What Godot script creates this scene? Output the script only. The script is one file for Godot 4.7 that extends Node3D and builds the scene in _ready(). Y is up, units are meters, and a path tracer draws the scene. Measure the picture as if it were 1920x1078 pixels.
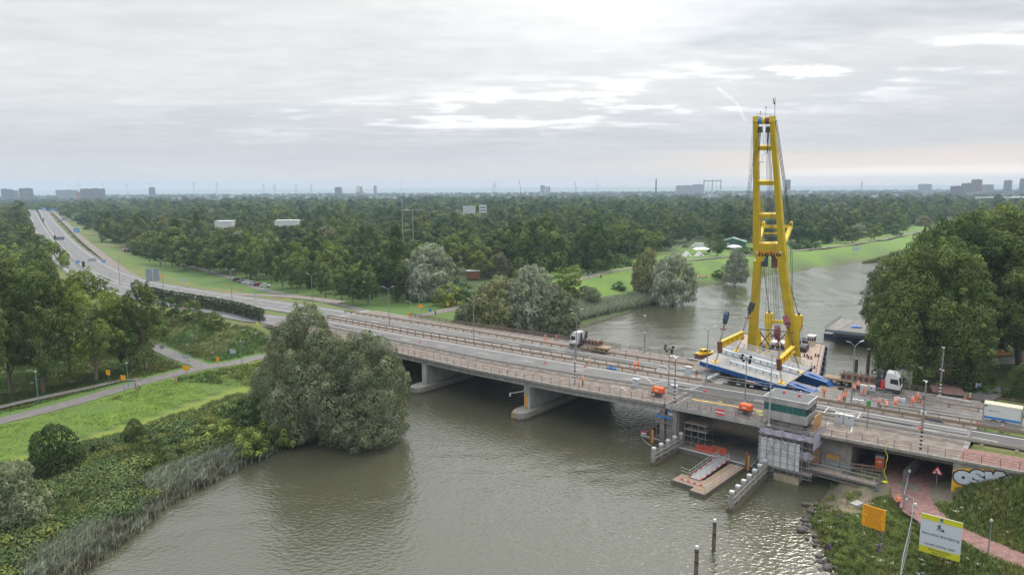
extends Node3D
const O := Vector3(25.2, 0, -111.9)
const D := Vector3(.77, 0, .638)
const UP := Vector3(0, 1, 0)
const ONE := Vector3(1, 1, 1)
const T0 := Transform3D()
const Z0 := Vector3(0, 0, 0)
const N := Vector3(.638, 0, -.77)
const BQ := Basis(Vector3(.77, 0, .638), Vector3(0, 1, 0), Vector3(-.638, 0, .77))
const YAW := -.692
const DECK := 7.5
const SS := [-110.0, -75.0, -40.0, -15.0, .0, 20.0, 35.0, 50.0, 90.0]
const ED := [-4.5, -4.2, -4.2, -2.6, -.6, .4, 1.4, 2.8, 6.5]
const G1 := [1.2, 1.4, 1.6, 4.2, 6.6, 8.4, 9.0, 10.5, 14.5]
const M1 := [8.8, 9.4, 11.5, 13.0, 14.2, 16.0, 16.7, 17.8, 21.5]
const M2 := [10.8, 12.0, 14.5, 16.1, 17.2, 18.2, 19.0, 20.3, 24.0]
const G2 := [18.4, 20.2, 21.2, 22.7, 24.0, 25.6, 26.2, 27.4, 32.0]
const RR := [25.9, 26.0, 28.3, 29.3, 31.5, 33.0, 33.0, 33.8, 38.0]
var taken := {}
var M := {}
var rng := RandomNumberGenerator.new()
var river := PackedVector2Array()
var tex := {}
class MB:
	var V := PackedVector3Array()
	var Q := PackedVector3Array()
	var C := PackedColorArray()
	var col := Color.WHITE
	func tri(a: Vector3, b: Vector3, c: Vector3, n: Vector3) -> void:
		V.append(a); V.append(c); V.append(b)
		for i in 3:
			Q.append(n); C.append(col)
	func trin(a: Vector3, b: Vector3, c: Vector3, na: Vector3, nb: Vector3, nc: Vector3) -> void:
		V.append(a); V.append(c); V.append(b)
		Q.append(na); Q.append(nc); Q.append(nb)
		C.append(col); C.append(col); C.append(col)
	func quad(a: Vector3, b: Vector3, c: Vector3, d: Vector3) -> void:
		var n := (b - a).cross(c - a)
		if n.length() < 1e-9: n = (c - a).cross(d - a)
		n = n.normalized()
		tri(a, b, c, n); tri(a, c, d, n)
	func box(c: Vector3, s: Vector3, b := Basis.IDENTITY) -> void:
		var x := b.x * s.x * .5
		var y := b.y * s.y * .5
		var z := b.z * s.z * .5
		quad(c - x - y + z, c + x - y + z, c + x + y + z, c - x + y + z)
		quad(c + x - y - z, c - x - y - z, c - x + y - z, c + x + y - z)
		quad(c + x - y + z, c + x - y - z, c + x + y - z, c + x + y + z)
		quad(c - x - y - z, c - x - y + z, c - x + y + z, c - x + y - z)
		quad(c - x + y + z, c + x + y + z, c + x + y - z, c - x + y - z)
		quad(c - x - y - z, c + x - y - z, c + x - y + z, c - x - y + z)
	func bar(a: Vector3, b: Vector3, w: float, h: float, up := UP) -> void:
		var z := (b - a)
		var l := z.length()
		z = z / l
		if absf(z.dot(up)) > .98: up = Vector3.RIGHT if absf(z.x) < .9 else Vector3.FORWARD
		var x := up.cross(z).normalized()
		box((a + b) * .5, Vector3(w, h, l), Basis(x, z.cross(x), z))
	func frustum(a: Vector3, b: Vector3, w0: float, h0: float, w1: float, h1: float, up := UP) -> void:
		var z := (b - a).normalized()
		if absf(z.dot(up)) > .98: up = Vector3.RIGHT
		var x := up.cross(z).normalized()
		var y := z.cross(x)
		hexa([a - x * w0 / 2 - y * h0 / 2, a + x * w0 / 2 - y * h0 / 2, b + x * w1 / 2 - y * h1 / 2, b - x * w1 / 2 - y * h1 / 2], [a - x * w0 / 2 + y * h0 / 2, a + x * w0 / 2 + y * h0 / 2, b + x * w1 / 2 + y * h1 / 2, b - x * w1 / 2 + y * h1 / 2])
	func hexa(lo: Array, hi: Array) -> void:
		var mid := Z0
		for p in lo: mid += p
		for p in hi: mid += p
		mid /= lo.size() * 2.0
		var k := lo.size()
		for i in k:
			outq(lo[i], lo[(i + 1) % k], hi[(i + 1) % k], hi[i], mid)
		for i in range(1, k - 1):
			outt(hi[0], hi[i], hi[i + 1], mid)
			outt(lo[0], lo[i], lo[i + 1], mid)
	func outq(a: Vector3, b: Vector3, c: Vector3, d: Vector3, mid: Vector3) -> void:
		if (b - a).cross(c - a).dot((a + b + c + d) / 4 - mid) >= 0: quad(a, b, c, d)
		else: quad(a, d, c, b)
	func outt(a: Vector3, b: Vector3, c: Vector3, mid: Vector3) -> void:
		var n := (b - a).cross(c - a).normalized()
		if n.dot((a + b + c) / 3 - mid) >= 0: tri(a, b, c, n)
		else: tri(a, c, b, -n)
	func tube(a: Vector3, b: Vector3, r0: float, r1: float, k := 6, caps := true) -> void:
		var z := (b - a).normalized()
		var up := UP if absf(z.y) < .95 else Vector3.RIGHT
		var x := up.cross(z).normalized()
		var y := z.cross(x)
		for i in k:
			var t := TAU * i / k
			var u := TAU * (i + 1) / k
			var p := x * cos(t) + y * sin(t)
			var q := x * cos(u) + y * sin(u)
			trin(a + p * r0, a + q * r0, b + q * r1, p, q, q)
			trin(a + p * r0, b + q * r1, b + p * r1, p, q, p)
			if caps:
				tri(b, b + p * r1, b + q * r1, z)
				tri(a, a + q * r0, a + p * r0, -z)
	func path(pts: Array, r: float, k := 5) -> void:
		for i in pts.size() - 1: tube(pts[i], pts[i + 1], r, r, k)
	func ball(c: Vector3, r: Vector3, k := 8, rows := 5) -> void:
		for j in rows:
			for i in k:
				var f := func(a: int, e: int) -> Vector3:
					var t := TAU * a / k
					var g := PI * e / rows - PI / 2
					return Vector3(cos(t) * cos(g), sin(g), -sin(t) * cos(g))
				var n0: Vector3 = f.call(i, j)
				var n1: Vector3 = f.call(i + 1, j)
				var n2: Vector3 = f.call(i + 1, j + 1)
				var n3: Vector3 = f.call(i, j + 1)
				trin(c + n0 * r, c + n1 * r, c + n2 * r, n0, n1, n2)
				trin(c + n0 * r, c + n2 * r, c + n3 * r, n0, n2, n3)
	func prism(pts: PackedVector2Array, fr: Transform3D, d0: float, d1: float) -> void:
		var p := pts
		if Geometry2D.is_polygon_clockwise(p):
			p = p.duplicate(); p.reverse()
		var ix := Geometry2D.triangulate_polygon(p)
		for i in range(0, ix.size(), 3):
			var a := p[ix[i]]
			var b := p[ix[i + 1]]
			var c := p[ix[i + 2]]
			if (b - a).cross(c - a) < 0:
				var t := b; b = c; c = t
			tri(fr * Vector3(a.x, a.y, d1), fr * Vector3(b.x, b.y, d1), fr * Vector3(c.x, c.y, d1), fr.basis.z.normalized())
			tri(fr * Vector3(a.x, a.y, d0), fr * Vector3(c.x, c.y, d0), fr * Vector3(b.x, b.y, d0), -fr.basis.z.normalized())
		for i in p.size():
			var a := p[i]
			var b := p[(i + 1) % p.size()]
			quad(fr * Vector3(a.x, a.y, d0), fr * Vector3(b.x, b.y, d0), fr * Vector3(b.x, b.y, d1), fr * Vector3(a.x, a.y, d1))
	func ribbon(l: Array, r: Array) -> void:
		for i in l.size() - 1:
			var n: Vector3 = (r[i] - l[i]).cross(l[i + 1] - l[i])
			if n.y >= 0: quad(l[i], r[i], r[i + 1], l[i + 1])
			else: quad(l[i], l[i + 1], r[i + 1], r[i])
	func mesh() -> ArrayMesh:
		var a := []
		a.resize(Mesh.ARRAY_MAX)
		a[Mesh.ARRAY_VERTEX] = V
		a[Mesh.ARRAY_NORMAL] = Q
		a[Mesh.ARRAY_COLOR] = C
		var m := ArrayMesh.new()
		if V.size(): m.add_surface_from_arrays(Mesh.PRIMITIVE_TRIANGLES, a)
		return m

func nb() -> MB: return MB.new()

func by(a: float) -> Basis: return Basis(UP, a)

func scaled_by(v: Vector3) -> Basis:
	return Basis(Vector3(v.x, 0, 0), Vector3(0, v.y, 0), Vector3(0, 0, v.z))

func pg(a: Array) -> PackedVector2Array:
	var p := PackedVector2Array()
	for i in range(0, a.size(), 2): p.append(Vector2(a[i], a[i + 1]))
	return p

func B(s: float, v: float, y := DECK) -> Vector3:
	return O + D * s + N * v + UP * y

func tv(t: Array, s: float) -> float:
	for i in SS.size() - 1:
		if s <= SS[i + 1] or i == SS.size() - 2:
			return lerpf(t[i], t[i + 1], (s - SS[i]) / (SS[i + 1] - SS[i]))
	return t[0]

func numbered(called: String) -> String:
	var k: int = taken.get(called, 0)
	taken[called] = k + 1
	return called if k == 0 else "%s_%03d" % [called, k]

func obj(called: String, mb: MB, m: Material, parent: Node = self) -> MeshInstance3D:
	var o := MeshInstance3D.new()
	o.mesh = mb.mesh()
	o.material_override = m
	o.name = numbered(called) if parent == self else part_name(called, parent)
	parent.add_child(o, true)
	return o

func part_name(called: String, parent: Node) -> String:
	var k: int = parent.get_meta("n_" + called, 0)
	parent.set_meta("n_" + called, k + 1)
	return called if k == 0 else "%s_%03d" % [called, k]

func share(called: String, mesh: Mesh, m: Material, parent: Node, at: Transform3D) -> MeshInstance3D:
	var o := MeshInstance3D.new()
	o.mesh = mesh
	o.material_override = m
	o.name = part_name(called, parent)
	o.transform = at
	parent.add_child(o, true)
	return o

func thing(called: String, label: String, category: String, at := Z0, yaw := .0, group := "") -> Node3D:
	var o := Node3D.new()
	o.name = numbered(called)
	add_child(o)
	o.position = at
	o.rotation.y = yaw
	tag(o, label, category, group)
	return o

func tag(o: Node, label: String, category: String, group := "") -> Node:
	o.set_meta("label", label)
	o.set_meta("category", category)
	if group: o.set_meta("group", group)
	return o

func struct(called: String, mb: MB, m: Material, parent: Node = self) -> MeshInstance3D:
	var o := obj(called, mb, m, parent)
	if parent == self: o.set_meta("kind", "structure")
	return o

func dup(r: Node3D, at: Vector3, yaw: float, label: String, group := "") -> Node3D:
	var o: Node3D = r.duplicate()
	o.name = numbered(String(r.name).rstrip("0123456789").trim_suffix("_"))
	add_child(o)
	o.position = at
	o.rotation.y = yaw
	o.set_meta("label", label)
	if group: o.set_meta("group", group)
	return o

func noise_tex(called: String, kind: int, freq: float, oct: int, lo: Color, hi: Color, size := 512, sd := 1) -> Texture2D:
	if tex.has(called): return tex[called]
	var n := FastNoiseLite.new()
	n.noise_type = kind
	n.frequency = freq
	n.fractal_octaves = oct
	n.seed = sd
	var g := Gradient.new()
	g.set_color(0, lo); g.set_color(1, hi)
	var t := NoiseTexture2D.new()
	t.width = size; t.height = size
	t.seamless = true
	t.noise = n
	t.color_ramp = g
	tex[called] = t
	return t

func mat(called: String, c := Color.WHITE, rough := .7, metal := .0, vary := "", scale := ONE * .1) -> StandardMaterial3D:
	if M.has(called): return M[called]
	var m := StandardMaterial3D.new()
	m.resource_name = called
	var k: float = {"": 1.0, "blotch": 1.2, "stain": 1.3, "grain": 1.2, "turf": 1.2}[vary]
	m.albedo_color = Color(minf(c.r * k, .95), minf(c.g * k, .95), minf(c.b * k, .95)).linear_to_srgb()
	m.roughness = rough
	m.metallic = metal
	if vary:
		m.albedo_texture = tex[vary]
		m.uv1_triplanar = true
		m.uv1_world_triplanar = true
		m.uv1_scale = scale
	M[called] = m
	return m

func _ready() -> void:
	rng.seed = 7
	var cam := Camera3D.new()
	cam.name = "camera"
	cam.position = Vector3(0, 43.5, 0)
	cam.basis = Basis(Vector3.RIGHT, -.14507) * Basis(Vector3.BACK, -.00625)
	cam.fov = 45.67
	cam.near = .5
	cam.far = 30000.0
	add_child(cam)
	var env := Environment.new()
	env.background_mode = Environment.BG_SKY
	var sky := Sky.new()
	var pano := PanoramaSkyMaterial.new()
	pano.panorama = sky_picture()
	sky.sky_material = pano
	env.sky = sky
	env.tonemap_mode = Environment.TONE_MAPPER_LINEAR
	env.tonemap_exposure = 1.75
	env.fog_enabled = true
	env.fog_density = .00013
	env.fog_light_color = Color(.80, .90, 1.0)
	env.sdfgi_enabled = true
	env.ssao_enabled = true
	env.ssil_enabled = true
	var we := WorldEnvironment.new()
	we.name = "world_environment"
	we.environment = env
	add_child(we)
	var sun := DirectionalLight3D.new()
	sun.name = "sun"
	sun.light_energy = .5
	sun.light_angular_distance = 24.0
	sun.light_color = Color(1.0, .95, .87)
	sun.shadow_enabled = true
	sun.sky_mode = DirectionalLight3D.SKY_MODE_LIGHT_ONLY
	add_child(sun)
	sun.look_at_from_position(Z0, -Vector3(.46, .70, -.54))
	make_materials()
	make_river()
	make_ground()
	make_water()
	make_roads()
	make_bridge()
	make_tower()
	make_waterworks()
	make_crane()
	make_barge()
	make_street()
	make_site()
	make_signs()
	make_people()
	make_vehicles()
	make_skyline()
	make_trees()
	make_plants()

func sky_tone(d: Vector3, n1: FastNoiseLite, n2: FastNoiseLite, n3: FastNoiseLite) -> Color:
	var el := maxf(.0, rad_to_deg(asin(clampf(d.y, -1, 1))))
	var az := rad_to_deg(atan2(d.x, -d.z))
	var c := Color(.70, .71, .72).lerp(Color(.68, .70, .73), smoothstep(.3, 3.0, el))
	c = c.lerp(Color(.83, .845, .855), smoothstep(3.0, 8.0, el))
	var k := 1.0 / (d.y + .05)
	var p := Vector2(d.x, d.z) * k
	var a := n1.get_noise_2d(p.x, p.y * 1.5)
	var b := n2.get_noise_2d(p.x * 2.2 + a * 1.2, p.y * 4.0)
	var f := n2.get_noise_2d(p.x * 7.0 + 40.0, p.y * 15.0)
	var w := n3.get_noise_3d(az * .30, el * 1.7, 3.0)
	var patch := smoothstep(-.05, .4, a + .5 * b)
	c = c.lerp(c * Color(.90, .915, .935), patch * smoothstep(2.5, 6.0, el) * .9)
	c = c * (1.0 + .07 * b + .05 * w + .03 * f)
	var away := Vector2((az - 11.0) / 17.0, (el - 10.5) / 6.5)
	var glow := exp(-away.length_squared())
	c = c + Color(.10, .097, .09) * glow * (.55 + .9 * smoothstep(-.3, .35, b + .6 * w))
	var mid := 6.4 + .062 * az + a * .8
	var band := exp(-pow((el - mid) / 1.5, 2.0)) * smoothstep(-34.0, -6.0, az) * (1.0 - .6 * smoothstep(44.0, 64.0, az))
	var streak := smoothstep(-.10, .30, b * .7 + w * .5 + f * .45)
	c = c + Color(.95, .93, .89) * band * streak * (.22 + .78 * exp(-pow((az - 16.0) / 20.0, 2.0)))
	var bank := smoothstep(9.0, 17.0, az + w * 8.0) * (1.0 - smoothstep(45.0, 75.0, az)) * smoothstep(9.6, 11.2, el + b * 1.6) * (1.0 - smoothstep(20.0, 34.0, el))
	c = c.lerp(Color(.66, .695, .745) * (1.0 + .14 * b + .1 * f), clampf(bank, 0, 1) * .9)
	var belt := exp(-pow((el - 3.7 - .03 * az) / 1.3, 2.0))
	c = c.lerp(Color(.60, .615, .64), belt * .3)
	var warm := smoothstep(-4.0, 26.0, az) * (1.0 - smoothstep(60.0, 90.0, az)) * (1.0 - smoothstep(1.3, 3.6, el + w * 1.0))
	c = c.lerp(Color(.98, .84, .72), warm * .85)
	var slit := smoothstep(12.0, 26.0, az) * (1.0 - smoothstep(60.0, 90.0, az)) * exp(-pow((el - .95 - w * .35) / .4, 2.0))
	c = c + Color(.22, .20, .17) * slit
	var low := smoothstep(-32.0, -8.0, az) * (1.0 - smoothstep(.8, 2.6, el)) * (1.0 - warm)
	c = c.lerp(Color(.80, .745, .69), low * .6)
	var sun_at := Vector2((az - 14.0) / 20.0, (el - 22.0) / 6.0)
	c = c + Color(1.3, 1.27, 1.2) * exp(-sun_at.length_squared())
	var fine := n2.get_noise_2d(p.x * 16.0, p.y * 30.0 + 9.0)
	c = c * (1.0 + (.05 * fine + .05 * f) * smoothstep(1.5, 5.0, el))
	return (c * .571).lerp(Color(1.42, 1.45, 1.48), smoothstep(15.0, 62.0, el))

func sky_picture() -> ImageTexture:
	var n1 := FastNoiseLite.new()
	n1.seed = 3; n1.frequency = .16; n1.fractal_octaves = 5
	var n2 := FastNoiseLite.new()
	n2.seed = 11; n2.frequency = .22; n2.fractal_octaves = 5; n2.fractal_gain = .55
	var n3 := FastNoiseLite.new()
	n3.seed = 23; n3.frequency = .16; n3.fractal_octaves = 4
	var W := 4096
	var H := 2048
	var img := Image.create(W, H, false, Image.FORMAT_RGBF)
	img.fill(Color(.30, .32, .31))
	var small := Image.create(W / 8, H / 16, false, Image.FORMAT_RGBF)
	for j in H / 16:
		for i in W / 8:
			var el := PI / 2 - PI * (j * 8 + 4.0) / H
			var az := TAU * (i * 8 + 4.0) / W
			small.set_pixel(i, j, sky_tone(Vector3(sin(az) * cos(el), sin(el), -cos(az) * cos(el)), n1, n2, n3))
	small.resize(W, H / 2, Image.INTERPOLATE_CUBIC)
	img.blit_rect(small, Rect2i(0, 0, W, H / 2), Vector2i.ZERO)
	for j in range(H / 2 - 250, H / 2):
		for i in range(W / 2 - 520, W / 2 + 520):
			var el := PI / 2 - PI * (j + .5) / H
			var az := TAU * ((i + .5) / W - .5)
			var c := sky_tone(Vector3(sin(az) * cos(el), sin(el), -cos(az) * cos(el)), n1, n2, n3)
			var p := Vector2(rad_to_deg(az), rad_to_deg(el))
			var q := Geometry2D.get_closest_point_to_segment(p, Vector2(16.45, 7.55), Vector2(17.9, 6.35))
			var q2 := Geometry2D.get_closest_point_to_segment(p, Vector2(17.9, 6.35), Vector2(18.5, 5.1))
			var dd := minf(p.distance_to(q), p.distance_to(q2))
			if dd < .4: c = c + Color(.16, .157, .15) * exp(-pow(dd / .085, 2.0)) * (.5 + .8 * absf(n2.get_noise_2d(p.x * 6.0, p.y * 6.0)))
			img.set_pixel((i + W / 2) % W, j, c)
	return ImageTexture.create_from_image(img)

func make_materials() -> void:
	noise_tex("blotch", FastNoiseLite.TYPE_SIMPLEX_SMOOTH, .012, 6, Color(.82, .82, .82), Color(1, 1, 1))
	noise_tex("grain", FastNoiseLite.TYPE_SIMPLEX, .09, 4, Color(.78, .78, .78), Color(1, 1, 1), 512, 5)
	noise_tex("stain", FastNoiseLite.TYPE_SIMPLEX_SMOOTH, .02, 7, Color(.70, .685, .665), Color(1, 1, 1), 512, 9)
	noise_tex("turf", FastNoiseLite.TYPE_SIMPLEX_SMOOTH, .03, 7, Color(.80, .82, .72), Color(1.0, 1.0, 1.0), 1024, 13)
	var m := mat("asphalt", Color(.128, .128, .131), .85, .0, "blotch", ONE * .03)
	m = mat("asphalt_old", Color(.185, .175, .17), .9, .0, "stain", ONE * .05)
	mat("asphalt_worn", Color(.103, .103, .106), .75, .0, "stain", Vector3(.3, .3, .3))
	mat("asphalt_dark", Color(.062, .063, .067), .8, .0, "blotch", ONE * .06)
	mat("asphalt_path", Color(.13, .124, .12), .9, .0, "blotch", ONE * .08)
	mat("brick_path", Color(.19, .105, .097), .9, .0, "stain", ONE * .12)
	mat("walkway", Color(.165, .143, .127), .9, .0, "stain", ONE * .06)
	mat("concrete", Color(.235, .228, .213), .85, .0, "stain", Vector3(.12, .04, .12))
	mat("concrete_light", Color(.30, .305, .30), .85, .0, "stain", Vector3(.1, .03, .1))
	mat("concrete_dark", Color(.10, .093, .082), .9, .0, "stain", Vector3(.2, .1, .2))
	mat("concrete_wet", Color(.09, .085, .06), .5, .0, "stain", Vector3(.2, .2, .2))
	mat("paint_white", Color(.46, .46, .45), .6, .0, "grain", ONE * .4)
	mat("white", Color(.52, .53, .54), .45)
	mat("pale", Color(.40, .42, .44), .5)
	mat("galv", Color(.25, .265, .275), .45, .4, "blotch", ONE * .3)
	mat("galv_pale", Color(.36, .37, .37), .5, .2)
	mat("rail_red", Color(.16, .075, .075), .7, .0, "grain", ONE * .5)
	mat("rail_brown", Color(.14, .095, .075), .8, .0, "grain", ONE * .5)
	mat("rail_rust", Color(.19, .145, .105), .8, .0, "stain", ONE * .3)
	mat("rail_weathered", Color(.27, .255, .235), .65, .1, "stain", ONE * .2)
	mat("steel_dark", Color(.05, .052, .058), .5, .3)
	mat("black", Color(.015, .015, .017), .6)
	mat("rubber", Color(.02, .02, .02), .85)
	mat("rope", Color(.06, .058, .055), .7)
	mat("crane_yellow", Color(.56, .40, .010), .42, .0, "blotch", ONE * .08)
	mat("beam_yellow", Color(.62, .40, .008), .4, .0, "blotch", ONE * .2)
	mat("rust", Color(.17, .065, .025), .8, .0, "stain", ONE * .3)
	mat("block_red", Color(.15, .035, .03), .6)
	mat("block_blue", Color(.03, .075, .13), .55)
	mat("bridge_blue", Color(.008, .075, .25), .6, .0, "blotch", ONE * .2)
	mat("new_deck", Color(.30, .295, .285), .85, .0, "blotch", ONE * .12)
	mat("hull_blue", Color(.02, .035, .09), .5, .0, "stain", ONE * .2)
	mat("deck_pink", Color(.33, .25, .205), .85, .0, "stain", ONE * .12)
	mat("wood", Color(.21, .16, .12), .85, .0, "stain", Vector3(.3, .06, .3))
	mat("wood_dark", Color(.11, .088, .066), .9, .0, "stain", Vector3(.4, .08, .4))
	mat("ply", Color(.42, .24, .085), .7, .0, "stain", ONE * .25)
	mat("plank", Color(.28, .235, .205), .85, .0, "stain", ONE * .3)
	mat("orange", Color(.62, .10, .015), .5)
	mat("orange_sign", Color(.68, .29, .0), .5)
	mat("sign_yellow", Color(.48, .48, .02), .5)
	mat("sign_white", Color(.46, .50, .56), .5)
	mat("sign_ink", Color(.012, .02, .04), .6)
	mat("sign_ink_orange", Color(.30, .12, .01), .6)
	mat("sign_blue", Color(.03, .17, .45), .5)
	mat("red", Color(.55, .02, .025), .5)
	mat("green_box", Color(.04, .22, .06), .5)
	mat("teal_post", Color(.10, .25, .25), .5)
	mat("glass_dark", Color(.02, .025, .03), .08)
	mat("glass_teal", Color(.018, .105, .10), .08)
	mat("roof_felt", Color(.10, .105, .115), .85, .0, "blotch", ONE * .2)
	mat("soil", Color(.25, .19, .14), .95, .0, "stain", ONE * .2)
	mat("stone", Color(.075, .07, .065), .9, .0, "stain", ONE * .5)
	mat("bark", Color(.17, .14, .11), .95, .0, "stain", Vector3(.8, .15, .8))
	mat("orange_pole", Color(.42, .24, .06), .7)
	var net := mat("net", Color(.75, .76, .79, 1.0), .8)
	net.albedo_color.a = .6
	net.transparency = BaseMaterial3D.TRANSPARENCY_ALPHA
	net = mat("sheet_lilac", Color(.33, .305, .40, 1.0), .8)
	net.albedo_color.a = .9
	net.transparency = BaseMaterial3D.TRANSPARENCY_ALPHA
	m = mat("tinted", Color.WHITE, .6)
	m.vertex_color_use_as_albedo = true
	m = mat("ground", Color.WHITE, .95)
	m.vertex_color_use_as_albedo = true
	m.albedo_color = Color(1, 1, 1)
	m.albedo_texture = tex["turf"]
	m.uv1_triplanar = true
	m.uv1_world_triplanar = true
	m.uv1_scale = ONE * .045
	for leaf in [["leaf_dark", Color(.62, .72, .74)], ["leaf", Color.WHITE], ["leaf_light", Color(1.5, 1.4, 1.1)], ["leaf_silver", Color(1.55, 1.5, 1.9)], ["leaf_olive", Color(1.22, 1.10, .88)]]:
		m = mat(leaf[0], Color.WHITE, .8)
		m.metallic_specular = .25
		var lc: Color = leaf[1] * .5
		lc.a = 1.0
		m.albedo_color = lc.linear_to_srgb()
		m.vertex_color_use_as_albedo = true
		m.backlight_enabled = true
		m.backlight = Color(.55, .55, .45)
var ways := []  # [points (Vector3), half width, slope width]

func make_river() -> void:
	river = pg([-64, 10, -53, -50, -50.8, -72.5, -49.5, -90, -44.6, -102, -37.9, -115.8, -34.7, -121.2, -33, -133, -34, -148, -29, -168, -15, -181, 2, -196, 21.8, -211, 41.2, -236.3, 54.2, -258.6, 80.9, -292.7, 118.4, -326.5, 173.9, -368.4, 219.3, -398.8, 300, -450, 420, -520, 700, -640, 720, -560, 450, -430, 330, -345, 220, -275, 150, -215, 105, -168, 91, -155, 80, -142, 68.5, -120.2, 58, -108, 50, -99, 47.2, -95.8, 41.5, -88, 38.5, -83, 37.5, -77, 36.5, -71.6, 34, -50, 30, 10])
	ways = [
		[[B(-108, 10, 7.3)] + [Vector3(-65.9, 7.3, -197.5), Vector3(-87.5, 7.3, -213), Vector3(-113.7, 7.3, -231.2), Vector3(-137.2, 7.3, -248.3), Vector3(-167.2, 7.3, -279.4), Vector3(-211.7, 7.3, -332.9), Vector3(-292.2, 7.3, -442.4), Vector3(-470.7, 7.3, -695.1), Vector3(-890.3, 7.3, -1293)], 17.0, 15.0],
		[[B(56, 19, 7.3), B(90, 23, 7.3), B(150, 30, 7.3)], 19.0, 9.0],
		[[Vector3(-93.6, 4, -106.2), Vector3(-88.9, 4, -113.8), Vector3(-83, 4, -123.4), Vector3(-77.7, 4, -135.5), Vector3(-73, 4, -143.9), Vector3(-69, 4, -149.1), Vector3(-63.8, 4, -152.8), Vector3(-59.8, 4, -158.7)] + [B(-96, -6, 3.6), B(-92, 14, 3.6), B(-92, 36, 3.8)], 3.2, 17.0],
		[[Vector3(-69, 4, -149.1), Vector3(-75.1, 4, -154.5), Vector3(-80.4, 4, -159.2), Vector3(-88.2, 4, -167), Vector3(-97.2, 4, -176.3)], 2.5, 10.0],
		[[Vector3(7.5, 4.6, -238.5), Vector3(29.8, 4.6, -290.3), Vector3(63.2, 4.6, -334.5), Vector3(97.6, 4.6, -365.2), Vector3(154.2, 4.6, -400.9), Vector3(228.9, 4.6, -456.6), Vector3(361.6, 4.6, -593.5), Vector3(451.2, 4.6, -688.6)], 3.0, 24.0],
		[[Vector3(-18.2, 3, -229), Vector3(-27.7, 3, -217.5), Vector3(-37, 3, -211.4), Vector3(-45.5, 3, -220), Vector3(-60.1, 3, -237), Vector3(-81.3, 3, -256.8), Vector3(-99, 3, -272.6), Vector3(-131.7, 3, -315.6), Vector3(-182.3, 3, -374.6)], 3.0, 12.0],
	]

func seg_dist(p: Vector2, pts: Array) -> Vector2:
	var best := 1e9
	var h := .0
	for i in pts.size() - 1:
		var a := Vector2(pts[i].x, pts[i].z)
		var b := Vector2(pts[i + 1].x, pts[i + 1].z)
		var q := Geometry2D.get_closest_point_to_segment(p, a, b)
		var d := p.distance_squared_to(q)
		if d < best:
			best = d
			h = lerpf(pts[i].y, pts[i + 1].y, q.distance_to(a) / maxf(a.distance_to(b), .01))
	return Vector2(sqrt(best), h)

func shore(p: Vector2) -> float:
	var d := 1e9
	for i in river.size():
		d = minf(d, p.distance_squared_to(Geometry2D.get_closest_point_to_segment(p, river[i], river[(i + 1) % river.size()])))
	d = sqrt(d)
	return -d if Geometry2D.is_point_in_polygon(p, river) else d

func ground_at(x: float, z: float, info := {}) -> float:
	var p := Vector2(x, z)
	var h := 2.5
	var sd := 500.0
	var w := [999.0, 999.0, 999.0, 999.0, 999.0, 999.0]
	var q := Vector3(x, 0, z) - O
	var s := q.dot(D)
	var v := q.dot(N)
	if x > -1200 and x < 800 and z > -1450:
		if x > -180 and z > -720:
			sd = shore(p)
			h = maxf(-3.0, sd * .6) if sd < 0 else 1.1 * minf(1.0, sd / 3.0) + 1.4 * smoothstep(3.0, 18.0, sd)
		for i in ways.size():
			if i == 1 and (x < 20 or v < tv(ED, s) + 2.9): continue
			if i == 4 and x < -20: continue
			if i == 2 and (x > 20 or z < -260): continue
			var e := seg_dist(p, ways[i][0])
			w[i] = e.x
			var hw: float = ways[i][1]
			var sl: float = ways[i][2]
			if e.x < hw + sl and (sd > -.5):
				var k := 1.0 - smoothstep(hw, hw + sl, e.x)
				if i == 0 or i == 1:
					h = lerpf(h, e.y, k)
				elif e.x < hw: h = e.y
				else: h = lerpf(h, e.y, k) if sd > 3 else h
		if s > 24.0 and s < 130.0 and v < 26.0 and v > -40.0:
			var k := clampf((s - 40.6) / 9.5, .0, 1.0)
			var edge := tv(ED, s)
			if v < edge + 2.9:
				h = maxf(h, lerpf(h, 7.25, k * (1.0 - smoothstep(.0, 11.0, maxf(.0, edge - v)))))
		if s > 29.3 and s < 42.6 and v > -1.0 and v < 36.0: h = 2.35
		elif s >= 42.6 and s < 57.0 and v >= tv(ED, s) + 2.9 and v < 38.0: h = 7.25
		elif s > 20.0 and s <= 29.3 and v > -1.0 and v < 36.0: h = minf(h, 2.0)
		if s > 20.0 and v >= 36.0 and v < 130.0 and sd > 0:
			h = maxf(h, lerpf(h, lerpf(7.2, 4.2, smoothstep(36.0, 58.0, v)), smoothstep(.0, 12.0, sd)))
	info["sd"] = sd
	info["w"] = w
	return h

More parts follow.
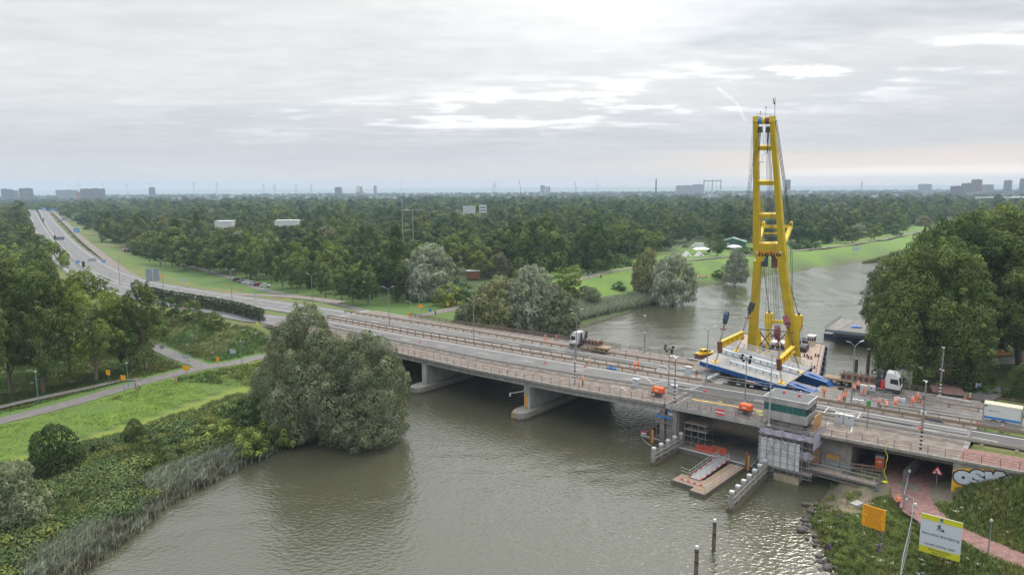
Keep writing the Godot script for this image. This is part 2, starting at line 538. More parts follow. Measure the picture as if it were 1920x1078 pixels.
func ground_tone(x: float, z: float, h: float, info: Dictionary, n: float) -> Color:
	var sd: float = info.sd
	var w: Array = info.w
	var c := Color(.045, .075, .022)
	n += .10 * sin(w[2] * 1.9 + sin(x * .15)) + .16 * sin(x * .83 + z * .37) * sin(z * .71 - x * .29)
	var far := Vector2(x, z).length()
	if far > 1500: return Color(.075, .10, .05).lerp(Color(.12, .12, .10), clampf(n + .3, 0, 1))
	if sd < .6: return Color(.075, .062, .042)
	if w[0] < 55.0:
		var k := smoothstep(18.0, 24.0, w[0]) * (1.0 - smoothstep(40.0, 55.0, w[0]))
		c = Color(.105, .135, .035).lerp(Color(.085, .15, .03), k)
		if w[0] > 40.0: c = c.lerp(Color(.05, .085, .022), smoothstep(40.0, 55.0, w[0]))
		c = c.lerp(Color(.17, .145, .06), clampf(n * 1.6, .0, .6))
	if x < -20 and z > -175:
		if w[2] < 40.0 and sd < 60.0 and river_side(x, z):
			if w[2] < 16.3: c = Color(.125, .205, .022).lerp(Color(.085, .145, .024), clampf(n * 1.5 + .35, 0, 1))
			elif w[2] < 17.1: c = Color(.05, .09, .02)
			elif w[2] < 20.5: c = Color(.16, .20, .035)
			else: c = Color(.055, .10, .028)
		else:
			c = Color(.06, .105, .025).lerp(Color(.10, .12, .035), clampf(n * 1.8, 0, 1))
			if w[2] < 9.0: c = Color(.085, .16, .024)
	if w[4] < 60.0 and x > 0:
		c = Color(.115, .205, .02).lerp(Color(.08, .15, .02), clampf(n * 1.6 + .4, 0, 1))
		if sd < 7.0: c = Color(.06, .095, .03)
	if w[5] < 26.0 and w[0] > 24.0: c = Color(.075, .14, .025)
	var q := Vector3(x, 0, z) - O
	var s := q.dot(D)
	var v := q.dot(N)
	if s > 20.0 and v < 40.0 and x > 30:
		c = Color(.11, .165, .035).lerp(Color(.16, .15, .055), clampf(n * 2.0, 0, .8))
		if v > -2.0 and v < 36.0 and s > 28.0 and s < 42.8: c = Color(.16, .14, .12)
		if v < 3.0 and v > -9.0 and s < 33.5 and s > 25.0: c = Color(.27, .205, .155).lerp(Color(.10, .12, .04), clampf(n * 3.0 + .15, 0, 1))
	if s > 20.0 and v >= 40.0 and x > 30: c = Color(.07, .12, .025)
	if x > 28 and sd < 3.0 and z > -105.0: c = Color(.12, .10, .08)
	return c

func river_side(x: float, z: float) -> bool:
	var pts: Array = ways[2][0]
	var best := 1e9
	var side := false
	for i in pts.size() - 1:
		var a := Vector2(pts[i].x, pts[i].z)
		var b := Vector2(pts[i + 1].x, pts[i + 1].z)
		var p := Vector2(x, z)
		var d := p.distance_squared_to(Geometry2D.get_closest_point_to_segment(p, a, b))
		if d < best:
			best = d
			side = (b - a).cross(p - a) > 0
	return side

func steps(from: float, to: float, lo: float, hi: float, fine: float) -> PackedFloat32Array:
	var a := PackedFloat32Array()
	var x := lo
	var d := fine
	while x > from:
		d *= 1.16
		x -= d
		a.append(maxf(x, from))
	a.reverse()
	x = lo
	while x < hi:
		a.append(x)
		x += fine
	d = fine
	a.append(hi)
	x = hi
	while x < to:
		d *= 1.16
		x += d
		a.append(minf(x, to))
	return a

func make_ground() -> void:
	var xs := steps(-5200, 5200, -120, 112, 2.0)
	var zs := steps(-6500, 60, -215, -58, 2.0)
	var nz := FastNoiseLite.new()
	nz.seed = 4; nz.frequency = .045; nz.fractal_octaves = 4
	var V := PackedVector3Array()
	var C := PackedColorArray()
	for z in zs:
		for x in xs:
			var info := {}
			var h := ground_at(x, z, info)
			var n := nz.get_noise_2d(x, z)
			var flat: float = minf(info.w[0] - 17.0, minf(info.w[2] - 3.0, info.w[5] - 3.0))
			if h > .8 and flat > .5 and info.w[1] > 19.0: h += n * .35
			V.append(Vector3(x, h, z))
			C.append(ground_tone(x, z, h, info, n))
	var W := xs.size()
	var ix := PackedInt32Array()
	var Q := PackedVector3Array()
	for j in zs.size():
		for i in W:
			var l := V[j * W + maxi(i - 1, 0)]
			var r := V[j * W + mini(i + 1, W - 1)]
			var u := V[maxi(j - 1, 0) * W + i]
			var d := V[mini(j + 1, zs.size() - 1) * W + i]
			Q.append((d - u).cross(r - l).normalized())
	for j in zs.size() - 1:
		for i in W - 1:
			var a := j * W + i
			ix.append_array([a, a + 1, a + W, a + 1, a + W + 1, a + W])
	var arr := []
	arr.resize(Mesh.ARRAY_MAX)
	arr[Mesh.ARRAY_VERTEX] = V
	arr[Mesh.ARRAY_NORMAL] = Q
	arr[Mesh.ARRAY_COLOR] = C
	arr[Mesh.ARRAY_INDEX] = ix
	var m := ArrayMesh.new()
	m.add_surface_from_arrays(Mesh.PRIMITIVE_TRIANGLES, arr)
	var o := MeshInstance3D.new()
	o.name = "ground"
	o.mesh = m
	o.material_override = M.ground
	o.set_meta("kind", "structure")
	add_child(o)

func make_water() -> void:
	var xs := steps(-160, 760, -66, 130, 1.6)
	var zs := steps(-680, 20, -230, -60, 1.6)
	var nz := FastNoiseLite.new()
	nz.seed = 31; nz.frequency = .011; nz.fractal_octaves = 3
	var big := FastNoiseLite.new()
	big.seed = 8; big.frequency = .085; big.fractal_octaves = 3
	var V := PackedVector3Array()
	var Q := PackedVector3Array()
	for z in zs:
		for x in xs:
			var gust := .25 + .8 * smoothstep(-190.0, -300.0, z - x * .4) + 1.0 * smoothstep(-.25, .4, nz.get_noise_2d(x * 1.0, z * 1.8))
			var k := .030 * gust
			var gx := (big.get_noise_2d(x + .4, z * 1.7) - big.get_noise_2d(x - .4, z * 1.7)) * k * 4.0
			var gz := (big.get_noise_2d(x, (z + .4) * 1.7) - big.get_noise_2d(x, (z - .4) * 1.7)) * k * 4.0
			V.append(Vector3(x, 0, z))
			Q.append(Vector3(-gx, 1, -gz).normalized())
	var W := xs.size()
	var ix := PackedInt32Array()
	for j in zs.size() - 1:
		for i in W - 1:
			var a := j * W + i
			ix.append_array([a, a + 1, a + W, a + 1, a + W + 1, a + W])
	var arr := []
	arr.resize(Mesh.ARRAY_MAX)
	arr[Mesh.ARRAY_VERTEX] = V
	arr[Mesh.ARRAY_NORMAL] = Q
	arr[Mesh.ARRAY_INDEX] = ix
	var m := ArrayMesh.new()
	m.add_surface_from_arrays(Mesh.PRIMITIVE_TRIANGLES, arr)
	var wm := StandardMaterial3D.new()
	wm.resource_name = "water"
	wm.albedo_color = Color(.055, .055, .034).linear_to_srgb()
	wm.roughness = .04
	wm.metallic_specular = .7
	var wn := FastNoiseLite.new()
	wn.noise_type = FastNoiseLite.TYPE_SIMPLEX_SMOOTH
	wn.frequency = .016
	wn.fractal_octaves = 4
	wn.fractal_gain = .5
	wn.seed = 77
	wn.domain_warp_enabled = true
	wn.domain_warp_amplitude = 18.0
	wn.domain_warp_frequency = .012
	var wt := NoiseTexture2D.new()
	wt.width = 1024; wt.height = 1024
	wt.seamless = true
	wt.noise = wn
	wm.heightmap_enabled = true
	wm.heightmap_texture = wt
	wm.heightmap_scale = 6.0
	wm.uv1_triplanar = true
	wm.uv1_world_triplanar = true
	wm.uv1_scale = Vector3(.052, .07, .075)
	var o := MeshInstance3D.new()
	o.name = "river_water"
	o.mesh = m
	o.material_override = wm
	o.set_meta("kind", "structure")
	add_child(o)

func lift(a: Array, y: float) -> Array:
	return a.map(func(p): return Vector3(p.x, p.y + y, p.z))

func offset_way(pts: Array, d: float, y := .0) -> Array:
	var out := []
	for i in pts.size():
		var a: Vector3 = pts[maxi(i - 1, 0)]
		var b: Vector3 = pts[mini(i + 1, pts.size() - 1)]
		var t := Vector3(b.x - a.x, 0, b.z - a.z).normalized()
		out.append(pts[i] + Vector3(-t.z, 0, t.x) * d + UP * y)
	return out

func smooth_way(pts: Array, step := 4.0) -> Array:
	var c := Curve3D.new()
	for i in pts.size():
		var a: Vector3 = pts[maxi(i - 1, 0)]
		var b: Vector3 = pts[mini(i + 1, pts.size() - 1)]
		var la: float = (pts[i] - a).length() / 3.0
		var lb: float = (b - pts[i]).length() / 3.0
		var t := (b - a).normalized()
		c.add_point(pts[i], -t * la, t * lb)
	var out := []
	var n := int(maxf(2.0, c.get_baked_length() / step))
	for i in n + 1: out.append(c.sample_baked(c.get_baked_length() * i / n, true))
	return out

func path_ribbon(called: String, pts: Array, w: float, m: Material, y := .05) -> MeshInstance3D:
	var mb := nb()
	var p := smooth_way(pts, 3.0)
	mb.ribbon(offset_way(p, -w / 2, y), offset_way(p, w / 2, y))
	return struct(called, mb, m)

func dashes(parent: Node, pts: Array, off: float, w: float, on: float, gap: float, y: float, called := "lane_mark") -> void:
	var p := smooth_way(pts, 2.0)
	var run := .0
	var cur := []
	var all := []
	for i in p.size():
		if i: run += (p[i] - p[i - 1]).length()
		if gap <= 0 or fmod(run, on + gap) < on: cur.append(p[i])
		elif cur.size():
			all.append(cur); cur = []
	if cur.size(): all.append(cur)
	for c in all:
		if c.size() < 2: continue
		var mb := nb()
		mb.ribbon(offset_way(c, off - w / 2, y), offset_way(c, off + w / 2, y))
		obj(called, mb, M.paint_white, parent)

func make_roads() -> void:
	var far_way := [B(-110, 14.8, 7.46), B(-122, 14.4, 7.46)] + [Vector3(-91.2, 7.46, -222.8), Vector3(-119.4, 7.46, -243.2), Vector3(-146, 7.46, -264.5), Vector3(-169, 7.46, -288.6), Vector3(-196.5, 7.46, -321.6), Vector3(-231.2, 7.46, -367), Vector3(-288.2, 7.46, -444.3), Vector3(-383.9, 7.46, -578.7), Vector3(-539.2, 7.46, -799.1), Vector3(-789.5, 7.46, -1157.8), Vector3(-919.5, 7.46, -1341.7)]
	var near_way := [B(-110, 4.9, 7.46)] + [Vector3(-70.2, 7.46, -188.6), Vector3(-91.7, 7.46, -206.5), Vector3(-117.9, 7.46, -225.8), Vector3(-148, 7.46, -251.7), Vector3(-182.1, 7.46, -289.2), Vector3(-246.7, 7.46, -372.5), Vector3(-335.7, 7.46, -493), Vector3(-510.5, 7.46, -737.4), Vector3(-854.4, 7.46, -1222.6), Vector3(-943.7, 7.46, -1346.6)]
	var service := [Vector3(-55, 7.4, -216.8), Vector3(-72.1, 7.4, -227.8), Vector3(-88.5, 7.4, -233.1), Vector3(-105.6, 7.4, -238.6), Vector3(-121.3, 7.4, -243.7), Vector3(-140.3, 7.4, -261.7), Vector3(-175.8, 7.4, -306.4), Vector3(-231.7, 7.4, -384.2), Vector3(-335.8, 7.4, -531.4), Vector3(-502.7, 7.4, -771.4), Vector3(-813.5, 7.4, -1216.9)]
	var mb := nb()
	var fw := smooth_way(far_way, 8.0)
	mb.ribbon(offset_way(fw, -6.2), offset_way(fw, 6.2))
	var road := struct("far_carriageway", mb, M.asphalt)
	dashes(road, far_way, -4.3, .24, 1.0, .0, .008)
	dashes(road, far_way, 4.0, .24, 1.0, .0, .008)
	dashes(road, far_way, -.1, .2, 3.0, 9.0, .008)
	mb = nb()
	var nw := smooth_way(near_way, 8.0)
	mb.ribbon(offset_way(nw, -5.2), offset_way(nw, 5.2))
	road = struct("near_carriageway", mb, M.asphalt)
	dashes(road, near_way, -3.8, .24, 1.0, .0, .008)
	dashes(road, near_way, 3.8, .24, 1.0, .0, .008)
	dashes(road, near_way, .0, .2, 3.0, 9.0, .008)
	mb = nb()
	var sw := smooth_way(service, 6.0)
	mb.ribbon(offset_way(sw, -2.2), offset_way(sw, 2.2))
	struct("service_road", mb, M.walkway)
	path_ribbon("cycle_path", [Vector3(-61.4, 7.33, -179.2), Vector3(-69.3, 7.33, -185.3), Vector3(-79.7, 7.33, -192.8), Vector3(-88.9, 7.33, -199.9), Vector3(-100.4, 7.33, -207.5), Vector3(-112.8, 7.33, -215.8), Vector3(-127.5, 7.33, -227)], 3.6, M.asphalt_path, .08)
	path_ribbon("dike_path", ways[2][0], 4.2, M.asphalt_path, .09)
	path_ribbon("branch_path", ways[3][0], 3.4, M.asphalt_path, .07)
	path_ribbon("side_path", [Vector3(-99, 4, -112.6), Vector3(-94.5, 4, -121.4), Vector3(-89.4, 4, -128.5), Vector3(-84.7, 4, -134.5), Vector3(-81.2, 4, -139.5), Vector3(-78.5, 4, -139.4)], 2.0, M.asphalt_path, .16)
	path_ribbon("bank_path", ways[4][0], 3.4, M.walkway, .10)
	path_ribbon("park_road", ways[5][0], 4.0, M.asphalt_path, .08)
	path_ribbon("park_branch_path", [Vector3(-27.7, 3, -217.5), Vector3(-23.3, 3, -225.1), Vector3(-16.7, 3, -233.2), Vector3(-10.6, 3, -241.9)], 2.4, M.walkway, .14)
	mb = nb()
	var l := [B(32.0, 33, 2.42), B(31.8, 12, 2.42)] + [Vector3(53.7, 2.42, -92.5), Vector3(50.5, 2.42, -85.9), Vector3(49.5, 2.42, -81.4), Vector3(50.2, 2.42, -77.5), Vector3(52.5, 2.42, -74.4), Vector3(52.7, 2.42, -72.6), Vector3(53.6, 2.42, -70.1), Vector3(55.4, 2.42, -68.2), Vector3(57.6, 2.42, -65.2)]
	var r := [B(42.0, 33, 2.42), B(42.0, 12, 2.42)] + [Vector3(57.6, 2.42, -89.2), Vector3(55.9, 2.42, -86.8), Vector3(54.7, 2.42, -83.4), Vector3(54.1, 2.42, -80.2), Vector3(54.4, 2.42, -77.2), Vector3(55.5, 2.42, -74.7), Vector3(57.3, 2.42, -71.5), Vector3(58.2, 2.42, -70.3), Vector3(60.8, 2.42, -67.1)]
	mb.ribbon(lift(l, .12), lift(r, .12))
	struct("red_cycle_path", mb, M.brick_path)
	path_ribbon("park_walk", [B(37.5, 34.5, 7.3)] + [Vector3(80.6, 6.6, -123.2)] + [Vector3(90.3, 5.2, -136.2)] + [Vector3(99.4, 4.3, -148.1), Vector3(105.2, 4.3, -155.8), Vector3(110.4, 4.3, -163.2)], 5.0, M.brick_path, .25)
	path_ribbon("bank_cycle_path", [Vector3(79, 7.25, -111.6), Vector3(83.6, 7.25, -115.1), Vector3(88, 7.25, -117.2), Vector3(91.7, 7.25, -117.8), Vector3(98, 7.25, -118)], 3.4, M.asphalt_dark, .2)
	mb = nb()
	var cl := []
	var cr := []
	for i in 12:
		var s := 42.5 + i * 9.0
		cl.append(B(s, tv(ED, s) + .0, 7.46)); cr.append(B(s, tv(G1, s) - 2.6, 7.46))
	mb.ribbon(cl, cr)
	struct("approach_cycle_path", mb, M.brick_path)
	deck_strip("approach_road", G1, .7, M1, -.5, 42.5, 140.0, 7.47, M.asphalt_dark)
	deck_strip("approach_carriageway", M2, .3, G2, -.3, 42.5, 140.0, 7.47, M.asphalt_old)
	deck_strip("approach_walk", G2, 1.2, RR, -.6, 42.5, 140.0, 7.47, M.walkway)

func deck_strip(called: String, a: Array, oa: float, b: Array, ob: float, s0: float, s1: float, y: float, m: Material, parent: Node = self) -> MeshInstance3D:
	var l := []
	var r := []
	var n := int(maxf(1.0, (s1 - s0) / 4.0))
	for i in n + 1:
		var s := lerpf(s0, s1, float(i) / n)
		l.append(B(s, tv(a, s) + oa, y))
		r.append(B(s, tv(b, s) + ob, y))
	var mb := nb()
	mb.ribbon(l, r)
	return struct(called, mb, m, parent)

func settle(o: Node3D, base: Vector3) -> Node3D:
	o.position = base
	for c in o.get_children():
		if c is Node3D: c.position -= base
	return o

func frame_deck() -> Transform3D:
	return Transform3D(Basis(D, N, UP), O)

func outline(a: Array, oa: float, b: Array, ob: float, s0: float, s1: float) -> PackedVector2Array:
	var p := PackedVector2Array()
	var n := int(maxf(1.0, (s1 - s0) / 5.0))
	for i in n + 1:
		var s := lerpf(s0, s1, float(i) / n)
		p.append(Vector2(s, tv(a, s) + oa))
	for i in n + 1:
		var s := lerpf(s1, s0, float(i) / n)
		p.append(Vector2(s, tv(b, s) + ob))
	return p

func deck_block(called: String, parent: Node, a: Array, oa: float, b: Array, ob: float, s0: float, s1: float, y0: float, y1: float, m: Material) -> void:
	var mb := nb()
	mb.prism(outline(a, oa, b, ob, s0, s1), frame_deck(), y0, y1)
	obj(called, mb, m, parent)

func make_bridge() -> void:
	var br := thing("road_bridge", "long grey concrete road bridge crossing the river on two wall piers", "bridge")
	var spans := [-108.0, -82.4, -54.6, -26.8, 1.0]
	for i in 4:
		deck_block("deck_slab", br, ED, -.35, RR, .35, spans[i] + .03, spans[i + 1] - .03, 7.02, 7.44, M.concrete)
		deck_block("deck_girder", br, ED, .35, RR, -.35, spans[i] + .06, spans[i + 1] - .06, 5.95, 7.02, M.concrete_light)
	deck_block("opening_span_deck", br, ED, -.3, M1, 1.6, 1.06, 18.3, 7.05, 7.44, M.concrete_dark)
	deck_block("opening_span_edge_beam", br, ED, -.45, ED, -.3, 1.4, 18.0, 6.75, 7.40, M.concrete_light)
	for v in [2.5, 7.0, 12.0, 16.0]:
		var gm := nb()
		gm.bar(B(1.5, v, 6.55), B(18.0, v, 6.55), .4, 1.0)
		obj("main_girder", gm, M.steel_dark, br)
	deck_block("deck_slab", br, ED, -.35, RR, .35, 18.33, 29.6, 7.02, 7.44, M.concrete)
	deck_block("deck_slab", br, ED, -.35, RR, .35, 29.63, 42.0, 7.02, 7.44, M.concrete)
	deck_block("deck_girder", br, ED, .1, RR, -.35, 18.5, 42.2, 6.45, 7.02, M.concrete_dark)
	var fr := frame_deck()
	for s in [-82.4, -54.6, -26.8]:
		var e := tv(ED, s)
		var r := tv(RR, s)
		var pb := nb()
		pb.prism(pg([s - .7, e + .5, s + .7, e + .5, s + .7, r - .6, s - .7, r - .6]), fr, 1.45, 5.95)
		var pier := obj("pier", pb, M.concrete_light, br)
		pb = nb()
		var foot := pg([s - 1.7, e - 1.0, s - 1.35, e - 2.3, s - .6, e - 3.1, s + .6, e - 3.1, s + 1.35, e - 2.3, s + 1.7, e - 1.0, s + 1.7, r + 1.5, s, r + 3.0, s - 1.7, r + 1.5])
		pb.prism(foot, fr, .35, 1.4)
		obj("pier_footing", pb, M.concrete, pier)
		var wet := PackedVector2Array()
		for q in foot: wet.append(Vector2(s, 12) + (q - Vector2(s, 12)) * Vector2(.97, .995))
		pb = nb()
		pb.prism(wet, fr, -3.0, .35)
		obj("pier_waterline", pb, M.concrete_wet, pier)
	for a in [[-110.5, -108.0, -4.4, 25.5, -1.0, 7.4], [1.05, 3.2, .4, 30.5, -3.0, 6.95], [18.4, 21.2, 3.0, 31.5, -3.0, 6.4], [42.02, 43.0, 2.4, 32.0, 1.0, 7.42]]:
		var ab := nb()
		ab.prism(pg([a[0], a[2], a[1], a[2], a[1], a[3], a[0], a[3]]), fr, a[4], a[5])
		obj("abutment_wall", ab, M.concrete, br)
	var wb := nb()
	wb.prism(pg([21.3, 2.6, 29.5, 2.3, 29.5, 31.0, 21.3, 31.0]), fr, .2, 6.44)
	var room := obj("machine_room", wb, M.concrete, br)
	wb = nb()
	wb.box(B(27.4, 2.33, 2.3), Vector3(4.0, 2.0, .05), BQ)
	obj("grey_paint_band", wb, mat("paint_grey", Color(.22, .24, .25), .8, .0, "stain", ONE * .2), room)
	for d in [[24.6, 1.3, 2.7], [27.0, 2.0, 2.0]]:
		wb = nb()
		wb.box(B(d[0], 2.4, 3.15), Vector3(d[1], d[2], .12), BQ)
		var bd := obj("boarded_opening", wb, M.ply, room)
		wb = nb()
		for k in [-1, 1]: wb.box(B(d[0] + k * d[1] / 2, 2.31, 3.15), Vector3(.1, d[2] + .1, .1), BQ)
		wb.box(B(d[0], 2.31, 3.15 + d[2] / 2), Vector3(d[1], .1, .1), BQ)
		obj("frame", wb, M.wood, bd)
	deck_strip("deck_walk", ED, .1, G1, .4, -108, 1.2, 7.446, M.walkway, br)
	deck_strip("deck_walk", ED, .1, G1, .4, 16.8, 42.4, 7.446, M.walkway, br)
	deck_strip("opening_span_walk", ED, -.2, G1, .4, 2.6, 16.7, 7.447, mat("asphalt_mid", Color(.105, .10, .10), .85, .0, "stain", ONE * .08), br)
	deck_strip("deck_near_carriageway", G1, .4, M1, -.6, -108, 1.2, 7.448, M.asphalt, br)
	deck_strip("opening_span_surface", G1, .4, M1, -.6, 1.3, 17.5, 7.449, M.asphalt_dark, br)
	deck_strip("deck_near_carriageway", G1, .4, M1, -.6, 17.6, 42.4, 7.448, M.asphalt, br)
	deck_strip("deck_median", M1, -.6, M2, .6, -108, 1.0, 7.446, M.walkway, br)
	deck_strip("deck_median", M1, -.6, M2, .6, 18.6, 42.4, 7.446, M.walkway, br)
	deck_strip("deck_far_carriageway", M2, .6, G2, -.4, -108, .6, 7.448, M.asphalt, br)
	deck_strip("deck_far_carriageway", M2, .6, G2, -.4, 18.8, 42.4, 7.448, M.asphalt_old, br)
	deck_strip("deck_far_walk", G2, -.4, RR, -.1, -108, .6, 7.446, M.walkway, br)
	deck_strip("deck_far_walk", G2, -.4, RR, -.1, 18.8, 42.4, 7.446, M.walkway, br)
	for q in [[G1, 2.1], [G1, 3.8], [M1, -3.9], [M1, -2.3], [M2, 2.0], [M2, 3.6], [G2, -3.2], [G2, -1.7]]:
		for e in [[-107.5, .4], [19.2, 42.3]]:
			deck_strip("wheel_track", q[0], q[1] - .28, q[0], q[1] + .28, e[0], e[1], 7.4515, M.asphalt_worn, br)
	for k in 14:
		var jm := nb()
		var sj := -104.0 + 7.6 * k
		jm.ribbon([B(sj, tv(ED, sj) + .15, 7.4535), B(sj, tv(G1, sj) + .3, 7.4535)], [B(sj + .09, tv(ED, sj) + .15, 7.4535), B(sj + .09, tv(G1, sj) + .3, 7.4535)])
		obj("walk_joint", jm, M.concrete_dark, br)
	lines(br, M1, -1.5, .28, -108, 42, 0, 0)
	lines(br, G1, 1.25, .22, -108, 42, 0, 0)
	lines(br, M2, 1.1, .22, -108, .5, 0, 0)
	lines(br, G2, -1.0, .22, -108, -4, 0, 0)
	lines(br, M1, -4.6, .16, -108, 42, 3.0, 9.0)
	lines(br, G2, -4.0, .16, -108, -2, 3.0, 9.0)
	lines(self_road_marks(), M1, -1.5, .28, 42.6, 130, 0, 0)
	lines(self_road_marks(), M1, -4.6, .16, 43, 130, 3.0, 9.0)
	for x in [[23.0, 14.4, 23.2, 10.6], [27.8, 14.6, 28.1, 10.6], [23.2, 14.2, 27.9, 10.8], [27.6, 14.4, 24.6, 10.9], [23.2, 10.6, 26.3, 10.4], [-5.2, 12.4, -6.3, 8.7], [-9.4, 12.0, -10.6, 8.2], [-9.4, 11.8, -6.4, 9.0], [-20.5, 11.6, -23.0, 8.3], [-6.6, 22.0, -8.0, 18.8], [-10.6, 21.6, -12.0, 18.4], [-10.4, 21.4, -7.8, 19.2], [25.0, 6.4, 25.6, 3.6], [28.4, 6.6, 28.9, 4.0], [25.0, 6.4, 28.4, 6.6], [25.6, 3.6, 28.9, 4.0], [-12.0, 1.0, -8.0, 1.6], [-11.6, 3.0, -7.8, 3.6], [-9.6, 3.2, -7.6, 1.7]]:
		var lm := nb()
		var a := B(x[0], x[1], 7.458)
		var b := B(x[2], x[3], 7.458)
		var sd := (b - a).normalized().cross(UP) * .07
		lm.ribbon([a - sd, b - sd], [a + sd, b + sd])
		obj("box_mark", lm, M.paint_white, br)
	var ym := nb()
	ym.ribbon([B(3.6, 4.7, 7.456), B(10, 5.3, 7.456), B(15.8, 5.9, 7.456)], [B(3.7, 4.2, 7.456), B(10, 4.9, 7.456), B(15.9, 5.6, 7.456)])
	obj("yellow_spray_line", ym, mat("spray_yellow", Color(.55, .34, .04), .8, .0, "stain", ONE), br)
	for q in [[5.6, 4.6], [7.6, 5.9], [13.4, 4.2], [14.6, 4.6], [15.3, 3.5]]:
		ym = nb()
		for k in 4:
			var a := B(q[0] + k * .18, q[1] - .2 + .07 * k, 7.4575)
			ym.ribbon([a, a + D * .05 + N * .5], [a + D * .1, a + D * .15 + N * .5])
		obj("yellow_spray_mark", ym, mat("spray_lime", Color(.55, .6, .06), .8), br)
	for j in [[1.22, -.5, 14.0], [2.6, -.5, 6.5], [17.5, 8.5, 15.8]]:
		ym = nb()
		ym.ribbon([B(j[0] - .1, j[1], 7.4545), B(j[0] - .1, j[2], 7.4545)], [B(j[0] + .1, j[1], 7.4545), B(j[0] + .1, j[2], 7.4545)])
		obj("expansion_joint", ym, M.galv, br)
	settle(br, B(-33, 12, 0))
	railing("bridge_railing", "low red brown three bar railing along the river side of the bridge", ED, .0, -111, 64, M.rail_red, [.38, .72, 1.06], .045, 2.0)
	railing("far_railing", "brown close barred railing along the far left edge of the bridge", RR, .0, -92, -25, M.rail_brown, [.2, .42, .64, .86, 1.08], .09, 2.4)
	railing("far_railing", "thin open railing on the far edge of the bridge beside the crane barge", RR, .0, -25, -2.5, M.rail_red, [.4, .75, 1.1], .045, 2.4)
	railing("far_railing", "reddish railing on the far bridge edge between white truck and right end", RR, .1, 20, 70, M.rail_brown, [.4, .75, 1.1], .08, 2.6)
	barrier("pale double rail crash barrier beside the near walkway of the bridge", G1, .0, -112, 88, M.rail_weathered, M.galv, true, 4.0)
	barrier("weathered brown crash barrier on the near side of the bridge median", M1, .0, -110, .9, M.rail_rust, M.rail_brown, false, 2.7)
	barrier("weathered crash barrier along the near side of the median right of the tower", M1, .0, 19.5, 86, M.rail_rust, M.rail_brown, true, 2.7)
	barrier("brown topped crash barrier on the far side of the bridge median", M2, .0, -110, -9.5, M.rail_rust, M.rail_brown, false, 2.7)
	barrier("pale crash barrier on the far side of the median right of the lifted section", M2, .0, 29.5, 86, M.rail_weathered, M.rail_brown, false, 2.7)
	barrier("dark brown crash barrier between far carriageway and far walkway", G2, .0, -112, -5.0, M.rail_rust, M.rail_brown, false, 2.7)
	barrier("pale crash barrier behind the workers at the right end of the bridge", G2, .0, 26.0, 86, M.rail_weathered, M.rail_brown, false, 4.0)
	var ww := thing("wing_wall", "concrete wing wall with big silver bubble letter graffiti on yellow", "wall")
	var wm := nb()
	wm.prism(pg([42.0, 1.8, 62, 3.75, 62, 4.25, 42.0, 2.35]), frame_deck(), 1.2, 7.12)
	obj("wall", wm, M.concrete, ww)
	wm = nb()
	wm.prism(pg([42.0, 1.6, 62, 3.5, 62, 4.25, 42.0, 2.35]), frame_deck(), 7.123, 7.455)
	obj("coping", wm, M.concrete, ww)
	graffiti(ww)
	settle(ww, B(50, 2.0, 2.5))
	var wl := thing("wing_wall", "dark abutment wall with white and violet graffiti beside the big willow", "wall")
	wm = nb()
	wm.prism(pg([-116, -7.2, -104.5, -5.0, -104.5, -4.6, -116, -6.6]), frame_deck(), 3.2, 7.25)
	obj("wall", wm, M.concrete_dark, wl)
	var gb := Basis(D.rotated(UP, -.19), UP, -N.rotated(UP, -.19))
	for k in 9:
		wm = nb()
		wm.tube(B(-114.6 + k * .9, -7.05 + .172 * k, 4.9 + .5 * sin(k * 2.1)), B(-114.6 + k * .9, -7.09 + .172 * k, 4.9 + .5 * sin(k * 2.1)), .62, .62, 10)
		obj("graffiti_patch", wm, [M.white, M.sign_blue, mat("violet", Color(.2, .07, .24), .7)][k % 3], wl)
	settle(wl, B(-110, -6, 3.4))

func self_road_marks() -> Node:
	return get_node("approach_road")

func lines(parent: Node, t: Array, off: float, w: float, s0: float, s1: float, on: float, gap: float) -> void:
	var s := s0
	while s < s1 - .5:
		var e := minf(s + (on if on > 0 else 12.0), s1)
		var mb := nb()
		var l := []
		var r := []
		for i in 4:
			var x := lerpf(s, e - (.03 if on <= 0 else .0), i / 3.0)
			l.append(B(x, tv(t, x) + off - w / 2, 7.455 if s0 < 42.5 else 7.478))
			r.append(B(x, tv(t, x) + off + w / 2, 7.455 if s0 < 42.5 else 7.478))
		mb.ribbon(l, r)
		obj("lane_mark", mb, M.paint_white, parent)
		s += (on + gap) if on > 0 else 12.0

func railing(called: String, label: String, t: Array, off: float, s0: float, s1: float, m: Material, hs: Array, th: float, step: float) -> void:
	var o := thing(called, label, "railing", Z0, .0, "railings along the edges of the bridge")
	for h in hs:
		var mb := nb()
		var n := int((s1 - s0) / 5.0) + 1
		for i in n:
			var a := lerpf(s0, s1, float(i) / n)
			var b := lerpf(s0, s1, float(i + 1) / n)
			mb.bar(B(a, tv(t, a) + off, 7.44 + h), B(b, tv(t, b) + off, 7.44 + h), th, th)
		obj("rail", mb, m, o)
	var pm := nb()
	var top: float = hs[hs.size() - 1]
	pm.box(Vector3(0, top / 2, 0), Vector3(.07, top, .07))
	var mesh := pm.mesh()
	var s := s0
	while s <= s1:
		share("post", mesh, m, o, Transform3D(by(YAW), B(s, tv(t, s) + off + .001, 7.44)))
		s += step
	settle(o, B((s0 + s1) / 2, tv(t, (s0 + s1) / 2), 7.44))

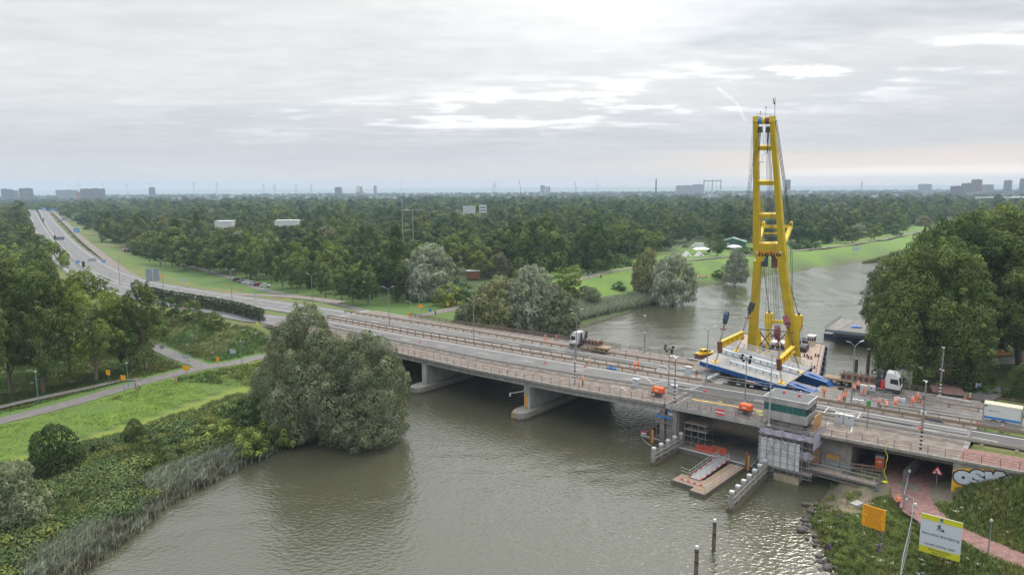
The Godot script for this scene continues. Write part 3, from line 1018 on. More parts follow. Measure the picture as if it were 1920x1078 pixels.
func barrier(label: String, t: Array, off: float, s0: float, s1: float, m: Material, pm: Material, double: bool, step: float) -> void:
	var o := thing("crash_barrier", label, "crash barrier", Z0, .0, "crash barriers along the bridge lanes")
	for k in (2 if double else 1):
		var mb := nb()
		var n := int((s1 - s0) / 4.0) + 1
		for i in n:
			var a := lerpf(s0, s1, float(i) / n)
			var b := lerpf(s0, s1, float(i + 1) / n)
			for f in [[-.10, .09, .10], [.0, .06, .12], [.10, .09, .10]]:
				mb.bar(B(a, tv(t, a) + off - k * .55, 7.44 + .62 + f[0]), B(b, tv(t, b) + off - k * .55, 7.44 + .62 + f[0]), f[1], f[2])
		obj("beam", mb, m, o)
	var p := nb()
	p.box(Vector3(0, .33, 0), Vector3(.1, .66, .14))
	p.box(Vector3(0, .62, .2 if double else .1), Vector3(.12, .12, .5 if double else .2))
	p.box(Vector3(0, .03, 0), Vector3(.34, .06, .34))
	var mesh := p.mesh()
	var s := s0 + .3
	while s <= s1:
		share("post", mesh, pm, o, Transform3D(by(YAW), B(s, tv(t, s) + off + .08, 7.44)))
		s += step
	settle(o, B((s0 + s1) / 2, tv(t, (s0 + s1) / 2), 7.44))

func graffiti(parent: Node3D) -> void:
	var x0 := B(42.0, 1.8, 0)
	var x := (B(62, 3.75, 0) - x0).normalized()
	var z := x.cross(UP)
	if z.dot(-N) < 0: z = -z
	var fr := Transform3D(Basis(x, UP, z), x0)
	var field := nb()
	field.prism(pg([.02, 2.6, .05, 5.9, .8, 6.3, 1.8, 6.5, 2.8, 6.75, 4.2, 6.9, 5.6, 6.85, 6.6, 6.6, 7.0, 5.8, 6.6, 4.4, 4, 3.2, 2, 2.5]), fr, .0, .006)
	obj("yellow_field", field, mat("graffiti_yellow", Color(.66, .36, .015), .7, .0, "stain", ONE * .2), parent)
	var letters := [
		[Vector2(1.2, 5.15), [Vector2(1.65, 0), Vector2(1.45, .85), Vector2(.8, 1.45), Vector2(0, 1.6), Vector2(-.8, 1.4), Vector2(-1.4, .75), Vector2(-1.55, 0), Vector2(-1.4, -.8), Vector2(-.85, -1.45), Vector2(0, -1.7), Vector2(.85, -1.5), Vector2(1.4, -.9)]],
		[Vector2(2.75, 5.55), [Vector2(-1.2, .9), Vector2(-.7, 1.55), Vector2(.2, 1.75), Vector2(1.0, 1.45), Vector2(1.3, .9), Vector2(.9, .35), Vector2(.2, .3), Vector2(1.1, .05), Vector2(1.7, -.6), Vector2(1.6, -1.5), Vector2(.9, -2.0), Vector2(-.2, -1.9), Vector2(-1.1, -1.2), Vector2(-.6, -.7), Vector2(.1, -.85), Vector2(-.8, -.3), Vector2(-1.35, .3)]],
		[Vector2(4.3, 5.75), [Vector2(-1.3, 1.4), Vector2(-.1, 1.55), Vector2(.1, .75), Vector2(.5, 1.9), Vector2(1.7, 2.0), Vector2(2.2, 1.3), Vector2(1.1, .55), Vector2(2.3, -.4), Vector2(1.5, -1.3), Vector2(.25, -.35), Vector2(.2, -1.9), Vector2(-.8, -2.0)]],
		[Vector2(6.1, 5.95), [Vector2(-.7, -1.0), Vector2(-.9, .3), Vector2(-.2, 1.1), Vector2(.6, 1.15), Vector2(2.1, -.2), Vector2(1.6, -1.0)]],
	]
	for l in letters:
		var c := PackedVector2Array()
		for q in l[1]: c.append(l[0] + q * Vector2(.66, .58))
		if Geometry2D.is_polygon_clockwise(c): c.reverse()
		for g in Geometry2D.offset_polygon(c, .17, Geometry2D.JOIN_ROUND):
			var mb := nb()
			mb.prism(g, fr, .008, .014)
			obj("letter_outline", mb, M.black, parent)
		for g in Geometry2D.offset_polygon(c, -.02, Geometry2D.JOIN_ROUND):
			var mb := nb()
			mb.prism(g, fr, .016, .022)
			obj("letter", mb, mat("graffiti_silver", Color(.42, .47, .53), .5, .0, "blotch", ONE * .4), parent)
	var eye := nb()
	eye.tube(fr * Vector3(1.25, 5.15, .023), fr * Vector3(1.25, 5.15, .03), .2, .2, 12)
	for q in [[2.85, 5.95, .6], [2.8, 5.1, .55]]: eye.box(fr * Vector3(q[0], q[1], .028), Vector3(q[2], .1, .008), fr.basis * Basis(Vector3.BACK, -.2))
	obj("letter_gap", eye, M.black, parent)

func bx(mb: MB, s: float, v: float, y: float, ls: float, lv: float, ly: float) -> void:
	mb.box(B(s, v, y + ly / 2), Vector3(ls, ly, lv), BQ)

func make_tower() -> void:
	var t := thing("control_tower", "square concrete bridge control tower with a band of teal windows", "control tower")
	var mb := nb()
	bx(mb, 20.5, 2.4, 8.4, 6.4, 4.9, 1.35)
	obj("cabin_wall", mb, M.concrete_light, t)
	mb = nb()
	bx(mb, 20.5, 2.4, 9.75, 6.0, 4.5, 1.15)
	obj("cabin_inside", mb, mat("room_dark", Color(.05, .075, .075), .8), t)
	mb = nb()
	bx(mb, 20.5, 2.4, 10.9, 6.5, 5.0, .8)
	obj("fascia", mb, M.concrete_light, t)
	mb = nb()
	bx(mb, 20.5, 2.4, 11.7, 6.3, 4.8, .06)
	var roof := obj("roof", mb, M.roof_felt, t)
	mb = nb()
	for k in [-1, 1]:
		bx(mb, 20.5, 2.4 + k * 2.47, 11.703, 6.6, .14, .12)
		bx(mb, 20.5 + k * 3.22, 2.4, 11.703, .14, 4.8, .12)
	obj("roof_edge", mb, M.pale, roof)
	for q in [[19.2, 3.3], [21.6, 2.9]]:
		mb = nb()
		mb.tube(B(q[0], q[1], 11.76), B(q[0], q[1], 12.1), .2, .14, 8)
		obj("roof_vent", mb, M.red, roof)
	mb = nb()
	mb.tube(B(21.7, 3.2, 11.76), B(21.7, 3.2, 12.5), .03, .03)
	mb.ball(B(21.7, 3.2, 12.5), ONE * .12)
	obj("roof_camera", mb, M.white, roof)
	for i in 8:
		mb = nb()
		var s := 17.45 + .76 * i
		bx(mb, s + .38, .0, 9.78, .70, .05, 1.09)
		var w := obj("window_pane", mb, M.glass_teal, t)
		mb = nb()
		bx(mb, s, -.02, 9.753, .09, .1, 1.144)
		obj("window_post", mb, M.steel_dark, w)
	mb = nb()
	bx(mb, 23.53, -.02, 9.753, .09, .1, 1.144)
	obj("window_post", mb, M.steel_dark, t)
	for i in 5:
		for k in [17.42, 23.58]:
			mb = nb()
			bx(mb, k, .6 + .92 * i, 9.78, .05, .82, 1.09)
			obj("window_pane", mb, M.glass_teal if k < 20 else M.glass_dark, t)
	for i in 6:
		mb = nb()
		bx(mb, 23.6, .14 + .92 * i, 9.753, .1, .09, 1.144)
		obj("window_post", mb, M.steel_dark, t)
	mb = nb()
	bx(mb, 21.0, 2.7, .5, 4.2, 4.0, 7.85)
	obj("shaft", mb, M.concrete, t)
	for i in 4:
		mb = nb()
		bx(mb, 19.45 + 1.04 * i, .66, 6.6, .99, .08, 1.7)
		obj("shaft_panel", mb, M.concrete_light, t)
	mb = nb()
	bx(mb, 21.9, -.2, -3.0, 3.6, 4.6, 3.9)
	obj("pier_base", mb, mat("concrete_tan", Color(.30, .26, .19), .9, .0, "stain", Vector3(.15, .06, .15)), t)
	for i in 4:
		mb = nb()
		bx(mb, 24.55, 1.2 + .9 * i, 7.2, .12, .86, 2.5)
		obj("wooden_hoarding", mb, M.ply, t)
	settle(t, B(20.8, 2.4, 0))
	var p := thing("tall_pole", "thin grey pole standing in front of the control tower cabin", "pole", B(18.4, -.55, 7.45))
	mb = nb()
	mb.tube(Z0, Vector3(0, 11.2, 0), .13, .07, 8)
	obj("shaft", mb, M.galv_pale, p)
	mb = nb()
	mb.tube(Vector3(0, 0, 0), Vector3(0, .3, 0), .3, .2, 8)
	obj("foot", mb, M.white, p)
	scaffold()

func scaffold() -> void:
	var sc := thing("scaffold", "tube scaffold wrapped in white netting round the foot of the control tower", "scaffold")
	var s0 := 17.9
	var s1 := 25.0
	var v0 := -2.6
	var v1 := -.35
	for i in 8:
		for v in [v0, v1]:
			var s: float = lerpf(s0, s1, i / 7.0)
			var mb := nb()
			mb.tube(B(s, v + .12 * (s - s0) * .3, 1.2), B(s, v + .12 * (s - s0) * .3, 8.3), .05, .05, 5)
			obj("standard", mb, M.galv, sc)
	for y in [1.9, 2.9, 3.9, 4.9, 5.9, 6.9, 7.5, 8.0]:
		for v in [v0, v1]:
			var mb := nb()
			mb.tube(B(s0 - .4, v, y), B(s1 + .3, v + .25, y), .035, .035, 5)
			obj("ledger", mb, M.galv, sc)
		for k in [0, 7]:
			var s: float = lerpf(s0, s1, k / 7.0)
			var mb := nb()
			mb.tube(B(s, v0 - .2, y), B(s, v1 + (4.5 if k == 7 and y > 6 else .2), y), .035, .035, 5)
			obj("transom", mb, M.galv, sc)
	for q in [[18.2, 1.9, 20.5, 6.6], [20.9, 6.8, 23.4, 2.0], [20.6, 4.4, 22.8, 6.9], [18.4, 6.9, 20.2, 4.0]]:
		var mb := nb()
		mb.tube(B(q[0], v0 - .06, q[1]), B(q[2], v0 - .06, q[3]), .035, .035, 5)
		obj("brace", mb, M.galv, sc)
	for y in [1.75, 4.2, 6.75]:
		for k in 5:
			var mb := nb()
			mb.prism(pg([s0 - .3, v0 + .08 + .44 * k, s1 + .3, v0 + .3 + .44 * k, s1 + .3, v0 + .7 + .44 * k, s0 - .3, v0 + .48 + .44 * k]), frame_deck(), y, y + .06)
			obj("plank", mb, M.plank, sc)
	for k in 4:
		var mb := nb()
		bx(mb, 24.9 + .01 * k, .6 + 1.1 * k, 6.76, 1.2, 1.06, .06)
		obj("plank", mb, M.plank, sc)
		mb = nb()
		mb.tube(B(25.5, .2 + 1.1 * k, 2.4), B(25.5, .2 + 1.1 * k, 8.4), .04, .04, 5)
		obj("standard", mb, M.galv, sc)
	wavy_sheet("netting", sc, [Vector2(17.75, -2.45), Vector2(23.6, -2.3)], 2.0, 6.35, 24, M.net, .05)
	wavy_sheet("netting", sc, [Vector2(17.7, -2.7), Vector2(17.85, -.6)], 2.4, 6.5, 5, M.net, .1)
	wavy_sheet("lilac_sheet", sc, [Vector2(17.8, -2.8), Vector2(25.2, -2.45)], 6.85, 7.95, 16, M.sheet_lilac, .08)
	wavy_sheet("lilac_sheet", sc, [Vector2(25.4, -2.4), Vector2(25.75, 3.6)], 5.6, 8.3, 12, M.sheet_lilac, .1)
	wavy_sheet("lilac_sheet", sc, [Vector2(23.7, -2.3), Vector2(25.2, -2.2)], 4.0, 5.4, 5, M.sheet_lilac, .06)
	truss(sc, "lattice_beam", B(17.0, -2.5, 1.65), B(25.5, -2.3, 1.65), .55)
	truss(sc, "lattice_beam", B(17.0, -.5, 1.65), B(25.5, -.4, 1.65), .55)
	var tm := nb()
	var r2 := RandomNumberGenerator.new()
	r2.seed = 5
	for i in 9:
		var s := 16.8 + r2.randf() * 1.6 + (5.6 if i > 4 else .0)
		tm.tube(B(s, -2.6 + r2.randf() * 1.5, 1.6 + r2.randf() * .3), B(s + r2.randf_range(-1, 1), -2.6 + r2.randf() * 1.6, .4 + r2.randf() * .5), .04, .04, 5)
	obj("hanging_tube", tm, M.galv, sc)
	settle(sc, B(21, -1.5, 0))
	var gw := thing("gangway", "long scaffold gangway with lattice beams from tower to grassy bank", "gangway")
	for k in 3:
		for i in 4:
			var a := 24.3 + 2.35 * i
			var mb := nb()
			mb.prism(pg([a, -1.1 + .45 * k - .06 * i, a + 2.32, -1.16 + .45 * k - .06 * i, a + 2.32, -.74 + .45 * k - .06 * i, a, -.68 + .45 * k - .06 * i]), frame_deck(), 2.35, 2.42)
			obj("plank", mb, M.plank, gw)
	for v in [-1.25, .25]:
		truss(gw, "lattice_beam", B(24.2, v, 2.25), B(33.8, v - .1, 2.25), .55)
		for y in [2.95, 3.5]:
			var mb := nb()
			mb.tube(B(24.2, v, y), B(33.8, v - .1, y), .035, .035, 5)
			obj("handrail", mb, M.galv, gw)
		for i in 6:
			var mb := nb()
			mb.tube(B(24.4 + 1.85 * i, v, 1.7), B(24.4 + 1.85 * i, v, 3.6), .035, .035, 5)
			obj("standard", mb, M.galv, gw)
	for k in 2:
		var mb := nb()
		mb.tube(B(33.6 + .5 * k, -1.35, .9), B(33.6 + .5 * k, -1.2, 3.3), .035, .035, 5)
		obj("ladder_stile", mb, M.galv, gw)
	for k in 7:
		var mb := nb()
		mb.tube(B(33.6, -1.33, 1.1 + .3 * k), B(34.1, -1.33, 1.1 + .3 * k), .025, .025, 5)
		obj("rung", mb, M.galv, gw)
	settle(gw, B(29, -.5, 1.2))
	var st := thing("timber_stack", "pale planks and boards lying on the ledge behind the gangway", "planks", B(27.0, 1.2, 2.1), YAW)
	for k in 4:
		var mb := nb()
		mb.box(Vector3(.3 * k - .5, .05 + .001 * k, .36 * k - .5), Vector3(4.2 - k * .5, .08, .3), by(.03 * k))
		obj("plank", mb, M.plank, st)
	var fe := thing("timber_fence", "low fence of two pale planks beside the orange toilet cabin", "fence")
	for y in [2.9, 3.4]:
		var mb := nb()
		mb.bar(B(29.6, 2.2, y), B(33.6, 3.4, y), .06, .22)
		obj("board", mb, M.wood, fe)
	for i in 4:
		var mb := nb()
		bx(mb, 29.7 + 1.25 * i, 2.32 + .36 * i, 2.2, .09, .09, 1.4)
		obj("post", mb, M.galv, fe)
	settle(fe, B(31.5, 2.8, 2.4))

func truss(parent: Node, called: String, a: Vector3, b: Vector3, h: float) -> void:
	var mb := nb()
	mb.tube(a, b, .035, .035, 5)
	mb.tube(a - UP * h, b - UP * h, .035, .035, 5)
	var n := int((b - a).length() / (h * 1.1))
	for i in n:
		var p := a.lerp(b, float(i) / n)
		var q := a.lerp(b, (i + .5) / n)
		var r := a.lerp(b, (i + 1.0) / n)
		mb.tube(p, q - UP * h, .022, .022, 4)
		mb.tube(q - UP * h, r, .022, .022, 4)
	obj(called, mb, M.galv, parent)

func wavy_sheet(called: String, parent: Node, line: Array, y0: float, y1: float, k: int, m: Material, deep: float) -> void:
	var mb := nb()
	var r2 := RandomNumberGenerator.new()
	r2.seed = int(y0 * 100) + k
	var rows := 5
	var g := []
	for j in rows + 1:
		var row := []
		for i in k + 1:
			var q: Vector2 = line[0].lerp(line[1], float(i) / k)
			var sag := (.22 * absf(sin(i * .9)) if j == rows else .0)
			row.append(B(q.x, q.y + (r2.randf() - .5) * deep + sin(i * 1.9 + j * .35) * deep, lerpf(y0, y1, float(j) / rows) - sag))
		g.append(row)
	for j in rows:
		for i in k: mb.quad(g[j][i], g[j][i + 1], g[j + 1][i + 1], g[j + 1][i])
	obj(called, mb, m, parent)

func make_waterworks() -> void:
	guide_wall("left guide wall", "concrete pile guide wall with white caps left of the opening", [3.6, -9.0], [4.0, -.2], 5)
	guide_wall("right guide wall", "long concrete pile guide wall with white caps below the control tower", [19.2, -16.4], [18.9, -3.0], 7)
	for q in [[Vector3(24.2, 0, -77), 4.0, "white capped mooring pile standing alone in the water near the bottom edge"], [Vector3(20.3, 0, -70.5), 4.2, "nearest mooring pile, its white cap just above the bottom edge"]]:
		var p := thing("mooring_pile", q[2], "pile", q[0])
		var mb := nb()
		mb.tube(Vector3(0, .5, 0), Vector3(0, q[1] - .3, 0), .24, .21, 10)
		obj("shaft", mb, M.wood_dark, p)
		mb = nb()
		mb.tube(Vector3(0, -3, 0), Vector3(0, .5, 0), .25, .24, 10)
		obj("wet_foot", mb, M.concrete_wet, p)
		mb = nb()
		mb.tube(Vector3(0, q[1] - .3, 0), Vector3(0, q[1], 0), .23, .18, 10)
		obj("cap", mb, M.white, p)
		for y in [q[1] - .7, q[1] - 2.0]:
			mb = nb()
			mb.tube(Vector3(0, y, 0), Vector3(0, y + .12, 0), .26, .26, 10)
			obj("band", mb, M.black, p)
	var wp := thing("work_pontoon", "dark flat work pontoon filling the bridge opening under the deck", "pontoon")
	for i in 3:
		var mb := nb()
		bx(mb, 5.7 + 4.3 * i, 14.0, .0, 4.25, 31.0, .75)
		obj("float", mb, mat("pontoon_dark", Color(.125, .115, .105), .9, .0, "stain", ONE * .25), wp)
	var em := nb()
	em.bar(B(3.4, -1.55, .78), B(16.6, -1.55, .78), .14, .16)
	obj("edge_rail", em, M.pale, wp)
	for q in [[8.6, -.4, 2.0], [10.2, .4, 2.6], [7.2, -.6, 1.2]]:
		em = nb()
		bx(em, q[0], q[1], .76, q[2], .8, .06)
		bx(em, q[0], q[1] + .42, .8, q[2], .05, .8)
		obj("red_lattice_crate", em, mat("red_lead", Color(.30, .06, .035), .8), wp)
	for q in [[8.2, 6.0], [12.0, 5.0], [10.0, 9.0], [14.2, 8.0]]:
		em = nb()
		bx(em, q[0], q[1], .76, 2.4, .3, .22)
		bx(em, q[0] + .4, q[1] + .5, .76, 1.4, .25, .2)
		obj("steel_section", em, M.steel_dark, wp)
	settle(wp, B(10, 10, 0))
	var fp := thing("finger_pontoon", "wooden decked finger pontoon with a grey ramp and red white handrails", "pontoon")
	var fr := Transform3D(Basis(D.rotated(UP, -.06), N.rotated(UP, -.06), UP), B(8.9, -13.4, 0))
	for q in [[.0, .0, 5.0, 3.1], [3.6, -1.35, 2.4, 13.0]]:
		var mb := nb()
		mb.prism(pg([q[0], q[1], q[0] + q[2], q[1], q[0] + q[2], q[1] + q[3], q[0], q[1] + q[3]]), fr, -.3, .5 + (.002 if q[0] > 1 else .0))
		var fl := obj("float", mb, M.concrete_dark, fp)
		var n := int(q[3] / .3)
		for k in n:
			mb = nb()
			mb.prism(pg([q[0] + .04, q[1] + .02 + k * .3, q[0] + q[2] - .04, q[1] + .02 + k * .3, q[0] + q[2] - .04, q[1] + .28 + k * .3, q[0] + .04, q[1] + .28 + k * .3]), fr, .50, .555 + (.006 if q[0] > 1 else .0))
			obj("plank", mb, mat("deck_plank", Color(.25, .185, .135), .85, .0, "stain", ONE * .5) if k % 3 else M.wood, fl)
	var rm := nb()
	rm.hexa([fr * Vector3(1.6, 2.4, .60), fr * Vector3(3.3, 2.4, .60), fr * Vector3(3.3, 12.2, 1.0), fr * Vector3(1.6, 12.2, 1.0)], [fr * Vector3(1.6, 2.4, .70), fr * Vector3(3.3, 2.4, .70), fr * Vector3(3.3, 12.2, 1.1), fr * Vector3(1.6, 12.2, 1.1)])
	obj("ramp", rm, M.galv, fp)
	for x in [1.55, 3.35, 5.9]:
		var y0: float = 2.4 if x < 5 else -1.2
		for h in [.55, 1.05]:
			var mb := nb()
			mb.tube(fr * Vector3(x, y0, .62 + h), fr * Vector3(x, 12.0, (1.05 if x < 5 else .62) + h), .03, .03, 5)
			obj("handrail", mb, M.galv_pale, fp)
		for k in 6:
			var mb := nb()
			var yy := lerpf(y0, 11.6, k / 5.0)
			mb.tube(fr * Vector3(x, yy, .55), fr * Vector3(x, yy, 1.9), .03, .03, 5)
			obj("rail_post", mb, M.galv_pale, fp)
		if x < 5:
			for k in 12:
				var mb := nb()
				mb.bar(fr * Vector3(x + .05, 2.4 + k * .8, .74 + .033 * k), fr * Vector3(x + .05, 3.2 + k * .8, .76 + .033 * k), .05, .2)
				obj("kick_board", mb, M.red if k % 2 == 0 else M.white, fp)
	for k in 8:
		var mb := nb()
		mb.bar(fr * Vector3(1.0 + k * .5, .9 + .0 * k, .70), fr * Vector3(1.5 + k * .5, .9, .70), .05, .18)
		obj("kick_board", mb, M.red if k % 2 == 0 else M.white, fp)
	for h in [.6, 1.1]:
		var mb := nb()
		mb.tube(fr * Vector3(-.1, 2.9, .5 + h), fr * Vector3(1.6, 2.6, .5 + h), .03, .03, 5)
		obj("handrail", mb, M.galv_pale, fp)
	settle(fp, B(11.5, -8, 0))
	for q in [[B(15.9, -1.9, 0), "rusty steel spud pile with yellow strip beside the pontoon front edge"], [Vector3(23.6, .3, -111.1), "rusty steel spud pile on the barge left of the bridge pillar"]]:
		var p := thing("spud_pile", q[1], "pile", q[0], YAW)
		var mb := nb()
		mb.tube(Vector3(-.14, -2, 0), Vector3(-.14, 2.9, 0), .2, .2, 8)
		obj("pile", mb, M.rust, p)
		mb = nb()
		mb.box(Vector3(.2, 1.3, .05), Vector3(.22, 2.3, .3))
		obj("guide", mb, M.orange_pole, p)
	var ba := thing("small_barge", "dark flat barge with a red white board moored left of the bridge pillar", "barge")
	var hm := nb()
	var fb := Transform3D(Basis(D, N, UP), Vector3(22.5, 0, -114.5))
	hm.prism(pg([0, 0, 4.6, .0, 4.6, 22, 0, 22]), fb, -.3, .55)
	obj("hull", hm, M.concrete_dark, ba)
	hm = nb()
	hm.bar(fb * Vector3(0, -.06, .5), fb * Vector3(4.6, -.06, .5), .12, .18)
	hm.bar(fb * Vector3(-.06, 0, .5), fb * Vector3(-.06, 22, .5), .12, .18)
	obj("rubbing_strake", hm, M.pale, ba)
	for k in 2:
		hm = nb()
		hm.box(fb * Vector3(.25, .5, 1.0 - .28 * k), Vector3(1.0, .27, .06), BQ)
		obj("board_half", hm, M.red if k == 0 else M.white, ba)
	hm = nb()
	hm.tube(fb * Vector3(.1, .7, .55), fb * Vector3(.1, .7, 1.7), .03, .03, 5)
	hm.tube(fb * Vector3(.1, 5.7, .55), fb * Vector3(.1, 5.7, 1.7), .03, .03, 5)
	hm.tube(fb * Vector3(.1, .7, 1.7), fb * Vector3(.1, 5.7, 1.7), .03, .03, 5)
	obj("rail", hm, M.galv, ba)
	settle(ba, fb.origin)
	var mo := thing("mooring_rope", "pale rope hanging from the small barge into the water", "rope")
	var rp := nb()
	rp.path([fb * Vector3(.1, .0, .5), fb * Vector3(.8, -.9, .25), fb * Vector3(1.8, -1.6, .1), fb * Vector3(3.4, -2.4, .02)], .045)
	obj("rope", rp, M.pale, mo)
	settle(mo, fb * Vector3(1.8, -1.6, 0))
	for q in [["scaffold_tower", "scaffold tower with a blue platform rail standing against the bridge pillar", -.6, 2.2, -.2, 1.6, 5.4], ["scaffold_tower", "low scaffold stair tower inside the bridge opening beside the pillar", 4.4, 8.0, .2, 3.2, 4.9]]:
		var sc := thing(q[0], q[1], "scaffold")
		for i in 4:
			for v in [q[4], q[5]]:
				var mb := nb()
				var s := lerpf(q[2], q[3], i / 3.0)
				mb.tube(B(s, v, .5), B(s, v, q[6]), .04, .04, 5)
				obj("standard", mb, M.galv, sc)
		for j in 4:
			var y := lerpf(1.4, q[6] - .2, j / 3.0)
			for v in [q[4], q[5]]:
				var mb := nb()
				mb.tube(B(q[2] - .3, v, y), B(q[3] + .5, v, y), .035, .035, 5)
				obj("ledger", mb, M.galv, sc)
			var pm := nb()
			bx(pm, (q[2] + q[3]) / 2, (q[4] + q[5]) / 2, y - .12, q[3] - q[2], q[5] - q[4], .06)
			if j > 1: obj("platform", pm, M.plank, sc)
		for k in 3:
			var mb := nb()
			mb.tube(B(q[2] + k, q[4], .7), B(q[2] + k + 1.2, q[4], 3.0), .035, .035, 5)
			obj("brace", mb, M.galv, sc)
		if q[2] < 0:
			var mb := nb()
			mb.bar(B(-.7, -.28, 4.9), B(2.3, -.28, 4.9), .05, .3)
			obj("blue_toe_board", mb, M.sign_blue, sc)
		settle(sc, B((q[2] + q[3]) / 2, (q[4] + q[5]) / 2, .6))
	var isg := thing("channel_sign", "small blue information sign with white square on the pillar top", "sign", B(1.9, .1, 5.9), YAW)
	var sm := nb()
	sm.box(Vector3(0, .4, 0), Vector3(1.0, 1.0, .06))
	obj("panel", sm, M.sign_blue, isg)
	sm = nb()
	sm.box(Vector3(0, -.35, 0), Vector3(1.0, .45, .06))
	sm.box(Vector3(.02, .4, .035), Vector3(.34, .36, .02))
	obj("white_plate", sm, M.white, isg)
	var pil := thing("bridge_pillar", "two dark concrete pillars carrying the left end of the opening span", "pillar")
	for s in [.3, 2.6]:
		var mb := nb()
		bx(mb, s, .5, -2.0, .8, 1.0, 8.7)
		obj("column", mb, M.concrete, pil)
	settle(pil, B(1.5, .5, 0))
	var hb := thing("hazard_board", "red and white striped board hung on the railing over the opening", "sign", B(10.7, -.75, 7.5), YAW)
	for k in 3:
		sm = nb()
		sm.box(Vector3(0, .2 + .3 * k, 0), Vector3(1.5, .298, .05))
		obj("stripe", sm, M.white if k == 1 else M.red, hb)
	var la := thing("channel_light_arm", "grey lamp arm reaching out from the second pier over the water", "lamp")
	var s2 := -26.8
	sm = nb()
	sm.tube(B(s2 - .2, tv(ED, s2) + .45, 5.2), B(s2 - .2, tv(ED, s2) - .5, 5.0), .09, .09, 6)
	sm.tube(B(s2 - .2, tv(ED, s2) - .5, 5.0), B(s2 - 2.7, tv(ED, s2) - 1.3, 4.3), .07, .07, 6)
	obj("arm", sm, M.galv_pale, la)
	sm = nb()
	sm.tube(B(s2 - 2.7, tv(ED, s2) - 1.3, 4.45), B(s2 - 2.7, tv(ED, s2) - 1.3, 3.8), .12, .24, 8)
	obj("lantern", sm, M.galv_pale, la)
	settle(la, B(s2, tv(ED, s2), 4.3))
	for q in [[s2 - .25, tv(ED, s2) + .45, 1.7, 2.4, "tall yellow water gauge with black figures on the second pier wall"], [s2 - .9, tv(ED, s2) - 2.78, .15, 1.15, "short yellow water gauge with black figures on the second pier footing"]]:
		var gz := thing("water_gauge", q[4], "gauge", B(q[0], q[1], q[2]), YAW)
		sm = nb()
		sm.box(Vector3(0, q[3] / 2, 0), Vector3(.5, q[3], .06))
		obj("plate", sm, M.orange_sign, gz)
		var n := int(q[3] / .38)
		for k in n:
			var t := TextMesh.new()
			t.text = str(9 - k)
			t.font = SystemFont.new()
			t.font_size = 40
			t.pixel_size = .009
			t.depth = .01
			share("figure", t, M.black, gz, Transform3D(Basis.IDENTITY, Vector3(.0, .2 + k * .38, .036)))

func guide_wall(_n: String, label: String, a: Array, b: Array, k: int) -> void:
	var o := thing("guide_wall", label, "guide wall")
	for i in k:
		var t := float(i) / (k - 1)
		var s := lerpf(a[0], b[0], t)
		var v := lerpf(a[1], b[1], t)
		var mb := nb()
		bx(mb, s, v, -3.0, .55, .55, 5.6)
		var p := obj("pile", mb, M.concrete, o)
		mb = nb()
		bx(mb, s, v, 2.6, .58, .58, .3)
		obj("cap", mb, M.pale, p)
		mb = nb()
		bx(mb, s, v, -3.0, .6, .6, 3.5)
		obj("wet_band", mb, M.concrete_wet, p)
	for y in [.55, 1.25, 1.95]:
		for side in [-.34, .34]:
			var mb := nb()
			mb.bar(B(a[0] + side, a[1] - .3, y), B(b[0] + side, b[1] + .3, y), .1, .32)
			obj("waling", mb, M.wood_dark if y < 1.0 else M.concrete, o)
	var mb := nb()
	mb.bar(B(a[0], a[1] - .4, .1), B(b[0], b[1] + .3, .1), 1.0, .5)
	obj("footing", mb, M.concrete_wet, o)
	settle(o, B((a[0] + b[0]) / 2, (a[1] + b[1]) / 2, 0))

func rot_frame(a: Vector3, b: Vector3, up: Vector3) -> Basis:
	var x := (b - a).normalized()
	var z := x.cross(up).normalized()
	return Basis(x, z.cross(x), z)

func two_tone_text(word: String, size: float, fr: Transform3D, low: Material, high: Material, parent: Node) -> void:
	var t := TextMesh.new()
	t.text = word
	var f := SystemFont.new()
	f.font_names = PackedStringArray(["Droid Sans"])
	f.font_weight = 700
	t.font = f
	t.font_size = 64
	t.pixel_size = size / 46.0
	t.depth = .06
	var arr := t.get_mesh_arrays() if t is PrimitiveMesh else []
	var V: PackedVector3Array = arr[Mesh.ARRAY_VERTEX]
	var I: PackedInt32Array = arr[Mesh.ARRAY_INDEX] if arr[Mesh.ARRAY_INDEX] != null else PackedInt32Array(range(V.size()))
	var box := t.get_aabb()
	var cut := box.position.y + box.size.y * .52
	for half in [[-1.0, low, "letter_lower_half"], [1.0, high, "letter_upper_half"]]:
		var mb := nb()
		for i in range(0, I.size() - 2, 3):
			var poly := [V[I[i]], V[I[i + 1]], V[I[i + 2]]]
			var out := []
			for k in 3:
				var a: Vector3 = poly[k]
				var b: Vector3 = poly[(k + 1) % 3]
				var da: float = (a.y - cut) * half[0]
				var db: float = (b.y - cut) * half[0]
				if da >= 0: out.append(a)
				if (da > 0 and db < 0) or (da < 0 and db > 0): out.append(a.lerp(b, da / (da - db)))
			for k in range(1, out.size() - 1):
				var n: Vector3 = (out[k + 1] - out[0]).cross(out[k] - out[0])
				if n.length() < 1e-9: continue
				n = fr.basis * n.normalized()
				mb.tri(fr * out[0], fr * out[k + 1], fr * out[k], n)
		obj(half[2], mb, half[1], parent)

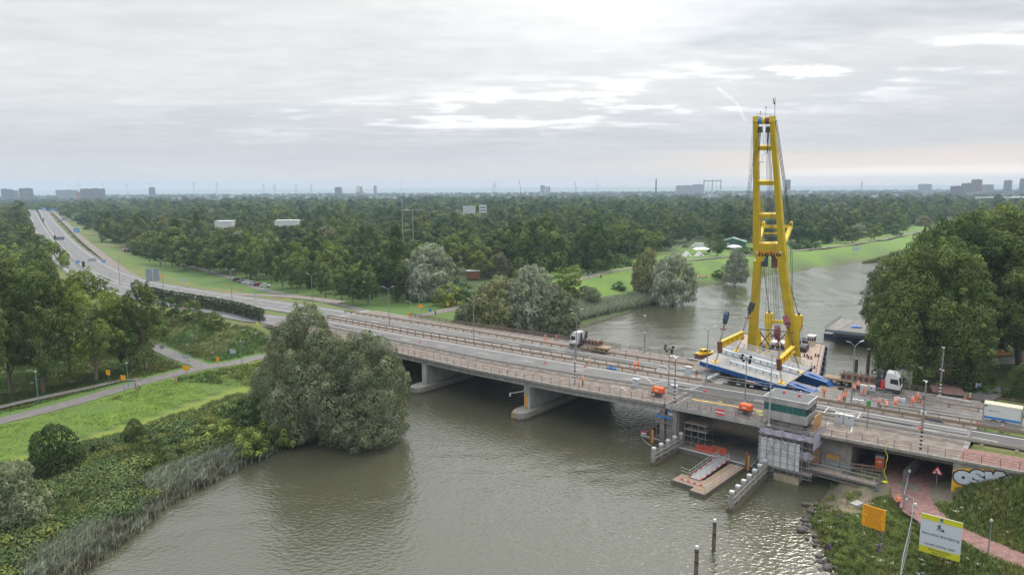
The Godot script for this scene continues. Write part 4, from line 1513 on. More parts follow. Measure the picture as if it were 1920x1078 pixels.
func make_crane() -> void:
	var y: Material = M.crane_yellow
	var c := thing("crane_barge", "tall yellow sheerleg floating crane with lettered head on a pink decked barge", "floating crane")
	var fr := frame_deck()
	var hullp := pg([-17.8, 84, 3.9, 84, 14.8, 37, -6.9, 37])
	var mb := nb()
	mb.prism(hullp, fr, -1.0, 2.2)
	obj("hull", mb, M.hull_blue, c)
	mb = nb()
	var dk := PackedVector2Array()
	for q in hullp: dk.append(Vector2(-1.5, 60) + (q - Vector2(-1.5, 60)) * .99)
	mb.prism(dk, fr, 2.2, 2.5)
	obj("deck", mb, M.deck_pink, c)
	mb = nb()
	for i in 4:
		var a := hullp[i]
		var b := hullp[(i + 1) % 4]
		mb.bar(B(a.x, a.y, 2.45), B(b.x, b.y, 2.45), .25, .4)
	obj("bulwark", mb, M.hull_blue, c)
	for i in 9:
		mb = nb()
		var q := Vector2(3.9, 84).lerp(Vector2(14.8, 37), (i + .5) / 9.0)
		mb.tube(B(q.x + .2, q.y, 1.0), B(q.x + .2, q.y, 2.5), .45, .45, 8)
		obj("fender", mb, M.rubber, c)
		mb = nb()
		mb.tube(B(q.x - .5, q.y - 1, 2.5), B(q.x - .5, q.y - 1, 3.5), .05, .05, 5)
		mb.tube(B(q.x - .5, q.y - 1, 3.5), B(q.x - 1.1, q.y + 1.4, 3.5), .04, .04, 5)
		obj("deck_rail", mb, M.steel_dark, c)
	var nb := Vector3(N.x, 0, N.z)
	var bn := (nb + UP * .42).normalized()
	var lt: Vector3 = Vector3(43.85, 55.1, -124.9)
	var lh: Vector3 = Vector3(48.25, 31.79, -133.97)
	var lk: Vector3 = Vector3(48.98, 29.05, -134.85)
	var l2: Vector3 = Vector3(51.47, 10.53, -142.9)
	var rt: Vector3 = Vector3(46.1, 54.92, -123.13)
	var rh: Vector3 = Vector3(51.99, 32.04, -130.73)
	var rk: Vector3 = Vector3(52.45, 29.35, -131.82)
	var r2: Vector3 = Vector3(57.77, 11.84, -136.96)
	var lf := lk + (l2 - lk) * ((lk.y - 2.5) / (lk.y - l2.y))
	var rf := rk + (r2 - rk) * ((rk.y - 2.5) / (rk.y - r2.y))
	for q in [[lf, lk, 1.75, 1.5, 1.35, 1.3], [rf, rk, 1.75, 1.5, 1.35, 1.3], [lh, lt, 1.15, 1.2, .78, .8], [rh, rt, 1.15, 1.2, .78, .8]]:
		mb = nb()
		mb.frustum(q[0], q[1], q[2], q[3], q[4], q[5], bn)
		obj("boom_leg", mb, y, c)
	for f in [lf, rf]:
		mb = nb()
		mb.box(f + Vector3(0, .3, 0), Vector3(2.4, 1.4, 2.0), BQ)
		obj("boom_foot", mb, y, c)
	for q in [[Vector3(44.9, 50.47, -126.56), Vector3(47.21, 50.35, -124.71), .8], [Vector3(45.98, 44.2, -129.07), Vector3(48.79, 44.17, -126.77), .85], [Vector3(47.14, 38, -131.51), Vector3(50.37, 38.08, -128.78), .9], [Vector3(48.22, 32.17, -133.79), Vector3(51.88, 32.41, -130.62), 1.0]]:
		mb = nb()
		mb.bar(q[0], q[1], .8, q[2], bn)
		obj("cross_beam", mb, y, c)
	mb = nb()
	var px: Vector3 = (rh - lh).normalized()
	var hb := Basis(px, UP.slide(px).slide(bn).normalized(), px.cross(UP.slide(px).slide(bn).normalized()))
	var hf := Transform3D(hb, (lh + rh) / 2)
	var wl: float = (rh - lh).length() / 2
	mb.prism(pg([-wl - .55, .4, wl + .55, .4, wl + .62, -1.6, wl + .55, -3.1, wl - .75, -3.1, wl - 1.5, -1.75, -wl + 1.8, -1.75, -wl + 1.0, -3.1, -wl - .3, -3.1, -wl - .55, -1.6]), hf, -.6, .62)
	var head := obj("head_plate", mb, y, c)
	two_tone_text("hebo", 1.05, Transform3D(hb.scaled_local(Vector3(1.28, .95, 1)), hf * Vector3(.05, -1.35, .66)), M.black, M.red, head)
	for k in [-1, 1]:
		mb = nb()
		mb.box(hf * Vector3(k * (wl - .2), -1.0, .75), Vector3(.5, .3, .3), hb)
		obj("lamp", mb, M.white, head)
	mb = nb()
	mb.tube(lt + Vector3(0, .1, 0) - px * .4, rt + px * .5 + Vector3(0, .1, 0), .22, .22, 8)
	obj("top_axle", mb, y, c)
	for q in [[.30, M.sign_blue], [.72, M.block_red], [.5, y]]:
		mb = nb()
		var p := lt.lerp(rt, q[0])
		mb.tube(p - px * .32, p + px * .32, .62, .62, 10)
		obj("top_sheave", mb, q[1], c)
	for k in [-1, 1]:
		mb = nb()
		var p: Vector3 = lt if k < 0 else rt
		mb.box(p + Vector3(0, .25, 0), Vector3(.95, 1.0, .9), BQ)
		obj("top_cheek", mb, y, c)
	for q in [[.24, 1.5, .03], [.57, 2.3, .03]]:
		mb = nb()
		var p := lt.lerp(rt, q[0])
		mb.tube(p, p + Vector3(0, q[1], 0), q[2], q[2], 5)
		mb.ball(p + Vector3(0, q[1], 0), ONE * .13, 6, 4)
		obj("aerial", mb, M.steel_dark, c)
	mb = nb()
	mb.tube(lt + Vector3(0, 1.2, 0), rt + Vector3(0, 1.0, 0), .03, .03, 4)
	obj("hand_line", mb, M.steel_dark, c)
	mb = nb()
	mb.tube(rt + px * .35, rt + px * .35 + Vector3(0, 4.0, 0), .05, .03, 5)
	var mast := obj("flag_mast", mb, M.steel_dark, c)
	mb = nb()
	var fo := rt + px * .35 + Vector3(0, 2.7, 0)
	for k in 4: mb.quad(fo + Vector3(-.12 * k, .3 * k * .9, .1 * sin(k)), fo + Vector3(-.34 - .05 * k, .3 * k * .9, .12), fo + Vector3(-.34 - .05 * k, .27 + .3 * k * .9, .12), fo + Vector3(-.05 * k, .27 + .27 * k, .0))
	obj("flag", mb, M.rail_rust, mast)
	mb = nb()
	var la: Vector3 = Vector3(47.2, 41.22, -129.7)
	var lb: Vector3 = Vector3(49.04, 32.28, -133.05)
	for k in [-.28, .28]: mb.tube(la + px * k, lb + px * k, .06, .06, 5)
	for i in 26: mb.tube(la.lerp(lb, i / 26.0) - px * .28, la.lerp(lb, i / 26.0) + px * .28, .035, .035, 4)
	obj("ladder", mb, y, c)
	mb = nb()
	var pl: Vector3 = Vector3(45.76, 47.87, -127.26)
	mb.box(pl, Vector3(1.0, .12, 1.0), BQ)
	for k in [-.45, .45]: mb.tube(pl + px * k, pl + px * k + Vector3(0, 1.5, 0), .03, .03, 4)
	mb.tube(pl - px * .45 + Vector3(0, 1.2, 0), pl + px * .45 + Vector3(0, 1.2, 0), .03, .03, 4)
	obj("platform", mb, M.pale, c)
	var fr0: Vector3 = Vector3(56, 35.4, -137)
	var fl0: Vector3 = Vector3(51.8, 35.3, -140.5)
	for q in [[rh + Vector3(0, -.6, 0), fr0, .7], [lh + Vector3(.4, .8, 0), fl0, .6], [fl0, fr0, .6], [fl0.lerp(lh, .35), fr0.lerp(rh, .35), .35]]:
		mb = nb()
		mb.bar(q[0], q[1], q[2], q[2])
		obj("stay_frame", mb, y, c)
	for q in [fr0, fl0]:
		mb = nb()
		mb.ball(q + Vector3(0, .5, 0), Vector3(.42, .7, .42), 8, 5)
		obj("stay_block", mb, y, c)
	mb = nb()
	mb.tube(fl0.lerp(lh, .4), fr0.lerp(rh, .6), .09, .09, 5)
	mb.tube(fr0.lerp(rh, .4), fl0.lerp(lh, .6), .09, .09, 5)
	obj("stay_brace", mb, M.steel_dark, c)
	for q in [[Vector3(63.6, 12.5, -165.8), Vector3(64, 3.4, -165.5)], [Vector3(69, 12.8, -161.3), Vector3(69.4, 3.5, -161)]]:
		mb = nb()
		var a: Vector3 = q[0]
		var b: Vector3 = Vector3(q[0].x, 2.5, q[0].z)
		var h := a.y - 2.5
		mb.frustum(a, a - UP * h * .22, 1.75, 1.3, 1.75, 1.3, N)
		mb.frustum(a - UP * h * .22, a - UP * h * .42, 1.75, 1.3, .8, .9, N)
		mb.frustum(a - UP * h * .42, b, .8, .9, .7, .8, N)
		obj("gantry_post", mb, y, c)
		mb = nb()
		mb.tube(a, a + Vector3(0, .6, 0), .3, .2, 8)
		obj("gantry_pin", mb, M.steel_dark, c)
	mb = nb()
	mb.bar(Vector3(63.7, 10.5, -165.7), Vector3(69, 10.8, -161.3), .6, .7)
	obj("gantry_beam", mb, y, c)
	var g0: Vector3 = Vector3(56.5, 11.1, -153.5)
	var g1: Vector3 = Vector3(61.5, 11.3, -149.3)
	for q in [[g0, Vector3(g0.x + 1.0, 2.5, g0.z), .75], [g1, Vector3(g1.x + .2, 2.5, g1.z), .75]]:
		mb = nb()
		mb.bar(q[0], q[1], q[2], q[2])
		obj("frame_post", mb, y, c)
	mb = nb()
	var gm := (g0 + g1) / 2
	var dn := Vector3(0, -4.4, 0)
	for q in [[g0, g1], [g0 + dn, g1 + dn], [g0, gm + dn], [gm + dn, g1], [g0 + dn, gm], [gm, g1 + dn]]: mb.tube(q[0], q[1], .13, .13, 6)
	obj("frame_brace", mb, M.steel_dark, c)
	deck_house(c, "wheelhouse", [-1.8, 65.6], 3.4, 3.0, 3.2, M.white, true)
	deck_house(c, "deck_cabin", [1.4, 80.6], 1.6, 2.2, 2.6, M.white, true)
	deck_house(c, "deck_cabin", [-8.1, 78.1], 1.5, 2.2, 2.8, M.white, true)
	for q in [[1.6, 73.8], [-.2, 81.7], [-6.5, 69.1], [-5, 69.8], [-1.3, 80.7]]:
		mb = nb()
		mb.box(B(q[0], q[1], 3.3), Vector3(1.7, 1.6, 2.2), BQ)
		mb.tube(B(q[0] - 1.1, q[1] - 1.6, 3.3), B(q[0] + 1.1, q[1] - 1.6, 3.3), .75, .75, 10)
		obj("winch", mb, M.hull_blue if q[0] > 2 else M.steel_dark, c)
	for q in [[5.3, 66], [3.9, 67.5], [6, 69.1], [8.5, 57.3]]:
		mb = nb()
		for k in [-.3, .3]: mb.tube(B(q[0] + k, q[1], 2.5), B(q[0] + k, q[1], 3.2), .16, .2, 8)
		mb.box(B(q[0], q[1], 2.52), Vector3(1.2, .08, .5), BQ)
		obj("bollard", mb, M.steel_dark, c)
	mb = nb()
	var lm: Vector3 = Vector3(74.6, 2.5, -171.9)
	mb.tube(lm, lm + Vector3(0, 8.5, 0), .12, .06, 6)
	mb.tube(lm + Vector3(0, 5.6, 0), lm + Vector3(0, 5.9, 0), .5, .5, 8)
	obj("radar_mast", mb, M.pale, c)
	var rp := nb()
	var stay: Vector3 = rt + px * .5
	for k in [-.22, .0, .22]: rp.tube(stay + px * k, fr0 + px * k, .06, .06, 4)
	for k in [-.15, .15]: rp.tube(fr0 + px * k, Vector3(72.5, 2.8, -171.8) + px * k, .05, .05, 4)
	for k in [-.6, -.2, .2]: rp.tube(lt - px * .3 + px * k * .4, Vector3(48.3, 37.6, -139.5) + px * k, .025, .025, 4)
	for k in 5: rp.tube(lt.lerp(rt, .55) + px * (k * .22), Vector3(50.5, 31.06, -132.5) + px * (k * .22) + Vector3(0, 0, -1), .028, .028, 4)
	for k in 6: rp.tube(Vector3(50.56, 29.97, -133.05) + px * (k * .3 - .6), Vector3(61.6, 6.8, -159.7) + px * (k * .8 - 1.0), .028, .028, 4)
	rp.tube(Vector3(50.22, 27.12, -134.88), Vector3(63.6, 12.6, -165.8), .07, .07, 4)
	rp.tube(Vector3(53.61, 26.9, -132.19), Vector3(68.9, 12.9, -161.4), .08, .08, 4)
	rp.tube(lt.lerp(rt, .35), Vector3(46.19, 49.16, -126.2), .03, .03, 4)
	obj("wire_rope", rp, M.rope, c)
	for q in [Vector3(44.68, 53.53, -125.07), Vector3(45.84, 53.45, -124.15)]:
		mb = nb()
		mb.box(q, Vector3(.7, 1.0, .7), BQ)
		obj("upper_block", mb, M.steel_dark, c)
		mb = nb()
		for k in [-.12, .12]: mb.tube(q + Vector3(k, -.5, 0), q + Vector3(k * .3 + .0, -4.2, 0), .07, .04, 4)
		obj("chain", mb, M.steel_dark, c)
	for q in [[Vector3(50.02, 29.03, -134.01), M.block_blue], [Vector3(51.47, 28.93, -132.85), M.block_red]]:
		mb = nb()
		mb.box(q[0] + Vector3(0, .5, 0), Vector3(1.05, 1.2, .9), BQ)
		obj("head_block", mb, M.sign_blue if q[1] == M.block_blue else q[1], c)
		mb = nb()
		mb.box(q[0] + Vector3(0, -.7, 0), Vector3(.95, 1.1, .8), BQ)
		obj("head_block", mb, M.steel_dark if q[1] == M.block_blue else q[1], c)
	settle(c, B(-1.5, 60, 0))
	var lug: Array = [Vector3(39.8, 9.25, -130.1), Vector3(45.5, 10.4, -135.1), Vector3(48.8, 8.2, -119.9), Vector3(53.7, 9.5, -124.1)]
	var eye := [Vector3(40.58, 13.63, -130.1), Vector3(46.68, 14.65, -135.1), Vector3(48.19, 12.75, -119.9), Vector3(52.34, 14.11, -124.1)]
	var block := [Vector3(41.53, 18.38, -130.1), Vector3(48.14, 19.56, -135.1), Vector3(47.62, 17.47, -119.9), Vector3(50.9, 18.86, -124.1)]
	var from := [Vector3(44.61, 53.8, -124.98), Vector3(50.2, 28.48, -134.15), Vector3(45.79, 53.72, -124.04), Vector3(51.68, 28.28, -133.04)]
	var bm := [M.block_blue, M.steel_dark, M.block_red, M.block_red]
	var said := ["blue crane hook block hanging farthest left over the lifted section", "black crane hook block in front of the left boom leg", "round red crane hook block hanging between the boom legs", "dark red crane hook block in front of the right boom leg"]
	for i in 4:
		var k := thing("crane_hook", said[i], "crane hook", Z0, .0, "hook blocks of the floating crane")
		var p: Vector3 = block[i]
		var f: Vector3 = from[i]
		var bb := rot_frame(f, p, N)
		mb = nb()
		if i % 2 == 0:
			mb.prism(pg([-1.3, .1, -.7, .55, .3, .6, 1.3, .25, 1.3, -.25, .3, -.6, -.7, -.55, -1.3, -.1]), Transform3D(bb, p), -.35, .35)
		else:
			mb.box(p, Vector3(1.7, 1.0, .9), bb)
			mb.box(p + bb.x * 1.1, Vector3(.8, .6, .5), bb)
		obj("block", mb, bm[i], k)
		mb = nb()
		var hk: Vector3 = p + (eye[i] - p).normalized() * 2.2
		mb.tube(p + (hk - p) * .5, hk, .13, .13, 6)
		for a in 7:
			var t0 := PI + PI * a / 7.0
			var t1 := PI + PI * (a + 1) / 7.0
			for sx in [-1, 1]: mb.tube(hk + px * sx * .28 + (px * cos(t0) + UP * sin(t0)) * .28, hk + px * sx * .28 + (px * cos(t1) + UP * sin(t1)) * .28, .12, .12, 5)
		obj("hook", mb, M.rust, k)
		mb = nb()
		for o in [-.4, -.15, .15, .4]: mb.tube(f + px * o * .5, p - bb.x * .6 + px * o, .022, .022, 4)
		obj("hoist_rope", mb, M.rope, k)
		mb = nb()
		for o in [-.22, .22]: mb.tube(hk + px * o + Vector3(0, -.25, 0), eye[i] + px * o * .3, .05, .05, 5)
		obj("sling", mb, M.rope, k)
		settle(k, p)
	for j in 2:
		var a: Vector3 = eye[j * 2]
		var b: Vector3 = eye[j * 2 + 1]
		var k := thing("lifting_beam", ["yellow lifting beam with brown end block over the left end of the section", "yellow lifting beam with brown end block over the right end of the section"][j], "lifting beam", Z0, .0, "yellow lifting beams")
		var t := (b - a).normalized()
		var up := t.cross(UP).cross(t).normalized()
		var lo := up * -.65
		mb = nb()
		mb.bar(a + lo, b + lo, .25, 1.05, up)
		for e in [-.52, .52]: mb.bar(a + lo + up * e, b + lo + up * e, .75, .16, up)
		var beam := obj("beam", mb, M.beam_yellow, k)
		for e in 3:
			mb = nb()
			mb.bar(a.lerp(b, .3 + .2 * e) + lo - t * .1, a.lerp(b, .3 + .2 * e) + lo + t * .1, .7, .9, up)
			obj("stiffener", mb, M.beam_yellow, beam)
		mb = nb()
		mb.bar(a + lo - up * .45 - t * .55, a + lo - up * .45 + t * .15, .7, 2.2, up)
		obj("end_block", mb, M.rust, k)
		mb = nb()
		mb.bar(b + lo - up * .7 - t * .7, b + lo - up * .7 - t * .1, .5, .7, up)
		obj("shackle_plate", mb, M.galv, k)
		mb = nb()
		for e in 2:
			var p: Vector3 = [a, b][e]
			for o in [-.12, .12]: mb.tube(p + up * -1.3 + px * o, lug[j * 2 + e] + Vector3(0, .3, 0) + px * o * .4, .045, .045, 5)
		obj("sling", mb, M.rope, k)
		settle(k, (a + b) / 2)
	lifted_section(lug)

func deck_house(parent: Node, called: String, q: Array, w: float, l: float, h: float, m: Material, glass: bool) -> void:
	var mb := nb()
	mb.box(B(q[0], q[1], 2.5 + h / 2), Vector3(w, h, l), BQ)
	mb.box(B(q[0], q[1], 2.5 + h + .06), Vector3(w + .3, .12, l + .3), BQ)
	var o := obj(called, mb, m, parent)
	if glass:
		for i in 3:
			mb = nb()
			mb.box(B(q[0] - w / 3 + w / 3 * i, q[1] - l / 2, 2.5 + h * .68), Vector3(w * .26, h * .3, .05), BQ)
			obj("window", mb, M.glass_dark, o)
		mb = nb()
		mb.box(B(q[0] + w / 2, q[1], 2.5 + h * .68), Vector3(.05, h * .3, l * .7), BQ)
		obj("window", mb, M.glass_dark, o)
		mb = nb()
		mb.box(B(q[0], q[1] - l / 2 - .02, 2.5 + h * .3), Vector3(w * .9, h * .12, .04), BQ)
		obj("stripe", mb, M.beam_yellow, o)

func lifted_section(lug: Array) -> void:
	var o := thing("bridge_section", "new blue and grey bascule bridge section tilted in the crane's slings", "bridge section")
	var fl: Vector3 = Vector3(37, 9.5, -130.9)
	var e1: Vector3 = Vector3(48.8, 8, -118.5) - fl
	var e2: Vector3 = Vector3(44.9, 11, -139) - fl
	var l := e1.length()
	var w := e2.length()
	var x := e1 / l
	var z := x.cross(e2).normalized()
	if z.y < 0: z = -z
	var yv := z.cross(x)
	w = e2.dot(yv)
	var fr := Transform3D(Basis(x, yv, z), fl)
	var mb := nb()
	mb.prism(pg([0, 0, l, 0, l, w, 0, w]), fr, -.25, .0)
	obj("deck_plate", mb, M.new_deck, o)
	for q in [[-.05, .35, -.95], [w - .35, w + .05, -.95]]:
		mb = nb()
		mb.prism(pg([-.05, q[0], l + .05, q[0], l + .05, q[1], -.05, q[1]]), fr, q[2], -.02 if q[0] > 1 else -.015)
		obj("edge_beam", mb, M.bridge_blue, o)
	for q in [2.2, w - 3.4]:
		mb = nb()
		var g := Transform3D(Basis(x, z, -yv), fr * Vector3(0, q, 0))
		var pts := pg([.5, -.25, .5, -.7, 4.0, -1.3, l * .75, -1.8, l + 1.0, -2.0, l + 4.6, -1.9, l + 6.4, -2.1, l + 4.4, -.25, l + 1.5, .1, l - .5, -.25])
		mb.prism(pts, g, -.2, .2)
		mb.prism(pg([l + .2, -.05, l + 4.5, -.3, l + 6.4, -2.05, l + 6.3, -2.2, l + 4.3, -.55, l + .2, -.35]), g, -1.0, 1.0)
		mb.prism(pg([.6, -.75, 4.0, -1.3, l * .75, -1.8, l + 1.0, -2.0, l + 4.6, -1.9, l + 4.6, -1.98, l + 1.0, -2.08, l * .75, -1.88, 4.0, -1.38, .6, -.83]), g, -.45, .45)
		obj("main_girder", mb, M.bridge_blue, o)
	for i in 8:
		mb = nb()
		var sx := 1.0 + (l - 2.0) * i / 7.0
		mb.prism(pg([sx, .4, sx + .15, .4, sx + .15, w - .4, sx, w - .4]), fr, -.85, -.26)
		obj("cross_girder", mb, M.bridge_blue, o)
	for q in [[w * .52, .28], [w * .82, .16]]:
		mb = nb()
		mb.prism(pg([.0, q[0], l, q[0], l, q[0] + q[1], 0, q[0] + q[1]]), fr, .002, .03)
		obj("blue_stripe", mb, M.bridge_blue, o)
	for q in [[.1, l - .4, w * .60, 12], [l * .28, l * .86, w * .24, 8]]:
		mb = nb()
		mb.bar(fr * Vector3(q[0], q[2], .55), fr * Vector3(q[1], q[2], .55), .28, .26, z)
		var kr := obj("crash_rail", mb, mat("pale_blue", Color(.50, .62, .70), .35, .2), o)
		for i in q[3]:
			mb = nb()
			var sx: float = lerpf(q[0] + .3, q[1] - .3, i / float(q[3] - 1))
			mb.bar(fr * Vector3(sx, q[2] - .1, .0), fr * Vector3(sx, q[2] - .1, .5), .14, .14, x)
			obj("rail_foot", mb, M.galv, kr)
	for h in [.35, .7, 1.1]:
		mb = nb()
		mb.bar(fr * Vector3(.1, w - .1, h), fr * Vector3(l - .1, w - .1, h), .1, .1, z)
		obj("guard_rail", mb, M.white, o)
	for i in 12:
		mb = nb()
		mb.bar(fr * Vector3(.1 + (l - .2) * i / 11.0, w - .1, 0), fr * Vector3(.1 + (l - .2) * i / 11.0, w - .1, 1.1), .11, .11, x)
		obj("guard_post", mb, M.white, o)
	for p in lug:
		mb = nb()
		var q := fr.affine_inverse() * (p as Vector3)
		var b := fr * Vector3(clampf(q.x, .4, l - .4), clampf(q.y, .4, w - .4), 0)
		mb.box(b + z * .06, Vector3(1.1, .9, .1), fr.basis)
		mb.frustum(b + z * .1, b + z * .7, .7, .25, .2, .2, x)
		obj("lifting_lug", mb, M.beam_yellow, o)
	for q in [[l - 2.2, w * .7], [l - 3.4, w * .78]]:
		mb = nb()
		mb.bar(fr * Vector3(q[0], q[1], 0), fr * Vector3(q[0] - .1, q[1] + .1, .9), .16, .16, x)
		mb.bar(fr * Vector3(q[0] - .1, q[1] + .1, .9), fr * Vector3(q[0] + .3, q[1] + .2, 1.1), .2, .14, x)
		obj("barrier_stump", mb, M.white, o)
	settle(o, fl)
	var tr := thing("hole_railing", "grey tube railing on feet along the open hole in the bridge", "railing")
	for h in [.55, 1.1]:
		mb = nb()
		mb.tube(B(1.6, 17.3, 7.45 + h), B(18.6, 18.6, 7.45 + h), .05, .05, 5)
		obj("rail", mb, M.galv, tr)
	for i in 8:
		mb = nb()
		mb.tube(B(1.7 + 2.4 * i, 17.3 + .18 * i, 7.45), B(1.7 + 2.4 * i, 17.3 + .18 * i, 8.6), .06, .06, 5)
		mb.box(B(1.7 + 2.4 * i, 17.3 + .18 * i, 7.52), Vector3(.7, .14, .5), BQ)
		obj("post", mb, M.galv, tr)
	settle(tr, B(10, 18, 7.45))
	var kb := thing("hole_kerb", "pale concrete kerb at the left edge of the bridge hole", "kerb")
	mb = nb()
	mb.bar(B(.75, 16.8, 7.6), B(.95, 31.0, 7.6), .8, .34)
	obj("kerb", mb, M.concrete_light, kb)
	settle(kb, B(.8, 24, 7.45))
	var cl := thing("bascule_cellar", "raw tan concrete bascule cellar seen through the hole under the section", "cellar")
	mb = nb()
	bx(mb, 20.2, 24.5, -2.0, 3.0, 13.0, 8.6)
	bx(mb, 17.2, 24.5, -2.0, 3.0, 12.0, 5.4)
	obj("wall", mb, M.soil, cl)
	for i in 6:
		mb = nb()
		bx(mb, 3.2 + 2.6 * i, 19.0, .3, .35, .35, 6.3)
		obj("strut", mb, M.steel_dark, cl)
	settle(cl, B(18, 24, 0))

func make_barge() -> void:
	var o := thing("deck_barge", "dark blue barge carrying the old grey bridge deck beside the big trees", "barge")
	var fr := Transform3D(Basis(D, N, UP), O)
	var mb := nb()
	mb.prism(pg([-1.8, 104.0, 11.5, 102.6, 11.5, 124, -1.8, 124]), fr, -.6, 1.35)
	obj("hull", mb, M.hull_blue, o)
	mb = nb()
	mb.prism(pg([11.8, 100.4, 32, 98.5, 32, 122, 11.8, 122]), fr, -.6, 1.30)
	obj("hull", mb, M.hull_blue, o)
	mb = nb()
	mb.prism(pg([-1.5, 104.3, 31.7, 100.8, 31.7, 121.7, -1.5, 123.7]), fr, 1.352, 1.42)
	obj("hull_deck", mb, M.deck_pink, o)
	mb = nb()
	mb.prism(pg([1.5, 101.0, 26, 101.0, 26, 112, 1.5, 112]), fr, 1.6, 2.6)
	obj("cradle", mb, mat("girder_grey", Color(.16, .21, .25), .6, .0, "stain", ONE * .2), o)
	settle(o, B(10, 110, 0))
	var od := thing("old_deck", "old grey asphalt bridge deck with a rusty end railing lying on a barge", "bridge section")
	mb = nb()
	mb.prism(pg([.3, 96.8, 27, 97.6, 27, 116, -.3, 115.4]), fr, 3.3, 4.0)
	obj("deck_plate", mb, M.girder_grey, od)
	var k := 0
	for q in [[.4, 3.4], [3.5, 10.0], [10.1, 16.5], [16.6, 26.8]]:
		mb = nb()
		mb.prism(pg([q[0], 97.0, q[1], 97.1, q[1], 115.2, q[0], 115.2]), fr, 4.003, 4.06 + .012 * (k % 2))
		obj("surface_strip", mb, mat("old_surface", Color(.155, .15, .148), .9, .0, "stain", ONE * .1) if k % 2 else M.asphalt_old, od)
		k += 1
	mb = nb()
	mb.prism(pg([2.0, 99.0, 26, 99.0, 26, 113, 2.0, 113]), fr, 2.6, 3.3)
	obj("girder", mb, M.girder_grey, od)
	for h in [.4, .75, 1.1]:
		mb = nb()
		mb.bar(B(.35, 97.0, 4.0 + h), B(-.25, 115.3, 4.0 + h), .07, .07)
		obj("rail", mb, M.soil, od)
	for i in 10:
		mb = nb()
		bx(mb, .35 - .06 * i, 97.0 + 2.03 * i, 4.0, .09, .09, 1.15)
		obj("rail_post", mb, M.soil, od)
	settle(od, B(12, 106, 4))
	for q in [[6.5, 104.0, 4.08, 1.4, "blue folded sheet lying on the old bridge deck", M.sign_blue], [12, 117.5, 1.42, 1.6, "yellow machine part standing on the barge behind the old deck", M.beam_yellow]]:
		var d := thing("deck_load", q[4], "load", B(q[0], q[1], q[2]), YAW)
		mb = nb()
		for i in 4: mb.box(Vector3(.5 * i - .8, .12 + .1 * (i % 2), .3 * sin(i * 2.0)), Vector3(.8, .24 + .2 * (i % 2), q[3]), by(.3 * i))
		obj("pieces", mb, q[5], d)
	for q in [[Vector3(78.8, 0, -152), 4.2, "shorter brown mooring pile in the water behind the cable truck"], [Vector3(82.7, 0, -154.2), 6.0, "taller brown mooring pile in the water behind the cable truck"]]:
		var p := thing("mooring_pile", q[2], "pile", q[0])
		mb = nb()
		mb.tube(Vector3(0, -3, 0), Vector3(0, q[1], 0), .42, .36, 10)
		obj("shaft", mb, M.wood_dark, p)
		mb = nb()
		mb.tube(Vector3(0, q[1], 0), Vector3(0, q[1] + .1, 0), .4, .36, 10)
		obj("cap", mb, M.steel_dark, p)
	var wb := thing("work_boat", "small yellow work boat lying on the water left of the lifted section", "boat", Vector3(49.9, 0, -172.3), YAW + 1.2)
	mb = nb()
	mb.hexa([Vector3(-3.6, -.3, -1.2), Vector3(2.6, -.3, -1.2), Vector3(3.4, -.3, 0), Vector3(2.6, -.3, 1.2), Vector3(-3.6, -.3, 1.2)], [Vector3(-3.8, 1.0, -1.4), Vector3(2.9, 1.0, -1.4), Vector3(4.2, 1.2, 0), Vector3(2.9, 1.0, 1.4), Vector3(-3.8, 1.0, 1.4)])
	obj("hull", mb, M.block_red, wb)
	mb = nb()
	mb.hexa([Vector3(-3.6, 1.02, -1.5), Vector3(2.6, 1.02, -1.5), Vector3(3.9, 1.2, 0), Vector3(2.6, 1.02, 1.5), Vector3(-3.6, 1.02, 1.5)], [Vector3(-3.6, 1.5, -1.5), Vector3(2.6, 1.5, -1.5), Vector3(3.9, 1.7, 0), Vector3(2.6, 1.5, 1.5), Vector3(-3.6, 1.5, 1.5)])
	obj("gunwale", mb, M.beam_yellow, wb)
	mb = nb()
	mb.box(Vector3(-.8, 2.1, 0), Vector3(2.2, 1.3, 1.9))
	var wh := obj("wheelhouse", mb, M.beam_yellow, wb)
	mb = nb()
	mb.box(Vector3(-.8, 2.3, 0), Vector3(2.24, .5, 1.5))
	mb.box(Vector3(-.8, 2.3, 0), Vector3(1.8, .5, 1.94))
	obj("window", mb, M.glass_dark, wh)
	mb = nb()
	for i in 5: mb.box(Vector3(1.0 + .35 * i, 1.75, .4 * sin(i * 1.7)), Vector3(.5, .5, .7), by(i * .7))
	obj("coiled_gear", mb, M.soil, wb)
	wb.scale = ONE * .72

func lamp_double(at: Vector3, h: float, yaw: float, label: String) -> void:
	var o := thing("street_lamp", label, "street lamp", at, yaw, "double armed street lamps along the motorway and bridge")
	var mb := nb()
	mb.tube(Z0, Vector3(0, h - .9, 0), .12, .07, 8)
	obj("pole", mb, M.galv, o)
	for k in [-1, 1]:
		mb = nb()
		mb.path([Vector3(0, h - .9, 0), Vector3(.25 * k, h - .55, 0), Vector3(.95 * k, h - .05, 0)], .045, 6)
		var a := obj("arm", mb, M.galv, o)
		mb = nb()
		mb.frustum(Vector3(.85 * k, h - .08, 0), Vector3(1.55 * k, h + .12, 0), .18, .11, .26, .09)
		obj("lamp_head", mb, M.pale, a)

func lamp_small(at: Vector3, h: float, label: String, group := "") -> void:
	var o := thing("path_lamp", label, "street lamp", at, .3, group)
	var mb := nb()
	mb.tube(Z0, Vector3(0, h, 0), .075, .05, 6)
	obj("pole", mb, M.teal_post if at.x < -20 else M.galv, o)
	mb = nb()
	mb.tube(Vector3(0, h, 0), Vector3(0, h + .14, 0), .1, .2, 8)
	mb.tube(Vector3(0, h + .14, 0), Vector3(0, h + .28, 0), .2, .08, 8)
	obj("lamp_head", mb, M.white, o)

